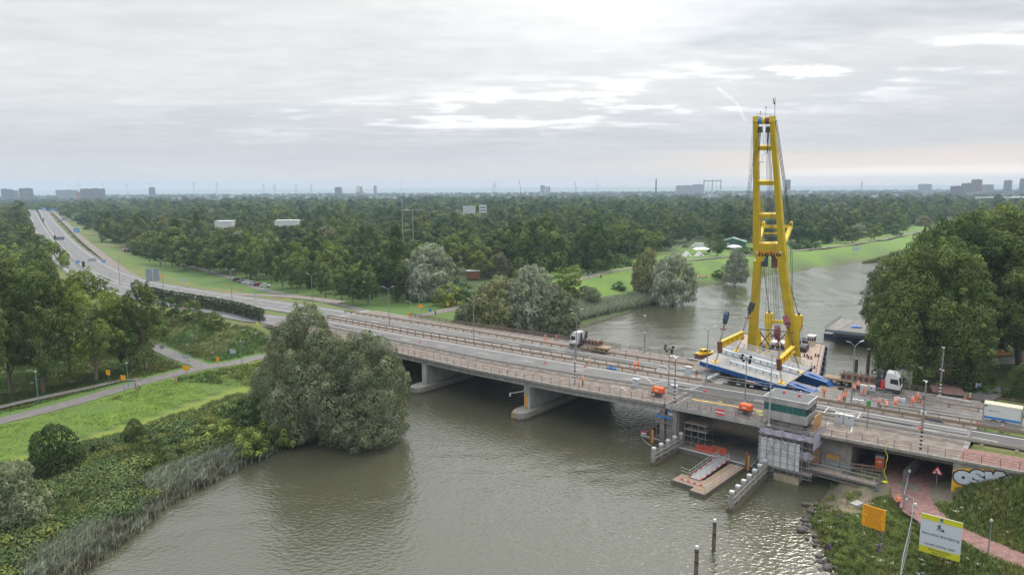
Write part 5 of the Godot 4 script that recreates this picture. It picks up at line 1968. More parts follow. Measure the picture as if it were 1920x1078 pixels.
func striped_pole(at: Vector3, h: float, label: String) -> void:
	var o := thing("camera_pole", label, "camera pole", at, YAW, "camera poles with black and white banded feet")
	var mb := nb()
	mb.tube(Vector3(0, 2.6, 0), Vector3(0, h, 0), .13, .09, 8)
	obj("pole", mb, M.galv, o)
	for i in 9:
		mb = nb()
		mb.tube(Vector3(0, .29 * i, 0), Vector3(0, .29 * (i + 1), 0), .16, .16, 8)
		obj("band", mb, M.black if i % 2 == 0 else M.white, o)
	mb = nb()
	mb.box(Vector3(.05, h, .15), Vector3(.16, .16, .5))
	mb.box(Vector3(-.1, h + .1, -.05), Vector3(.6, .08, .14))
	obj("camera", mb, M.white, o)
	mb = nb()
	mb.ball(Vector3(.25, h * .55, .2), ONE * .15, 7, 5)
	mb.box(Vector3(-.2, h * .56, 0), Vector3(.3, .2, .2))
	obj("dome_camera", mb, M.white, o)

func light_mast(at: Vector3, h: float, label: String, off: Vector3, said: String) -> void:
	var o := thing("light_mast", label, "work light", at, YAW, "mobile light masts on the bridge")
	var mb := nb()
	mb.tube(Vector3(0, 1.0, 0), Vector3(0, h * .5, 0), .11, .1, 8)
	mb.tube(Vector3(0, h * .5, 0), Vector3(0, h, 0), .075, .06, 8)
	obj("mast", mb, M.galv, o)
	mb = nb()
	for k in 3: mb.tube(Vector3(.5 * cos(k * 2.1), 0, .5 * sin(k * 2.1)), Vector3(0, 1.3, 0), .05, .05, 5)
	obj("tripod_foot", mb, M.white, o)
	for i in 6:
		mb = nb()
		var p := Vector3([-.55, .55, -.6, .6, -.45, .5][i], h - .45 + [.9, .75, .45, .3, -.05, -.15][i], [.15, -.2, .3, .2, -.1, .1][i])
		mb.tube(p, p + Vector3(.1 * signf(p.x), -.12, .24), .16, .26, 8)
		mb.tube(p, Vector3(0, h - .2, 0), .03, .03, 4)
		obj("flood_lamp", mb, M.black, o)
	var g := thing("generator_trailer", said, "generator", at + off, YAW, "orange generator trailers below the light masts")
	mb = nb()
	mb.hexa([Vector3(-.95, .75, -.55), Vector3(.95, .75, -.55), Vector3(.95, .75, .55), Vector3(-.95, .75, .55)], [Vector3(-.95, 1.5, -.55), Vector3(.95, 1.5, -.55), Vector3(.95, 1.5, .55), Vector3(-.95, 1.5, .55)])
	mb.hexa([Vector3(-.95, 1.5, -.55), Vector3(.95, 1.5, -.55), Vector3(.95, 1.5, .55), Vector3(-.95, 1.5, .55)], [Vector3(-.8, 1.68, -.42), Vector3(.8, 1.68, -.42), Vector3(.8, 1.68, .42), Vector3(-.8, 1.68, .42)])
	obj("hood", mb, M.orange, g)
	mb = nb()
	mb.box(Vector3(-.1, 1.15, .56), Vector3(.7, .25, .03))
	obj("name_plate", mb, mat("plate_pale", Color(.7, .5, .42), .6), g)
	mb = nb()
	mb.box(Vector3(0, .6, 0), Vector3(2.1, .16, 1.2))
	mb.bar(Vector3(-1.0, .6, 0), Vector3(-2.0, .5, 0), .1, .1)
	for k in [-1, 1]:
		mb.bar(Vector3(k * 1.0, .05, .5), Vector3(k * 1.0, .7, .5), .08, .08)
	obj("chassis", mb, M.steel_dark, g)
	for k in [-1, 1]:
		mb = nb()
		mb.tube(Vector3(.0, .32, .56 * k), Vector3(.0, .32, .74 * k), .32, .32, 12)
		obj("wheel", mb, M.rubber, g)

func cabinet(at: Vector3, label: String, w := 1.2, h := 1.45) -> void:
	var o := thing("control_cabinet", label, "cabinet", at, YAW, "pale roadside control cabinets")
	var mb := nb()
	mb.box(Vector3(0, h / 2, 0), Vector3(w, h, .5))
	obj("body", mb, M.pale, o)
	mb = nb()
	mb.box(Vector3(0, h + .05, 0), Vector3(w + .08, .1, .58))
	obj("lid", mb, M.white, o)
	for k in [-1, 1]:
		mb = nb()
		mb.box(Vector3(k * w * .25, h * .52, .26), Vector3(w * .46, h * .86, .03))
		obj("door", mb, M.pale, o)
	mb = nb()
	mb.box(Vector3(.02, h * .82, .28), Vector3(.22, .18, .02))
	obj("plate", mb, M.steel_dark, o)

func cone(at: Vector3, label: String, s := 1.0) -> void:
	var o := thing("traffic_cone", label, "traffic cone", at, .4, "red and white traffic cones")
	var r := [.19, .155, .12, .085, .05, .03]
	for i in 5:
		var mb := nb()
		mb.tube(Vector3(0, .04 + .16 * i, 0) * s, Vector3(0, .04 + .16 * (i + 1), 0) * s, r[i] * s, r[i + 1] * s, 10)
		obj("band", mb, M.red if i % 2 == 0 else M.white, o)
	var mb := nb()
	mb.box(Vector3(0, .02, 0), Vector3(.5, .05, .5) * s)
	obj("foot", mb, M.red, o)

func beacon(at: Vector3, label: String, yaw := YAW) -> void:
	var o := thing("beacon_board", label, "beacon", at, yaw, "red and white beacon boards")
	var mb := nb()
	mb.box(Vector3(0, .05, 0), Vector3(.7, .1, .3))
	obj("foot", mb, M.rubber, o)
	for i in 4:
		mb = nb()
		mb.prism(pg([-.14, .2 + .24 * i, .14, .3 + .24 * i, .14, .53 + .24 * i, -.14, .43 + .24 * i]), T0, -.02, .02)
		obj("stripe", mb, M.red if i % 2 == 0 else M.white, o)

func make_street() -> void:
	var L := "two armed street lamp "
	for q in [
		[Vector3(-151.1, 7.45, -260.4), 11.0, "beside the motorway, farthest of the row"],
		[Vector3(-128.9, 7.45, -249.6), 11.0, "on the verge right of the big sign board back"],
		[Vector3(-90.4, 7.45, -217.3), 10.8, "in front of the row of round trees by the parked cars"],
		[Vector3(-62.1, 7.45, -209.3), 10.2, "just above the top of the riverside willow"],
		[Vector3(-32.5, 7.45, -177), 10.6, "in the median where the low path meets the bridge"],
		[Vector3(-9.1, 7.45, -157.8), 10.4, "in the median in front of the far bank willows"],
		[Vector3(13.6, 7.45, -141.7), 10.6, "in the median beside the white truck with crane"],
		[Vector3(36.2, 7.45, -123.4), 10.4, "in the median at the left edge of the bridge hole"],
		[Vector3(56.6, 7.45, -110), 10.6, "in the median among the workers by the cable truck"]]:
		lamp_double(q[0], q[1], .15, L + q[2])
	for q in [
		[Vector3(73.6, 7.45, -113.5), 8.6, "camera pole with banded foot by the brick walk under the trees"],
		[Vector3(56.3, 7.45, -89.9), 9.6, "camera pole with banded foot on the railing over the underpass"],
		[Vector3(29.1, 7.45, -146.5), 8.2, "camera pole with banded foot on the far edge right of white truck"],
		[Vector3(11.5, 7.45, -122.3), 8.0, "camera pole with banded foot on the near walk left of a worker"],
		[Vector3(27.4, 7.45, -111.4), 7.6, "camera pole beside the left orange generator over the bridge pillar"]]:
		striped_pole(q[0], q[1], q[2])
	light_mast(Vector3(27.5, 7.45, -116.4), 8.2, "light mast with black flood lamps left of the bridge opening", D * -.6 - N * 2.6, "orange generator trailer at the railing over the bridge pillar")
	light_mast(Vector3(38.3, 7.45, -108.5), 8.4, "light mast with black flood lamps in front of the lifted section", D * 1.4 - N * 3.2, "orange generator trailer at the railing left of the control tower")
	for q in [
		[Vector3(50.1, 7.45, -100.6), "left one of the two pale cabinets beside the X road marking"],
		[Vector3(51.2, 7.45, -99.7), "right one of the two pale cabinets beside the X road marking"],
		[Vector3(22.5, 7.45, -120.5), "pale cabinet on the near walk in the middle of the bridge"],
		[Vector3(28.5, 7.45, -116.3), "pale cabinet beside the left light mast"],
		[Vector3(34.2, 7.45, -128.7), "pale cabinet standing on the far carriageway near the bridge hole"],
		[Vector3(61.6, 7.45, -115.6), "grey cabinet right behind the workers at the cable truck"],
		[Vector3(62.6, 7.45, -115.1), "grey cabinet in front of the wheels of the cable truck"]]:
		cabinet(q[0], q[1])
	for q in [
		[Vector3(34.2, 7.45, -117.4), 1.2, "traffic cone on the dark asphalt of the opening span"],
		[Vector3(-21.8, 7.45, -157.5), 1.1, "traffic cone on the near carriageway right of the big willow"],
		[Vector3(6.8, 7.45, -137.5), 1.2, "traffic cone on the near carriageway above the second pier"],
		[Vector3(61, 7.45, -97.9), 1.2, "traffic cone on the near carriageway behind the banded camera pole"],
		[Vector3(70.2, 7.45, -100.2), .9, "left traffic cone of the pair beside the white trailer"],
		[Vector3(70.9, 7.45, -99.9), .9, "right traffic cone of the pair beside the white trailer"],
		[Vector3(76.9, 7.45, -111.9), .9, "traffic cone on the end of the pale kerb by the brick walk"],
		[Vector3(14.8, 7.45, -134.8), 1.0, "traffic cone with black tip in the middle of the bridge"],
		[Vector3(-101.7, 7.45, -207.6), 1.2, "traffic cone on the cycle path behind the small trees"]]:
		cone(q[0], q[2], q[1])
	for q in [
		[Vector3(17.1, 7.45, -150.6), "left beacon board beside the flatbed of the far white truck"],
		[Vector3(17.9, 7.45, -149.9), "middle beacon board beside the flatbed of the far white truck"],
		[Vector3(19.1, 7.45, -148.9), "right beacon board beside the flatbed of the far white truck"],
		[Vector3(10.5, 7.45, -159.7), "white red beacon board left of the far white truck"],
		[Vector3(24.7, 7.45, -144.6), "pale beacon board on the far walk right of the white truck"],
		[Vector3(77.6, 7.45, -111.7), "beacon board on the end of the pale kerb by the brick walk"],
		[Vector3(72, 7.45, -96.2), "red beacon standing in the median below the white trailer"],
		[Vector3(-121.9, 7.4, -253.3), "red white beacon board on the service road near the lamps"]]:
		beacon(q[0], q[1])
	var kb := thing("kerb_strip", "pale concrete kerb strip on the far walk by the banded camera pole", "kerb")
	var mb := nb()
	mb.bar(Vector3(73.1, 7.5, -113.5), Vector3(76.9, 7.5, -110), .9, .3)
	obj("kerb", mb, M.concrete_light, kb)
	settle(kb, Vector3(75.1, 7.45, -112))
	for q in [[Vector3(-89.1, 4, -123.7), 6.0, "path lamp on the dike left of the row of tall poplars"], [Vector3(-77.7, 4, -133.6), 5.0, "path lamp by the fork beside the walking couple"], [Vector3(-73.6, 4.2, -150.9), 4.6, "path lamp at the bend of the branching path"], [Vector3(-61.7, 4.2, -151.3), 5.2, "path lamp at the foot of the grassy road bank"]]:
		lamp_small(q[0], q[1], q[2], "low lamps along the dike path")
	lamp_small(Vector3(52.7, 2.6, -70.6), 4.2, "white headed lamp beside the red cycle path at bottom right", "")
	for q in [[Vector3(-140.3, 3.6, -282.9), "first"], [Vector3(-122.8, 3.6, -270.5), "second"], [Vector3(-116.9, 3.6, -271.5), "third"], [Vector3(-105.2, 3.6, -262.4), "fourth"], [Vector3(-93.3, 3.6, -256), "fifth"], [Vector3(-82.5, 3.6, -243.9), "sixth"], [Vector3(-69.7, 3.6, -238.6), "seventh"], [Vector3(-61.2, 3.6, -230.6), "eighth"], [Vector3(-47.3, 3.6, -224.4), "ninth"]]:
		lamp_small(q[0], 4.6, q[1] + " small lamp from the left in the row below the motorway bank", "small lamps along the park road")
	for q in [[Vector3(-30.4, 3, -219.6), 6.4, "lamp with one arm by the path fork beside the shrubs"], [Vector3(-33.1, 3, -219.7), 4.0, "low lamp with bent arm left of the path fork"], [Vector3(-22.1, 3, -242.3), 6.0, "lamp half hidden by shrubs in front of the silver willow"]]:
		var o := thing("street_lamp", q[2], "street lamp", q[0])
		mb = nb()
		mb.path([Z0, Vector3(0, q[1] - .4, 0), Vector3(-.3, q[1], 0), Vector3(-1.3, q[1] + .15, 0)], .07, 6)
		obj("pole", mb, M.galv_pale, o)
		mb = nb()
		mb.frustum(Vector3(-1.1, q[1] + .12, 0), Vector3(-1.8, q[1] + .25, 0), .2, .12, .3, .1)
		obj("lamp_head", mb, M.pale, o)

func make_site() -> void:
	var o := thing("portable_toilet", "orange portable toilet with grey dome roof beside the underpass", "portable toilet", Vector3(53.3, 2.45, -94.4), YAW + .2)
	var mb := nb()
	mb.box(Vector3(0, 1.1, 0), Vector3(1.15, 2.0, 1.15))
	obj("cabin", mb, M.orange, o)
	for k in [-1, 1]:
		mb = nb()
		mb.box(Vector3(.5 * k, 1.1, .585), Vector3(.1, 2.0, .04))
		obj("corner_rib", mb, M.orange, o)
	mb = nb()
	mb.box(Vector3(0, 1.05, .59), Vector3(.75, 1.8, .03))
	var d := obj("door", mb, M.orange, o)
	mb = nb()
	mb.box(Vector3(0, 1.55, .61), Vector3(.55, .24, .02))
	obj("name_plate", mb, M.white, d)
	mb = nb()
	mb.prism(pg([-.62, 2.1, .62, 2.1, .55, 2.35, .3, 2.48, -.3, 2.48, -.55, 2.35]), T0, -.62, .62)
	obj("roof", mb, mat("dome_grey", Color(.28, .30, .34), .5), o)
	mb = nb()
	mb.box(Vector3(0, .05, 0), Vector3(1.25, .12, 1.25))
	obj("skid", mb, M.steel_dark, o)
	o = thing("work_lamp", "white flood lamp on a stand above the portable toilet", "work light", Vector3(54.3, 2.45, -94.9), YAW)
	mb = nb()
	mb.tube(Z0, Vector3(0, 3.2, 0), .05, .05, 6)
	obj("stand", mb, M.galv, o)
	mb = nb()
	mb.box(Vector3(-.1, 3.3, 0), Vector3(1.1, .16, .3))
	obj("lamp_head", mb, M.white, o)
	o = thing("yellow_hose", "yellow hose hanging from the railing down beside the toilet", "hose")
	mb = nb()
	var top := B(34.3, 1.2, 8.3)
	var pts := []
	for i in 18: pts.append(top + Vector3(.14 * sin(i * 1.3), -.345 * i, .25 * cos(i * .8)) - N * .5)
	mb.path(pts, .038, 6)
	obj("hose", mb, mat("hose_yellow", Color(.6, .55, .03), .5), o)
	mb = nb()
	mb.ball(pts[17] + Vector3(0, .08, 0), Vector3(.5, .12, .4), 8, 4)
	obj("hose_coil", mb, M.hose_yellow, o)
	settle(o, pts[17])
	var line := [B(37.6, 14, 2.5), B(37.0, 7, 2.5), B(36.4, 1.5, 2.5), Vector3(53.9, 2.5, -88.2), Vector3(50, 2.5, -82.4)]
	mesh_fence(line, "grey site fence of wire panels out of the underpass along the path")
	mesh_fence([Vector3(50, 2.5, -82.4), Vector3(50.4, 2.5, -81)], "short wire fence panel hanging between fence rows with a white lamp")
	mesh_fence([Vector3(50.4, 2.5, -81), Vector3(47.3, 2.5, -76.1), Vector3(44.3, 2.4, -71.7), Vector3(41.6, 2.3, -67.9), Vector3(39.5, 2.2, -64.6)], "grey wire site fence in the grass between the two big signs")
	for q in [[Vector3(50.2, 3.8, -82.2), "white site lamp hanging on the fence by the path"], [Vector3(49.8, 4.4, -79.6), "small white lamp on the fence corner post"], [Vector3(54.9, 4.4, -89.7), "small white lamp on the fence at the underpass mouth"]]:
		var w := thing("fence_lamp", q[1], "lamp", q[0])
		mb = nb()
		mb.box(Z0, Vector3(.28, .34, .2))
		obj("body", mb, M.white, w)
		mb = nb()
		mb.box(Vector3(0, -.22, 0), Vector3(.22, .14, .18))
		obj("battery", mb, M.rail_rust, w)
	o = thing("warning_barrier", "red and white chevron board leaning at the end of the gangway", "barrier", Vector3(51.3, 1.9, -90.3), YAW)
	for i in 4:
		mb = nb()
		var p := Vector3(-.75 + .5 * i, .75 - .36 * i, 0)
		mb.box(p, Vector3(.56, .34, .05), Basis(Vector3.BACK, -.62))
		obj("panel", mb, M.rust, o)
		mb = nb()
		mb.box(p + Vector3(0, 0, .03), Vector3(.18, .2, .02), Basis(Vector3.BACK, -.2))
		obj("chevron", mb, M.white, o)
	o = thing("warning_sign", "red and white triangle road works sign on a post by the underpass", "sign", Vector3(57, 2.6, -87), YAW + .1)
	mb = nb()
	mb.tube(Z0, Vector3(0, 3.0, 0), .04, .04, 6)
	obj("post", mb, M.galv, o)
	for q in [[.62, .02, "red", "red_triangle"], [.44, .035, "white", "white_triangle"]]:
		mb = nb()
		mb.prism(pg([-q[0], 2.75 - q[0] * .35, q[0], 2.75 - q[0] * .35, 0, 2.75 + q[0] * 1.35]), T0, .0, .02 + q[1])
		obj(q[3], mb, M[q[2]], o)
	mb = nb()
	worker_mark(mb, Transform3D(Basis.IDENTITY.scaled(ONE * .55), Vector3(-.05, 2.66, .062)), .01)
	obj("road_works_mark", mb, M.black, o)
	o = thing("concrete_block", "pale concrete slab lying on the bare soil by the orange sign", "slab", Vector3(44.6, 2.5, -83.5), .5)
	mb = nb()
	mb.box(Vector3(0, .15, 0), Vector3(1.5, .3, .9))
	obj("slab", mb, M.concrete_light, o)
	o = thing("crowd_barrier", "grey steel barrier standing in front of the cable truck cab", "barrier")
	for h in [.25, .5, .75, 1.0]:
		mb = nb()
		mb.tube(Vector3(62.6, 7.45, -113.8) + UP * h, Vector3(65, 7.45, -113.1) + UP * h, .035, .035, 5)
		obj("bar", mb, M.galv, o)
	for i in 3:
		mb = nb()
		var p: Vector3 = (Vector3(62.6, 7.45, -113.8) as Vector3).lerp(Vector3(65, 7.45, -113.1), i / 2.0)
		mb.tube(p, p + UP * 1.05, .04, .04, 5)
		mb.box(p + Vector3(0, .04, 0), Vector3(.1, .06, .7), BQ)
		obj("leg", mb, M.galv, o)
	settle(o, Vector3(63.8, 7.45, -113.5))
	for q in [[Vector3(58, 7.45, -110.6), "stack of white boxes on the carriageway among the workers"], [Vector3(65.4, 7.45, -111.3), "grey tool box on the carriageway near the cab of the cable truck"]]:
		var b := thing("tool_boxes", q[1], "boxes", q[0], YAW)
		for i in 4:
			mb = nb()
			mb.box(Vector3(.45 * i - .6, .25 + .08 * (i % 2), .25 * (i % 2)), Vector3(.42, .5 + .16 * (i % 2), .5))
			obj("box", mb, M.white if q[0].x < 68 else M.steel_dark, b)
			if q[0].x > 68: break
	o = thing("tyre", "black tyre lying on the deck beside the hole", "tyre", Vector3(58.9, 7.45, -118.2))
	mb = nb()
	for i in 14:
		var a := TAU * i / 14
		var c := TAU * (i + 1) / 14
		mb.tube(Vector3(cos(a) * .42, .16, sin(a) * .42), Vector3(cos(c) * .42, .16, sin(c) * .42), .15, .15, 6)
	obj("ring", mb, M.rubber, o)
	o = thing("green_box_pole", "green signal box on a grey post beside the near barrier", "signal box", Vector3(53.4, 7.45, -98.6), YAW)
	mb = nb()
	mb.tube(Z0, Vector3(0, 3.4, 0), .1, .08, 8)
	obj("post", mb, M.galv, o)
	mb = nb()
	mb.box(Vector3(0, 3.8, 0), Vector3(.55, .8, .35))
	obj("box", mb, M.green_box, o)
	mb = nb()
	mb.tube(Vector3(.1, 4.2, 0), Vector3(.45, 5.0, 0), .05, .05, 5)
	obj("red_white_arm", mb, M.red, o)
	for q in [[Vector3(19.8, 7.45, -132.9), "blue tarpaulin heap in the median near the two workers", M.sign_blue], [Vector3(65.1, 7.45, -101.5), "blue tarpaulin heap in the median left of the white trailer", M.sign_blue], [Vector3(37.8, 7.45, -139.5), "grey pump hose and gear on the far walk left of the section", M.galv], [Vector3(34.4, 7.45, -141.8), "white bundle of foil on the far walk beside the railing", M.white], [Vector3(63.1, 7.45, -125.7), "dark winch on the far edge beside the crouching worker", M.steel_dark]]:
		var t := thing("site_bundle", q[1], "bundle", q[0], YAW)
		mb = nb()
		for i in 5: mb.ball(Vector3(.42 * i - .8, .16, .15 * sin(i * 2.3)), Vector3(.36, .22 + .08 * (i % 3), .3), 7, 4)
		obj("pieces", mb, q[2], t)
	o = thing("survey_tripod", "yellow measuring tripod standing in the bridge median", "tripod", Vector3(15.8, 7.45, -135.3))
	mb = nb()
	for k in 3: mb.tube(Vector3(.35 * cos(k * 2.1), 0, .35 * sin(k * 2.1)), Vector3(0, 1.5, 0), .045, .035, 5)
	obj("leg", mb, M.beam_yellow, o)
	mb = nb()
	mb.box(Vector3(0, 1.65, 0), Vector3(.22, .3, .22))
	obj("instrument", mb, M.beam_yellow, o)
	o = thing("scaffold_tower", "grey scaffold tower on the far edge behind the cable truck cab", "scaffold", Vector3(69.9, 7.45, -117.3), YAW)
	for x in [-.7, .7]:
		for z in [-.6, .6]:
			mb = nb()
			mb.tube(Vector3(x, 0, z), Vector3(x, 3.6, z), .05, .05, 5)
			obj("standard", mb, M.galv, o)
	for h in [.8, 1.6, 2.4, 3.2]:
		mb = nb()
		for z in [-.6, .6]: mb.tube(Vector3(-.8, h, z), Vector3(.8, h, z), .04, .04, 5)
		obj("ledger", mb, M.galv, o)

func mesh_fence(line: Array, label: String) -> void:
	var o := thing("site_fence", label, "fence", Z0, .0, "wire site fences along the red path")
	for i in line.size() - 1:
		var a: Vector3 = line[i]
		var b: Vector3 = line[i + 1]
		var n := maxi(1, int(round(a.distance_to(b) / 3.4)))
		for k in n:
			var p := a.lerp(b, (k + .01) / n)
			var q := a.lerp(b, (k + .99) / n)
			var mb := nb()
			for h in [.12, 1.98]: mb.tube(p + UP * h, q + UP * h, .035, .035, 5)
			mb.tube(p + UP * .05, p + UP * 2.0, .035, .035, 5)
			mb.tube(q + UP * .05, q + UP * 2.0, .035, .035, 5)
			var fr := obj("panel_frame", mb, M.galv, o)
			mb = nb()
			for j in 24: mb.tube(p.lerp(q, (j + .5) / 24) + UP * .12, p.lerp(q, (j + .5) / 24) + UP * 1.98, .007, .007, 3, false)
			for j in 7: mb.tube(p + UP * (.3 + .24 * j), q + UP * (.3 + .24 * j), .007, .007, 3, false)
			obj("wire_mesh", mb, M.galv, fr)
			mb = nb()
			mb.box(p + Vector3(0, .07, 0), Vector3(.6, .13, .22), by(.5))
			obj("foot_block", mb, M.concrete_dark, o)
	settle(o, line[0])

func worker_mark(mb: MB, fr: Transform3D, d: float) -> void:
	for poly in [
		[Vector2(-.62, -.6), Vector2(-.45, -.6), Vector2(-.12, .0), Vector2(.02, -.12), Vector2(-.02, -.6), Vector2(.16, -.6), Vector2(.2, .0), Vector2(.02, .28), Vector2(.12, .5), Vector2(-.05, .62), Vector2(-.4, .5), Vector2(-.55, .25), Vector2(-.45, .2), Vector2(-.3, .38), Vector2(-.18, .36), Vector2(-.3, .05)],
		[Vector2(.1, .45), Vector2(.2, .42), Vector2(.32, .1), Vector2(.5, -.25), Vector2(.44, -.3), Vector2(.24, .05)],
		[Vector2(.28, -.6), Vector2(1.2, -.6), Vector2(.85, -.1), Vector2(.72, -.08)]]:
		mb.prism(PackedVector2Array(poly), fr, .0, d)
	mb.tube(fr * Vector3(.14, .74, 0), fr * Vector3(.14, .74, d), .12 * fr.basis.x.length(), .12 * fr.basis.x.length(), 10)

func words(s: String, size: float, fr: Transform3D, m: Material, parent: Node, width := .0) -> void:
	var t := TextMesh.new()
	t.text = s
	var f := SystemFont.new()
	f.font_names = PackedStringArray(["Droid Sans"])
	t.font = f
	t.font_size = 48
	t.pixel_size = size / 35.0
	t.depth = .012
	var k := 1.0
	if width > 0: k = width / maxf(.01, t.get_aabb().size.x)
	share("lettering", t, m, parent, fr * Transform3D(scaled_by(Vector3(k, 1, 1)), Z0))

func make_signs() -> void:
	var p: Vector3 = Vector3(45.7, 2.8, -71.8)
	var q: Vector3 = Vector3(48.7, 2.8, -69.3)
	var h: float = 4.51
	var x := (q - p).normalized()
	var w := p.distance_to(q)
	var fr := Transform3D(Basis(x, UP, x.cross(UP)), Z0)
	var o := thing("works_sign", "big white and lime works sign reading Renovatie Wantijbrug in grass", "sign", p)
	var mb := nb()
	mb.box(fr * Vector3(w / 2, h / 2, 0), Vector3(w, h, .08), fr.basis)
	var board := obj("board", mb, M.sign_white, o)
	for k in [[.0, .17], [.86, 1.0]]:
		mb = nb()
		mb.box(fr * Vector3(w / 2, h * (k[0] + k[1]) / 2, .044), Vector3(w - .002, h * (k[1] - k[0]), .01), fr.basis)
		obj("lime_band", mb, M.sign_yellow, board)
	mb = nb()
	mb.box(fr * Vector3(w * .5, h * .925, .053), Vector3(.26, .46, .012), fr.basis)
	obj("blue_shield", mb, mat("shield_blue", Color(.01, .09, .20), .5), board)
	mb = nb()
	for k in 3: mb.box(fr * Vector3(w * .5 - .07 + .07 * k, h * .895, .062), Vector3(.05, .12, .008), fr.basis)
	obj("shield_mark", mb, M.sign_white, board)
	mb = nb()
	worker_mark(mb, fr * Transform3D(Basis.IDENTITY.scaled(Vector3(.44, .56, 1)), Vector3(w * .46, h * .72, .045)), .012)
	obj("road_works_mark", mb, M.sign_ink, board)
	words("Renovatie Wantijbrug", .30, fr * Transform3D(Basis.IDENTITY, Vector3(w * .5, h * .515, .05)), M.sign_ink, board, w * .90)
	words("Gereed oktober 2020", .26, fr * Transform3D(Basis.IDENTITY, Vector3(w * .5, h * .25, .05)), M.sign_ink, board, w * .74)
	words("Rijkswaterstaat", .22, fr * Transform3D(Basis.IDENTITY, Vector3(w * .5, h * .125, .056)), M.sign_ink, board, w * .54)
	words("0800-8002", .20, fr * Transform3D(Basis.IDENTITY, Vector3(w * .5, h * .05, .056)), M.sign_ink, board, w * .36)
	for k in [.12, .88]:
		mb = nb()
		mb.box(fr * Vector3(w * k, h * .5 - .7, -.12), Vector3(.12, h + 1.2, .12), fr.basis)
		obj("post", mb, M.wood_dark, o)
		mb = nb()
		mb.bar(fr * Vector3(w * k, h * .6, -.15), fr * Vector3(w * k, -1.0, -1.9), .09, .09)
		obj("strut", mb, M.wood_dark, o)
	p = Vector3(42.1, 3, -77.4)
	q = Vector3(43.9, 3, -75.6)
	h = 2.66
	x = (q - p).normalized()
	w = p.distance_to(q)
	fr = Transform3D(Basis(x, UP, x.cross(UP)), Z0)
	o = thing("notice_board", "orange text board standing in the grass by the water", "sign", p)
	mb = nb()
	mb.box(fr * Vector3(w / 2, h / 2, 0), Vector3(w, h, .07), fr.basis)
	board = obj("board", mb, M.orange_sign, o)
	var r2 := RandomNumberGenerator.new()
	r2.seed = 12
	for row in 13:
		mb = nb()
		var span: float = [.9, .88, .96, .62, .84, .5, .6, .92, .66, .72, .72, .7, .94][row]
		var cx := w * (.5 - span / 2)
		while cx < w * (.5 + span / 2) - .12:
			var lw := minf(r2.randf_range(.12, .42), w * (.5 + span / 2) - cx)
			mb.box(fr * Vector3(cx + lw / 2, h * (.93 - row * .0705), .038), Vector3(lw, .085, .008), fr.basis)
			cx += lw + .09
		obj("print_row", mb, M.sign_ink_orange, board)
	for k in [.08, .92]:
		mb = nb()
		mb.box(fr * Vector3(w * k, h * .5 - .6, -.1), Vector3(.1, h + 1.0, .1), fr.basis)
		obj("post", mb, M.galv, o)
		mb = nb()
		mb.bar(fr * Vector3(w * k, h * .6, -.12), fr * Vector3(w * k, -.9, -1.5), .07, .07)
		obj("strut", mb, M.galv, o)
	for s in [[Vector3(-81.6, 4, -133.7), "first small orange diversion board from the left on the dike path", 1.0, 3.6], [Vector3(-76.7, 4, -130.4), "orange diversion board beside the walking couple", 1.1, 3.4], [Vector3(-69.1, 4, -140.5), "widest orange diversion board at the path junction", 1.7, 2.6], [Vector3(-64.8, 4, -146.1), "narrow orange diversion board right of the path junction", .8, 3.0]]:
		var b := thing("diversion_board", s[1], "sign", s[0], -.25, "small orange diversion boards on the dike")
		mb = nb()
		mb.tube(Z0, Vector3(0, s[3], 0), .04, .04, 6)
		obj("post", mb, M.galv, b)
		mb = nb()
		mb.box(Vector3(0, s[3] - .4, .06), Vector3(s[2], 1.0, .05))
		obj("panel", mb, M.orange_sign, b)
	for s in [[Vector3(-74.8, 4.1, -152), "grey info plate beside the lamp at the branching path"], [Vector3(-64.9, 4.6, -154.5), "grey info plate on the slope of the road bank"], [Vector3(82.8, 6.6, -117.3), "pale blue plate on a post at the right park entrance"]]:
		var b := thing("info_plate", s[1], "sign", s[0], .2)
		mb = nb()
		mb.tube(Z0, Vector3(0, 1.6, 0), .04, .04, 6)
		obj("post", mb, M.galv, b)
		mb = nb()
		mb.box(Vector3(0, 1.7, .05), Vector3(1.25, .8, .05))
		obj("panel", mb, mat("plate_blue", Color(.30, .37, .44), .5), b)
	o = thing("motorway_sign", "grey back of a big motorway sign board on one pole", "sign", Vector3(-128.4, 7.45, -241.7), .5)
	mb = nb()
	mb.tube(Z0, Vector3(0, 8.2, 0), .16, .16, 8)
	obj("pole", mb, M.pale, o)
	for i in 5:
		mb = nb()
		mb.box(Vector3(0, 4.2 + .92 * i, -.2), Vector3(4.4, .88, .08))
		obj("panel", mb, mat("sign_back", Color(.22, .26, .30), .6), o)
	for k in [-1, 1]:
		mb = nb()
		mb.bar(Vector3(1.2 * k, 3.8, -.1), Vector3(1.2 * k, 8.3, -.1), .1, .1)
		obj("rail", mb, M.galv, o)
	var blue := [[455,330,313,"blue motorway sign farthest up the road but two, on the grass slope", 4.5, 3.0], [548,420,392,"blue motorway sign on the slope in front of the wood edge", 4.2, 3.2], [375,262,240,"blue motorway sign right of the far road bend", 7, 4.5], [312,250,232,"blue motorway sign left of the far road bend", 7, 4.5], [745,650,618,"small blue motorway sign below the silver car", 1.5, 1.3], [558,650,625,"small blue motorway sign left of the carriageway", 1.6, 1.4]]
	var at := [Vector3(-543, 6, -830), Vector3(-376.2, 6, -590.4), Vector3(-769.5, 7.4, -1150.2), Vector3(-839.8, 7.4, -1232.3), Vector3(-196.6, 7.3, -326.9), Vector3(-207.1, 7.4, -323.6)]
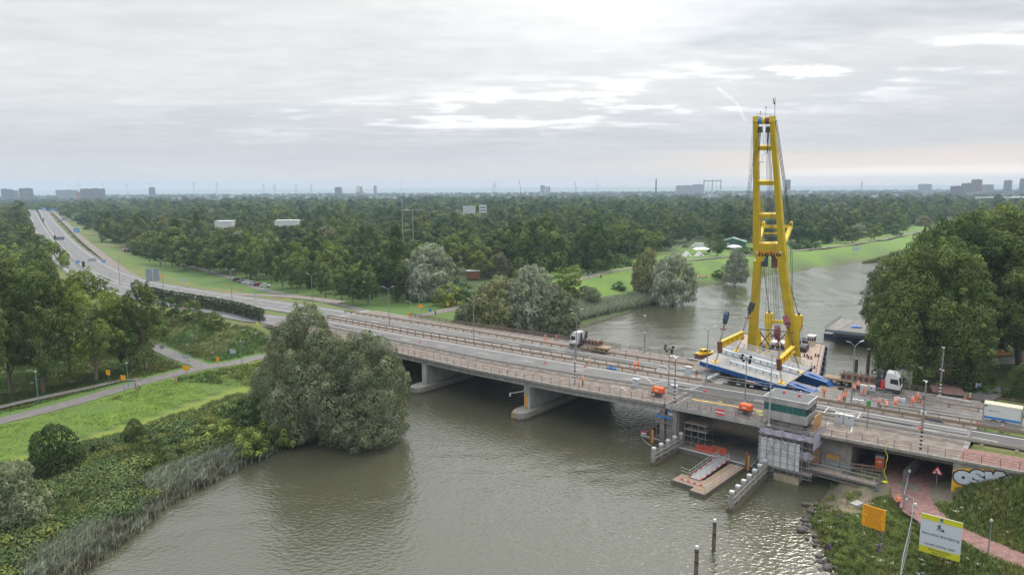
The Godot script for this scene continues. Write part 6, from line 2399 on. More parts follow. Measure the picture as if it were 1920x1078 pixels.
	for i in blue.size():
		var b := thing("motorway_sign", blue[i][3], "sign", at[i], .55)
		mb = nb()
		for k in [-.3, .3]: mb.tube(Vector3(k * blue[i][4], 0, 0), Vector3(k * blue[i][4], 2.0 + blue[i][5], 0), .06, .06, 6)
		obj("post", mb, M.galv, b)
		mb = nb()
		mb.box(Vector3(0, 1.8 + blue[i][5] / 2, .1), Vector3(blue[i][4], blue[i][5], .1))
		obj("panel", mb, mat("motorway_blue", Color(.02, .20, .52), .5), b)
		mb = nb()
		for k in 2: mb.box(Vector3(0, 1.8 + blue[i][5] * (.33 + .3 * k), .16), Vector3(blue[i][4] * .66, blue[i][5] * .12, .02))
		obj("print", mb, M.white, b)
	for s in [[Vector3(-198.2, 7.4, -313.7), "black back of a lane signal beside the motorway, nearest one", 3.0], [Vector3(-332.8, 7.4, -496.8), "black back of a lane signal on the median further up", 3.5], [Vector3(-548.4, 7.4, -802.2), "black back of a lane signal far up the median", 4.5]]:
		var b := thing("lane_signal", s[1], "signal", s[0], .6)
		mb = nb()
		mb.tube(Z0, Vector3(0, 2.2, 0), .1, .1, 6)
		obj("post", mb, M.steel_dark, b)
		mb = nb()
		mb.box(Vector3(0, 2.4, 0), Vector3(1.1, s[2] * .85, .4))
		obj("housing", mb, M.black, b)
	o = thing("gantry_sign", "dark sign board on one post at the left carriageway edge", "sign", Vector3(-285.3, 7.4, -431.2), .5)
	mb = nb()
	mb.tube(Z0, Vector3(0, 6.5, 0), .14, .14, 8)
	obj("post", mb, M.pale, o)
	mb = nb()
	mb.box(Vector3(-.3, 6.2, 0), Vector3(4.6, 2.0, .2))
	obj("panel", mb, mat("sign_back_dark", Color(.12, .15, .17), .6), o)
	o = thing("billboard", "bright picture billboard at the wood edge below the motorway", "billboard", Vector3(-250.5, 2.6, -442.2), .35)
	mb = nb()
	mb.box(Vector3(0, 2.5, 0), Vector3(4.4, 2.4, .15))
	obj("board", mb, M.white, o)
	for k in [[-1.0, 2.4, 1.4, 1.5, "red"], [.4, 2.2, 1.6, .7, "orange_sign"], [1.4, 2.6, .9, 1.4, "sign_blue"], [.3, 3.2, 1.8, .5, "sign_blue"]]:
		mb = nb()
		mb.box(Vector3(k[0], k[1], .09), Vector3(k[2], k[3], .03))
		obj("picture_patch", mb, M[k[4]], o)
	mb = nb()
	for k in [-1.6, 1.6]: mb.box(Vector3(k, .7, 0), Vector3(.15, 1.5, .15))
	obj("leg", mb, M.galv, o)
	for s in [[Vector3(-118.2, 2.8, -276.9), "left red triangle sign on the grass below the motorway"], [Vector3(-107.6, 2.8, -266.5), "right red triangle sign on the grass below the motorway"]]:
		var b := thing("warning_sign", s[1], "sign", s[0], -.3)
		mb = nb()
		mb.tube(Z0, Vector3(0, 1.6, 0), .05, .05, 6)
		obj("post", mb, M.galv, b)
		for t in [[.75, .02, "red"], [.45, .04, "white"]]:
			mb = nb()
			mb.prism(pg([-t[0], 1.9 - t[0] * .4, t[0], 1.9 - t[0] * .4, 0, 1.9 + t[0]]), T0, .0, .03 + t[1])
			obj(t[2] + "_triangle", mb, M[t[2]], b)
	for s in [[Vector3(-29.2, 3, -214.6), "yellow diversion sign at the path fork left of the bridge", 1.4, 3.8, "orange_sign"], [Vector3(-21, 3.2, -219.7), "yellow sign on a post along the path by the shrubs", .7, 3.4, "orange_sign"], [Vector3(-26.1, 3, -213.6), "blue round cycle sign at the path fork", .7, 2.6, "sign_blue"], [Vector3(-32.4, 3, -211.3), "low orange sign beside the railing start", 1.2, 1.6, "orange_sign"], [Vector3(-141.6, 7.3, -272.9), "yellow plate behind the big motorway sign", 1.2, 2.6, "orange_sign"], [Vector3(-122.7, 7.2, -253.3), "grey plate on the service road verge", 1.6, 3.4, "plate_blue"], [Vector3(-80.9, 7.4, -212.3), "pale narrow plate at the end of the ivy wall", 1.0, 3.6, "pale"]]:
		var b := thing("road_sign", s[1], "sign", s[0], -.2)
		mb = nb()
		mb.tube(Z0, Vector3(0, s[3], 0), .05, .05, 6)
		obj("post", mb, M.galv, b)
		mb = nb()
		mb.box(Vector3(0, s[3] - .5, .07), Vector3(s[2], 1.1, .05))
		obj("panel", mb, M[s[4]], b)
	o = thing("dike_signs", "three tilted blue grey boards on the far grass dike", "sign", Vector3(209.2, 4, -412.7), -.3)
	for i in 3:
		mb = nb()
		mb.box(Vector3(1.5 * i - 1.5, 1.6, 0), Vector3(1.1, 3.0, .1), Basis(Vector3.BACK, -.25))
		obj("board", mb, M.plate_blue, o)
var poses := {}

func body_shape(bones: Array) -> Dictionary:
	var cell := .028
	var lo := Vector3(-.62, -.05, -.62)
	var nx := 45
	var ny := 70
	var nz := 45
	var f := PackedFloat32Array()
	f.resize(nx * ny * nz)
	f.fill(1.0)
	for b in bones:
		var a: Vector3 = b[0]
		var e: Vector3 = b[1]
		var ra: float = b[2]
		var rb: float = b[3]
		var m := maxf(ra, rb) + .09
		var ab := e - a
		var ll := maxf(ab.length_squared(), 1e-6)
		var p0 := (Vector3(minf(a.x, e.x), minf(a.y, e.y), minf(a.z, e.z)) - ONE * m - lo) / cell
		var p1 := (Vector3(maxf(a.x, e.x), maxf(a.y, e.y), maxf(a.z, e.z)) + ONE * m - lo) / cell
		for k in range(maxi(0, int(p0.z)), mini(nz, int(p1.z) + 1)):
			for j in range(maxi(0, int(p0.y)), mini(ny, int(p1.y) + 1)):
				for i in range(maxi(0, int(p0.x)), mini(nx, int(p1.x) + 1)):
					var p := lo + Vector3(i, j, k) * cell - a
					var t := clampf(p.dot(ab) / ll, .0, 1.0)
					var d := (p - ab * t).length() - lerpf(ra, rb, t)
					var at := (k * ny + j) * nx + i
					var o := f[at]
					var h := maxf(.045 - absf(o - d), .0) / .045
					f[at] = minf(o, d) - h * h * .045 * .25
	var V := PackedVector3Array()
	var R := PackedInt32Array()
	var id := {}
	var corner := [0, 1, nx, nx + 1, nx * ny, nx * ny + 1, nx * ny + nx, nx * ny + nx + 1]
	for k in nz - 1:
		for j in ny - 1:
			for i in nx - 1:
				var at := (k * ny + j) * nx + i
				var inside := 0
				for c in corner:
					if f[at + c] < 0: inside += 1
				if inside == 0 or inside == 8: continue
				var s := Z0
				var n := 0
				for e in [[0, 1], [2, 3], [4, 5], [6, 7], [0, 2], [1, 3], [4, 6], [5, 7], [0, 4], [1, 5], [2, 6], [3, 7]]:
					var fa := f[at + corner[e[0]]]
					var fb := f[at + corner[e[1]]]
					if (fa < 0) != (fb < 0):
						var t := fa / (fa - fb)
						var pa := Vector3(e[0] & 1, (e[0] >> 1) & 1, e[0] >> 2)
						var pb := Vector3(e[1] & 1, (e[1] >> 1) & 1, e[1] >> 2)
						s += pa.lerp(pb, t)
						n += 1
				var p := lo + (Vector3(i, j, k) + s / n) * cell
				var best := 1e9
				var reg := 0
				for b in bones:
					var q := Geometry3D.get_closest_point_to_segment(p, b[0], b[1])
					var d: float = p.distance_to(q) - (b[2] + b[3]) / 2
					if d < best:
						best = d
						reg = b[4]
				id[at] = V.size()
				V.append(p)
				R.append(reg)
	var ix := PackedInt32Array()
	for k in range(1, nz - 1):
		for j in range(1, ny - 1):
			for i in range(1, nx - 1):
				var at := (k * ny + j) * nx + i
				var a := f[at] < 0
				for ax in 3:
					var st: int = [1, nx, nx * ny][ax]
					if a == (f[at + st] < 0): continue
					var u: int = [nx, nx * ny, 1][ax]
					var w: int = [nx * ny, 1, nx][ax]
					var q := [id[at], id[at - u], id[at - u - w], id[at - w]]
					if a: ix.append_array([q[0], q[2], q[1], q[0], q[3], q[2]])
					else: ix.append_array([q[0], q[1], q[2], q[0], q[2], q[3]])
	var Q := PackedVector3Array()
	Q.resize(V.size())
	for i in range(0, ix.size(), 3):
		var n := (V[ix[i + 2]] - V[ix[i]]).cross(V[ix[i + 1]] - V[ix[i]])
		for k in 3: Q[ix[i + k]] += n
	for i in Q.size(): Q[i] = Q[i].normalized()
	return {"v": V, "r": R, "i": ix, "q": Q, "bones": bones}

func pose(kind: String) -> Dictionary:
	if poses.has(kind): return poses[kind]
	var j := {"pel": Vector3(0, .94, 0), "chest": Vector3(0, 1.28, .01), "neck": Vector3(0, 1.47, .0), "head": Vector3(0, 1.64, .03)}
	var legs := []
	var arms := []
	match kind:
		"stand": 
			legs = [[Vector3(-.1, .90, 0), Vector3(-.12, .49, .02), Vector3(-.13, .09, -.02)], [Vector3(.1, .90, 0), Vector3(.13, .49, .02), Vector3(.15, .09, -.03)]]
			arms = [[Vector3(-.19, 1.40, 0), Vector3(-.27, 1.13, -.02), Vector3(-.27, .90, .08)], [Vector3(.19, 1.40, 0), Vector3(.27, 1.13, -.02), Vector3(.26, .90, .07)]]
		"hands":
			legs = [[Vector3(-.1, .90, 0), Vector3(-.13, .49, .02), Vector3(-.15, .09, -.02)], [Vector3(.1, .90, 0), Vector3(.12, .49, .03), Vector3(.13, .09, .0)]]
			arms = [[Vector3(-.19, 1.40, 0), Vector3(-.27, 1.14, .02), Vector3(-.12, 1.10, .24)], [Vector3(.19, 1.40, 0), Vector3(.28, 1.15, .02), Vector3(.10, 1.16, .25)]]
		"walk":
			legs = [[Vector3(-.1, .90, 0), Vector3(-.11, .50, .14), Vector3(-.11, .09, .24)], [Vector3(.1, .90, 0), Vector3(.11, .49, -.03), Vector3(.11, .14, -.30)]]
			arms = [[Vector3(-.19, 1.40, 0), Vector3(-.26, 1.14, -.12), Vector3(-.25, .93, -.02)], [Vector3(.19, 1.40, 0), Vector3(.26, 1.13, .06), Vector3(.24, .97, .24)]]
		"crouch":
			j = {"pel": Vector3(0, .42, -.12), "chest": Vector3(0, .72, .06), "neck": Vector3(0, .90, .16), "head": Vector3(0, 1.04, .25)}
			legs = [[Vector3(-.1, .40, -.1), Vector3(-.16, .47, .30), Vector3(-.15, .09, .16)], [Vector3(.1, .40, -.1), Vector3(.17, .12, .22), Vector3(.14, .09, -.18)]]
			arms = [[Vector3(-.18, .84, .12), Vector3(-.25, .60, .24), Vector3(-.14, .47, .42)], [Vector3(.18, .84, .12), Vector3(.26, .60, .24), Vector3(.12, .40, .42)]]
		"lean":
			j = {"pel": Vector3(0, .93, -.05), "chest": Vector3(0, 1.22, .1), "neck": Vector3(0, 1.38, .2), "head": Vector3(0, 1.52, .30)}
			legs = [[Vector3(-.1, .90, -.05), Vector3(-.12, .49, .04), Vector3(-.13, .09, -.02)], [Vector3(.1, .90, -.05), Vector3(.13, .49, .02), Vector3(.15, .09, -.12)]]
			arms = [[Vector3(-.19, 1.32, .16), Vector3(-.25, 1.08, .24), Vector3(-.12, .98, .44)], [Vector3(.19, 1.32, .16), Vector3(.25, 1.06, .22), Vector3(.13, .92, .40)]]
	var b := []
	var pel: Vector3 = j.pel
	var ch: Vector3 = j.chest
	for s in [-1, 1]:
		b.append([pel + Vector3(.06 * s, 0, 0), ch + Vector3(.075 * s, .02, 0), .125, .135, 1])
		b.append([ch + Vector3(.05 * s, .05, 0), arms[0 if s < 0 else 1][0], .115, .075, 1])
	b.append([ch + Vector3(0, .06, 0), j.neck, .11, .06, 1])
	b.append([j.neck, j.head + Vector3(0, -.05, 0), .055, .06, 0])
	b.append([j.head + Vector3(0, -.035, .012), j.head + Vector3(0, .035, -.012), .082, .095, 0])
	for l in legs:
		b.append([l[0], l[1], .095, .07, 2])
		b.append([l[1], l[2], .07, .05, 2])
		b.append([l[2] + Vector3(0, -.03, -.04), l[2] + Vector3(.0, -.045, .15), .045, .04, 4])
	for a in arms:
		b.append([a[0], a[1], .065, .05, 3])
		b.append([a[1], a[2], .05, .036, 3])
		b.append([a[2], a[2] + (a[2] - a[1]).normalized() * .08, .036, .038, 0])
	poses[kind] = body_shape(b)
	poses[kind]["arms"] = arms
	poses[kind]["head"] = j.head
	poses[kind]["chest"] = ch
	return poses[kind]
const SKIN := Color(.45, .27, .19)
const ORG := Color(.85, .16, .035)
const NAVY := Color(.02, .025, .05)

func person(kind: String, at: Vector3, yaw: float, torso: Color, legs: Color, arm: Color, hat: Color, label: String, group := "", tall := 1.0, vest := true) -> void:
	var p := pose(kind)
	var o := thing("person", label, "person", at, yaw, group)
	var V: PackedVector3Array = p.v
	var R: PackedInt32Array = p.r
	var C := PackedColorArray()
	C.resize(V.size())
	var ch: Vector3 = p.chest
	for i in V.size():
		var c: Color = [SKIN, torso, legs, arm, Color(.03, .025, .02)][R[i]]
		if vest and R[i] == 1 and (absf(V[i].y - ch.y + .16) < .03 or (absf(absf(V[i].x) - .1) < .025 and V[i].y > ch.y - .14)): c = Color(.62, .62, .58)
		if vest and R[i] == 2 and legs.r > .5 and absf(V[i].y - .33) < .03: c = Color(.62, .62, .58)
		C[i] = c
	var arr := []
	arr.resize(Mesh.ARRAY_MAX)
	arr[Mesh.ARRAY_VERTEX] = V
	arr[Mesh.ARRAY_NORMAL] = p.q
	arr[Mesh.ARRAY_COLOR] = C
	arr[Mesh.ARRAY_INDEX] = p.i
	var m := ArrayMesh.new()
	m.add_surface_from_arrays(Mesh.PRIMITIVE_TRIANGLES, arr)
	var body := MeshInstance3D.new()
	body.name = "body"
	body.mesh = m
	body.material_override = M.tinted
	body.scale = ONE * tall
	o.add_child(body)
	var mb := nb()
	mb.col = SKIN
	for a in p.arms:
		var d: Vector3 = (a[2] - a[1]).normalized()
		var side := d.cross(Vector3(0, 0, 1) if absf(d.z) < .8 else UP).normalized()
		var hand: Vector3 = a[2] + d * .085
		for k in 4:
			var r: Vector3 = hand + side * (.03 - .02 * k)
			var ln: float = [.062, .072, .068, .052][k]
			var kn := r + d * ln * .55
			mb.tube(r, kn, .0095, .009, 5)
			mb.tube(kn, kn + (d + side.cross(d) * .5).normalized() * ln * .5, .009, .0075, 5)
		var th: Vector3 = a[2] + d * .03 + side * .03
		mb.tube(th, th + (d * .5 + side).normalized() * .035, .012, .011, 5)
		mb.tube(th + (d * .5 + side).normalized() * .035, th + (d * .5 + side).normalized() * .035 + d * .03, .011, .009, 5)
	var hd: Vector3 = p.head
	mb.tube(hd + Vector3(0, .015, .085), hd + Vector3(0, -.025, .118), .009, .016, 5)
	for s in [-1, 1]: mb.ball(hd + Vector3(.092 * s, -.01, .0), Vector3(.012, .032, .02), 6, 4)
	mb.col = Color(.2, .07, .06)
	mb.box(hd + Vector3(0, -.055, .088), Vector3(.045, .008, .012))
	mb.col = Color(.03, .03, .03)
	for s in [-1, 1]: mb.ball(hd + Vector3(.033 * s, .012, .084), Vector3(.011, .008, .008), 6, 4)
	var face := obj("face_and_fingers", mb, M.tinted, o)
	face.scale = ONE * tall
	mb = nb()
	mb.col = hat
	if vest:
		for q in 3:
			var t0 := PI / 2 * q / 3.0
			var t1 := PI / 2 * (q + 1) / 3.0
			mb.tube(hd + Vector3(0, .03 + .115 * sin(t0), -.01), hd + Vector3(0, .03 + .115 * sin(t1), -.01), .125 * cos(t0) + .004, .125 * cos(t1) + .004, 12)
		mb.tube(hd + Vector3(0, .022, .01), hd + Vector3(0, .034, .01), .145, .14, 12)
	else:
		mb.ball(hd + Vector3(0, .035, -.02), Vector3(.105, .1, .108), 10, 6)
	var cap := obj("helmet" if vest else "hair", mb, M.tinted, o)
	cap.scale = ONE * tall

func make_people() -> void:
	var W := Color(.72, .72, .70)
	var Y := Color(.75, .55, .02)
	var RD := Color(.48, .045, .03)
	var DK := Color(.03, .03, .035)
	var JN := Color(.045, .075, .16)
	for q in [
		["hands", Vector3(34.9, 7.46, -125.6), 2.2, DK, ORG, DK, W, "worker in dark top and orange trousers alone left of the bridge hole"],
		["walk", Vector3(7.8, 7.46, -157.1), -1.2, ORG, ORG, ORG, W, "worker in orange walking on the far walkway toward the white truck"],
		["stand", Vector3(12.9, 7.46, -121.6), 1.1, ORG, DK, ORG, W, "worker in orange vest on the near walkway beside the banded pole"],
		["lean", Vector3(24.4, 7.46, -132.6), 2.0, ORG, ORG, W, W, "left worker of the pair bending in the median"],
		["stand", Vector3(25.2, 7.46, -132.7), -1.6, ORG, ORG, ORG, Color(.8, .3, .02), "right worker of the pair in the median, orange helmet"],
		["crouch", Vector3(57.6, 7.46, -122.4), .4, RD, RD, RD, Color(.7, .1, .05), "worker in red crouching at the far edge behind the blue girder tail"],
		["walk", Vector3(53.8, 7.46, -113.8), .2, ORG, RD, RD, Y, "worker with yellow helmet and red trousers right of the lifted section"],
		["crouch", Vector3(55, 7.46, -110.8), 2.6, ORG, ORG, ORG, W, "worker in orange crouching at the median barrier, white helmet"],
		["hands", Vector3(55.7, 7.46, -110.6), 2.9, ORG, NAVY, ORG, Y, "lower worker of the standing pair at the median, navy trousers"],
		["stand", Vector3(56.5, 7.46, -112.1), -.5, NAVY, NAVY, ORG, Y, "worker with yellow helmet behind the pair at the median"],
		["stand", Vector3(59.7, 7.46, -115.4), 3.0, ORG, DK, W, W, "worker in vest and black trousers leftmost at the cable truck bed"],
		["hands", Vector3(61.4, 7.46, -117.2), 2.5, ORG, DK, W, W, "worker in white shirt and vest second at the cable truck bed"],
		["walk", Vector3(60.9, 7.46, -114.3), -1.9, ORG, ORG, ORG, W, "worker all in orange between the two grey cabinets, front one"],
		["lean", Vector3(62, 7.46, -115.5), 1.3, ORG, ORG, ORG, Color(.8, .3, .02), "worker with hanging orange coat between the grey cabinets, rear one"],
		["hands", Vector3(59.9, 7.46, -107.5), 3.0, ORG, JN, ORG, W, "worker in vest and blue jeans in the middle of the far carriageway"],
		["crouch", Vector3(61.5, 7.46, -108.1), 3.1, ORG, ORG, ORG, W, "worker sitting low behind the median barrier, back turned"],
		["lean", Vector3(62.7, 7.46, -107.7), 2.4, ORG, ORG, ORG, W, "worker in orange leaning at the median barrier right of the seated one"],
		["walk", Vector3(65.8, 7.46, -108.2), -.9, ORG, ORG, ORG, W, "worker in orange on the carriageway, left of the trio by the pole"],
		["stand", Vector3(67.8, 7.46, -110.2), .4, ORG, ORG, ORG, W, "worker in orange at the far barrier, middle of the trio"],
		["hands", Vector3(68.2, 7.46, -109.1), .1, DK, ORG, DK, W, "worker in dark jacket at the far barrier, right of the trio"],
		["walk", Vector3(49.3, 2.6, -82.3), 2.9, ORG, DK, ORG, Y, "worker with yellow helmet walking on the red path towards the underpass"]]:
		person(q[0], q[1], q[2], q[3], q[4], q[5], q[6], q[7], "workers in orange on the bridge" if q[1].y > 5 else "", 1.06)
	var pale := Color(.55, .5, .48)
	var hair := Color(.05, .03, .02)
	for q in [
		["walk", Vector3(-74.8, 4.05, -131), 2.2, Color(.08, .07, .07), Color(.22, .15, .12), SKIN, hair, "walker with dark top, left one of the couple on the dike path", 1.0],
		["walk", Vector3(-74.5, 4.05, -131.8), 2.3, Color(.5, .42, .42), DK, Color(.5, .42, .42), hair, "walker with pale shirt, right one of the couple on the dike path", 1.0],
		["crouch", Vector3(-69.9, 4.05, -137), .5, Color(.5, .3, .24), Color(.25, .1, .08), SKIN, hair, "person in pink sitting at the path edge on the dike", 1.0],
		["stand", Vector3(-24.7, 3.05, -215.6), 1.0, DK, DK, DK, hair, "dark dressed person standing at the path fork by the shrubs", 1.0],
		["crouch", Vector3(-68.6, 7.3, -180), .0, Color(.55, .62, .05), Color(.55, .62, .05), Color(.55, .62, .05), Y, "person in bright yellow crouching at the left bridge railing start", 1.0]]:
		person(q[0], q[1], q[2], q[3], q[4], q[5], q[6], q[7], "", q[8], false)
	var cols := [Color(.06, .08, .2), Color(.6, .55, .5), Color(.4, .05, .05), Color(.05, .05, .05), Color(.1, .25, .28), Color(.65, .65, .65), Color(.2, .2, .3)]
	var spots := [Vector3(32.2, 4.6, -301.6), Vector3(32.7, 4.6, -300.7), Vector3(33.6, 4.6, -301.5), Vector3(34, 4.6, -299.8), Vector3(34.9, 4.6, -300.6), Vector3(34.2, 4, -290.6), Vector3(33, 4, -290.7), Vector3(36.9, 4.6, -300.5), Vector3(37.7, 4.2, -294.5), Vector3(38.6, 4.2, -294.4), Vector3(38.9, 4.2, -293.6), Vector3(44.7, 4.6, -306.1), Vector3(98, 4.6, -356), Vector3(100.9, 4.6, -354.7), Vector3(103.9, 4.6, -360.5), Vector3(183.9, 4.7, -414.8), Vector3(197.8, 4.7, -425.5), Vector3(245.9, 4.7, -467.2), Vector3(89.7, 2.4, -295.2), Vector3(88, 3.4, -318.9)]
	for i in spots.size():
		var where := "in the onlookers' group behind the willows" if i < 12 else "walking on the far dike path"
		if i == 18: where = "in white at the water's edge left of the round willow"
		if i == 19: where = "alone on the slope above the orange dressed group"
		person(["stand", "walk", "hands"][i % 3], spots[i], i * 1.7, cols[i % 7], cols[(i * 3 + 1) % 7], cols[i % 7], hair, "small person %s, dressed in %s" % [where, ["navy", "sand", "red", "black", "teal", "white", "slate"][i % 7]], "onlookers on the far bank", 1.0, false)
	var orange := [Vector3(82.5, 2.9, -302.2), Vector3(82.3, 2.9, -298.9), Vector3(83.9, 2.9, -302.1), Vector3(84.7, 2.9, -302.1), Vector3(84.2, 2.9, -298), Vector3(86.2, 2.9, -302), Vector3(86.6, 2.9, -301.1)]
	for i in orange.size():
		person(["stand", "hands", "walk"][i % 3], orange[i], i * 2.1, ORG if i % 2 == 0 else cols[5], cols[3], ORG if i % 2 == 0 else cols[1], hair, "person in %s, %s from left at the far water's edge" % ["an orange shirt" if i % 2 == 0 else "a pale shirt", ["first", "second", "third", "fourth", "fifth", "sixth", "seventh"][i]], "orange dressed group on the far bank", 1.0, false)

func wheel(o: Node3D, p: Vector3, r: float, w: float, side: float, ax := Vector3(0, 0, 1)) -> void:
	var mb := nb()
	mb.tube(p - ax * w / 2, p + ax * w / 2, r, r, 14)
	var t := obj("wheel", mb, M.rubber, o)
	mb = nb()
	mb.tube(p + ax * side * w / 2, p + ax * side * (w / 2 + .02), r * .55, r * .5, 10)
	obj("rim", mb, M.galv, t)

func car(at: Vector3, yaw: float, m: Material, label: String, group := "") -> void:
	var o := thing("parked_car" if group else "car", label, "car", at, yaw, group)
	var mb := nb()
	mb.prism(pg([-2.1, .3, 2.1, .3, 2.15, .62, 1.95, .82, .95, .94, -1.75, .98, -2.12, .85]), T0, -.86, .86)
	mb.prism(pg([-1.8, .97, 1.0, .93, .35, 1.42, -1.2, 1.46]), T0, -.72, .72)
	obj("body", mb, m, o)
	for k in [-1, 1]:
		mb = nb()
		mb.prism(pg([-1.55, 1.02, .75, .99, .28, 1.36, -1.12, 1.39]), Transform3D(Basis.IDENTITY, Vector3(0, 0, .725 * k)), -.01, .01)
		obj("side_window", mb, M.glass_dark, o)
		mb = nb()
		mb.box(Vector3(2.08, .64, .6 * k), Vector3(.14, .14, .34))
		obj("headlight", mb, M.white, o)
		mb = nb()
		mb.box(Vector3(-2.1, .78, .65 * k), Vector3(.06, .16, .3))
		obj("tail_light", mb, M.red, o)
		for x in [-1.3, 1.3]: wheel(o, Vector3(x, .32, .78 * k), .32, .2, k)
	mb = nb()
	mb.quad(Vector3(.96, .96, .62), Vector3(.96, .96, -.62), Vector3(.42, 1.38, -.58), Vector3(.42, 1.38, .58))
	mb.quad(Vector3(-1.82, 1.0, -.62), Vector3(-1.82, 1.0, .62), Vector3(-1.27, 1.42, .58), Vector3(-1.27, 1.42, -.58))
	obj("windscreen", mb, M.glass_dark, o)

func cable_truck(called: String, label: String, at: Vector3, yaw: float, bed: float) -> void:
	var o := thing(called, label, "truck", at, yaw)
	var mb := nb()
	mb.prism(pg([-1.15, 1.0, 1.05, .55, 1.15, 1.35, 1.0, 2.1, .75, 3.0, .2, 3.7, -1.1, 3.75]), T0, -1.22, 1.22)
	var cab := obj("cab", mb, M.white, o)
	mb = nb()
	mb.prism(pg([-1.2, .45, 1.18, .35, 1.2, .95, -1.2, 1.0]), T0, -1.24, 1.24)
	obj("bumper", mb, M.steel_dark, cab)
	for k in [-1, 1]:
		mb = nb()
		mb.prism(pg([-.45, 1.95, .85, 1.8, .72, 2.75, -.45, 2.75]), Transform3D(Basis.IDENTITY, Vector3(0, 0, 1.225 * k)), -.012, .012)
		obj("side_window", mb, M.glass_dark, cab)
		mb = nb()
		mb.box(Vector3(1.2, 2.25, 1.35 * k), Vector3(.16, .75, .26))
		obj("mirror", mb, M.black, cab)
		mb = nb()
		mb.box(Vector3(1.17, .75, .9 * k), Vector3(.06, .2, .4))
		obj("headlight", mb, M.white, cab)
	mb = nb()
	mb.quad(Vector3(1.09, 1.75, 1.08), Vector3(1.09, 1.75, -1.08), Vector3(.83, 2.8, -1.0), Vector3(.83, 2.8, 1.0))
	obj("windscreen", mb, M.glass_dark, cab)
	mb = nb()
	mb.tube(Vector3(.1, 3.72, .5), Vector3(.1, 3.95, .5), .13, .1, 8)
	obj("beacon_lamp", mb, M.orange, cab)
	mb = nb()
	mb.box(Vector3(-1.6, 1.5, 1.0), Vector3(.5, 1.5, .5))
	obj("red_tank", mb, M.red, o)
	mb = nb()
	mb.box(Vector3(-bed / 2 - 1.0, .85, 0), Vector3(bed + 2.2, .3, .9))
	obj("chassis", mb, M.steel_dark, o)
	mb = nb()
	mb.box(Vector3(-bed / 2 - 2.7, 1.22, 0), Vector3(bed, .18, 2.5))
	obj("flat_bed", mb, M.soil, o)
	for k in 2:
		mb = nb()
		mb.box(Vector3(-bed / 2 - 2.7, 1.08, 1.22 * (k * 2 - 1)), Vector3(bed - .2, .14, .08))
		obj("side_rail", mb, M.orange_pole, o)
	mb = nb()
	mb.box(Vector3(-2.1, 1.5, 0), Vector3(.8, 1.3, 2.2))
	mb.frustum(Vector3(-2.1, 1.8, .4), Vector3(-2.3, 4.0, .5), .45, .5, .3, .35, Vector3(0, 0, 1))
	mb.frustum(Vector3(-2.3, 4.0, .5), Vector3(-2.75, 1.9, .0), .34, .4, .3, .3, Vector3(0, 0, 1))
	mb.frustum(Vector3(-1.8, 1.9, -.6), Vector3(-1.75, 3.6, -.7), .4, .4, .25, .3, Vector3(0, 0, 1))
	mb.tube(Vector3(-2.5, 2.2, .7), Vector3(-2.4, 3.6, .6), .09, .07, 8)
	obj("loading_crane", mb, M.steel_dark, o)
	for k in [-1, 1]:
		wheel(o, Vector3(.1, .5, 1.0 * k), .5, .3, k)
		for x in [-bed * .62 - 2.0, -bed * .62 - 3.35]: wheel(o, Vector3(x, .5, 1.0 * k), .5, .4, k)

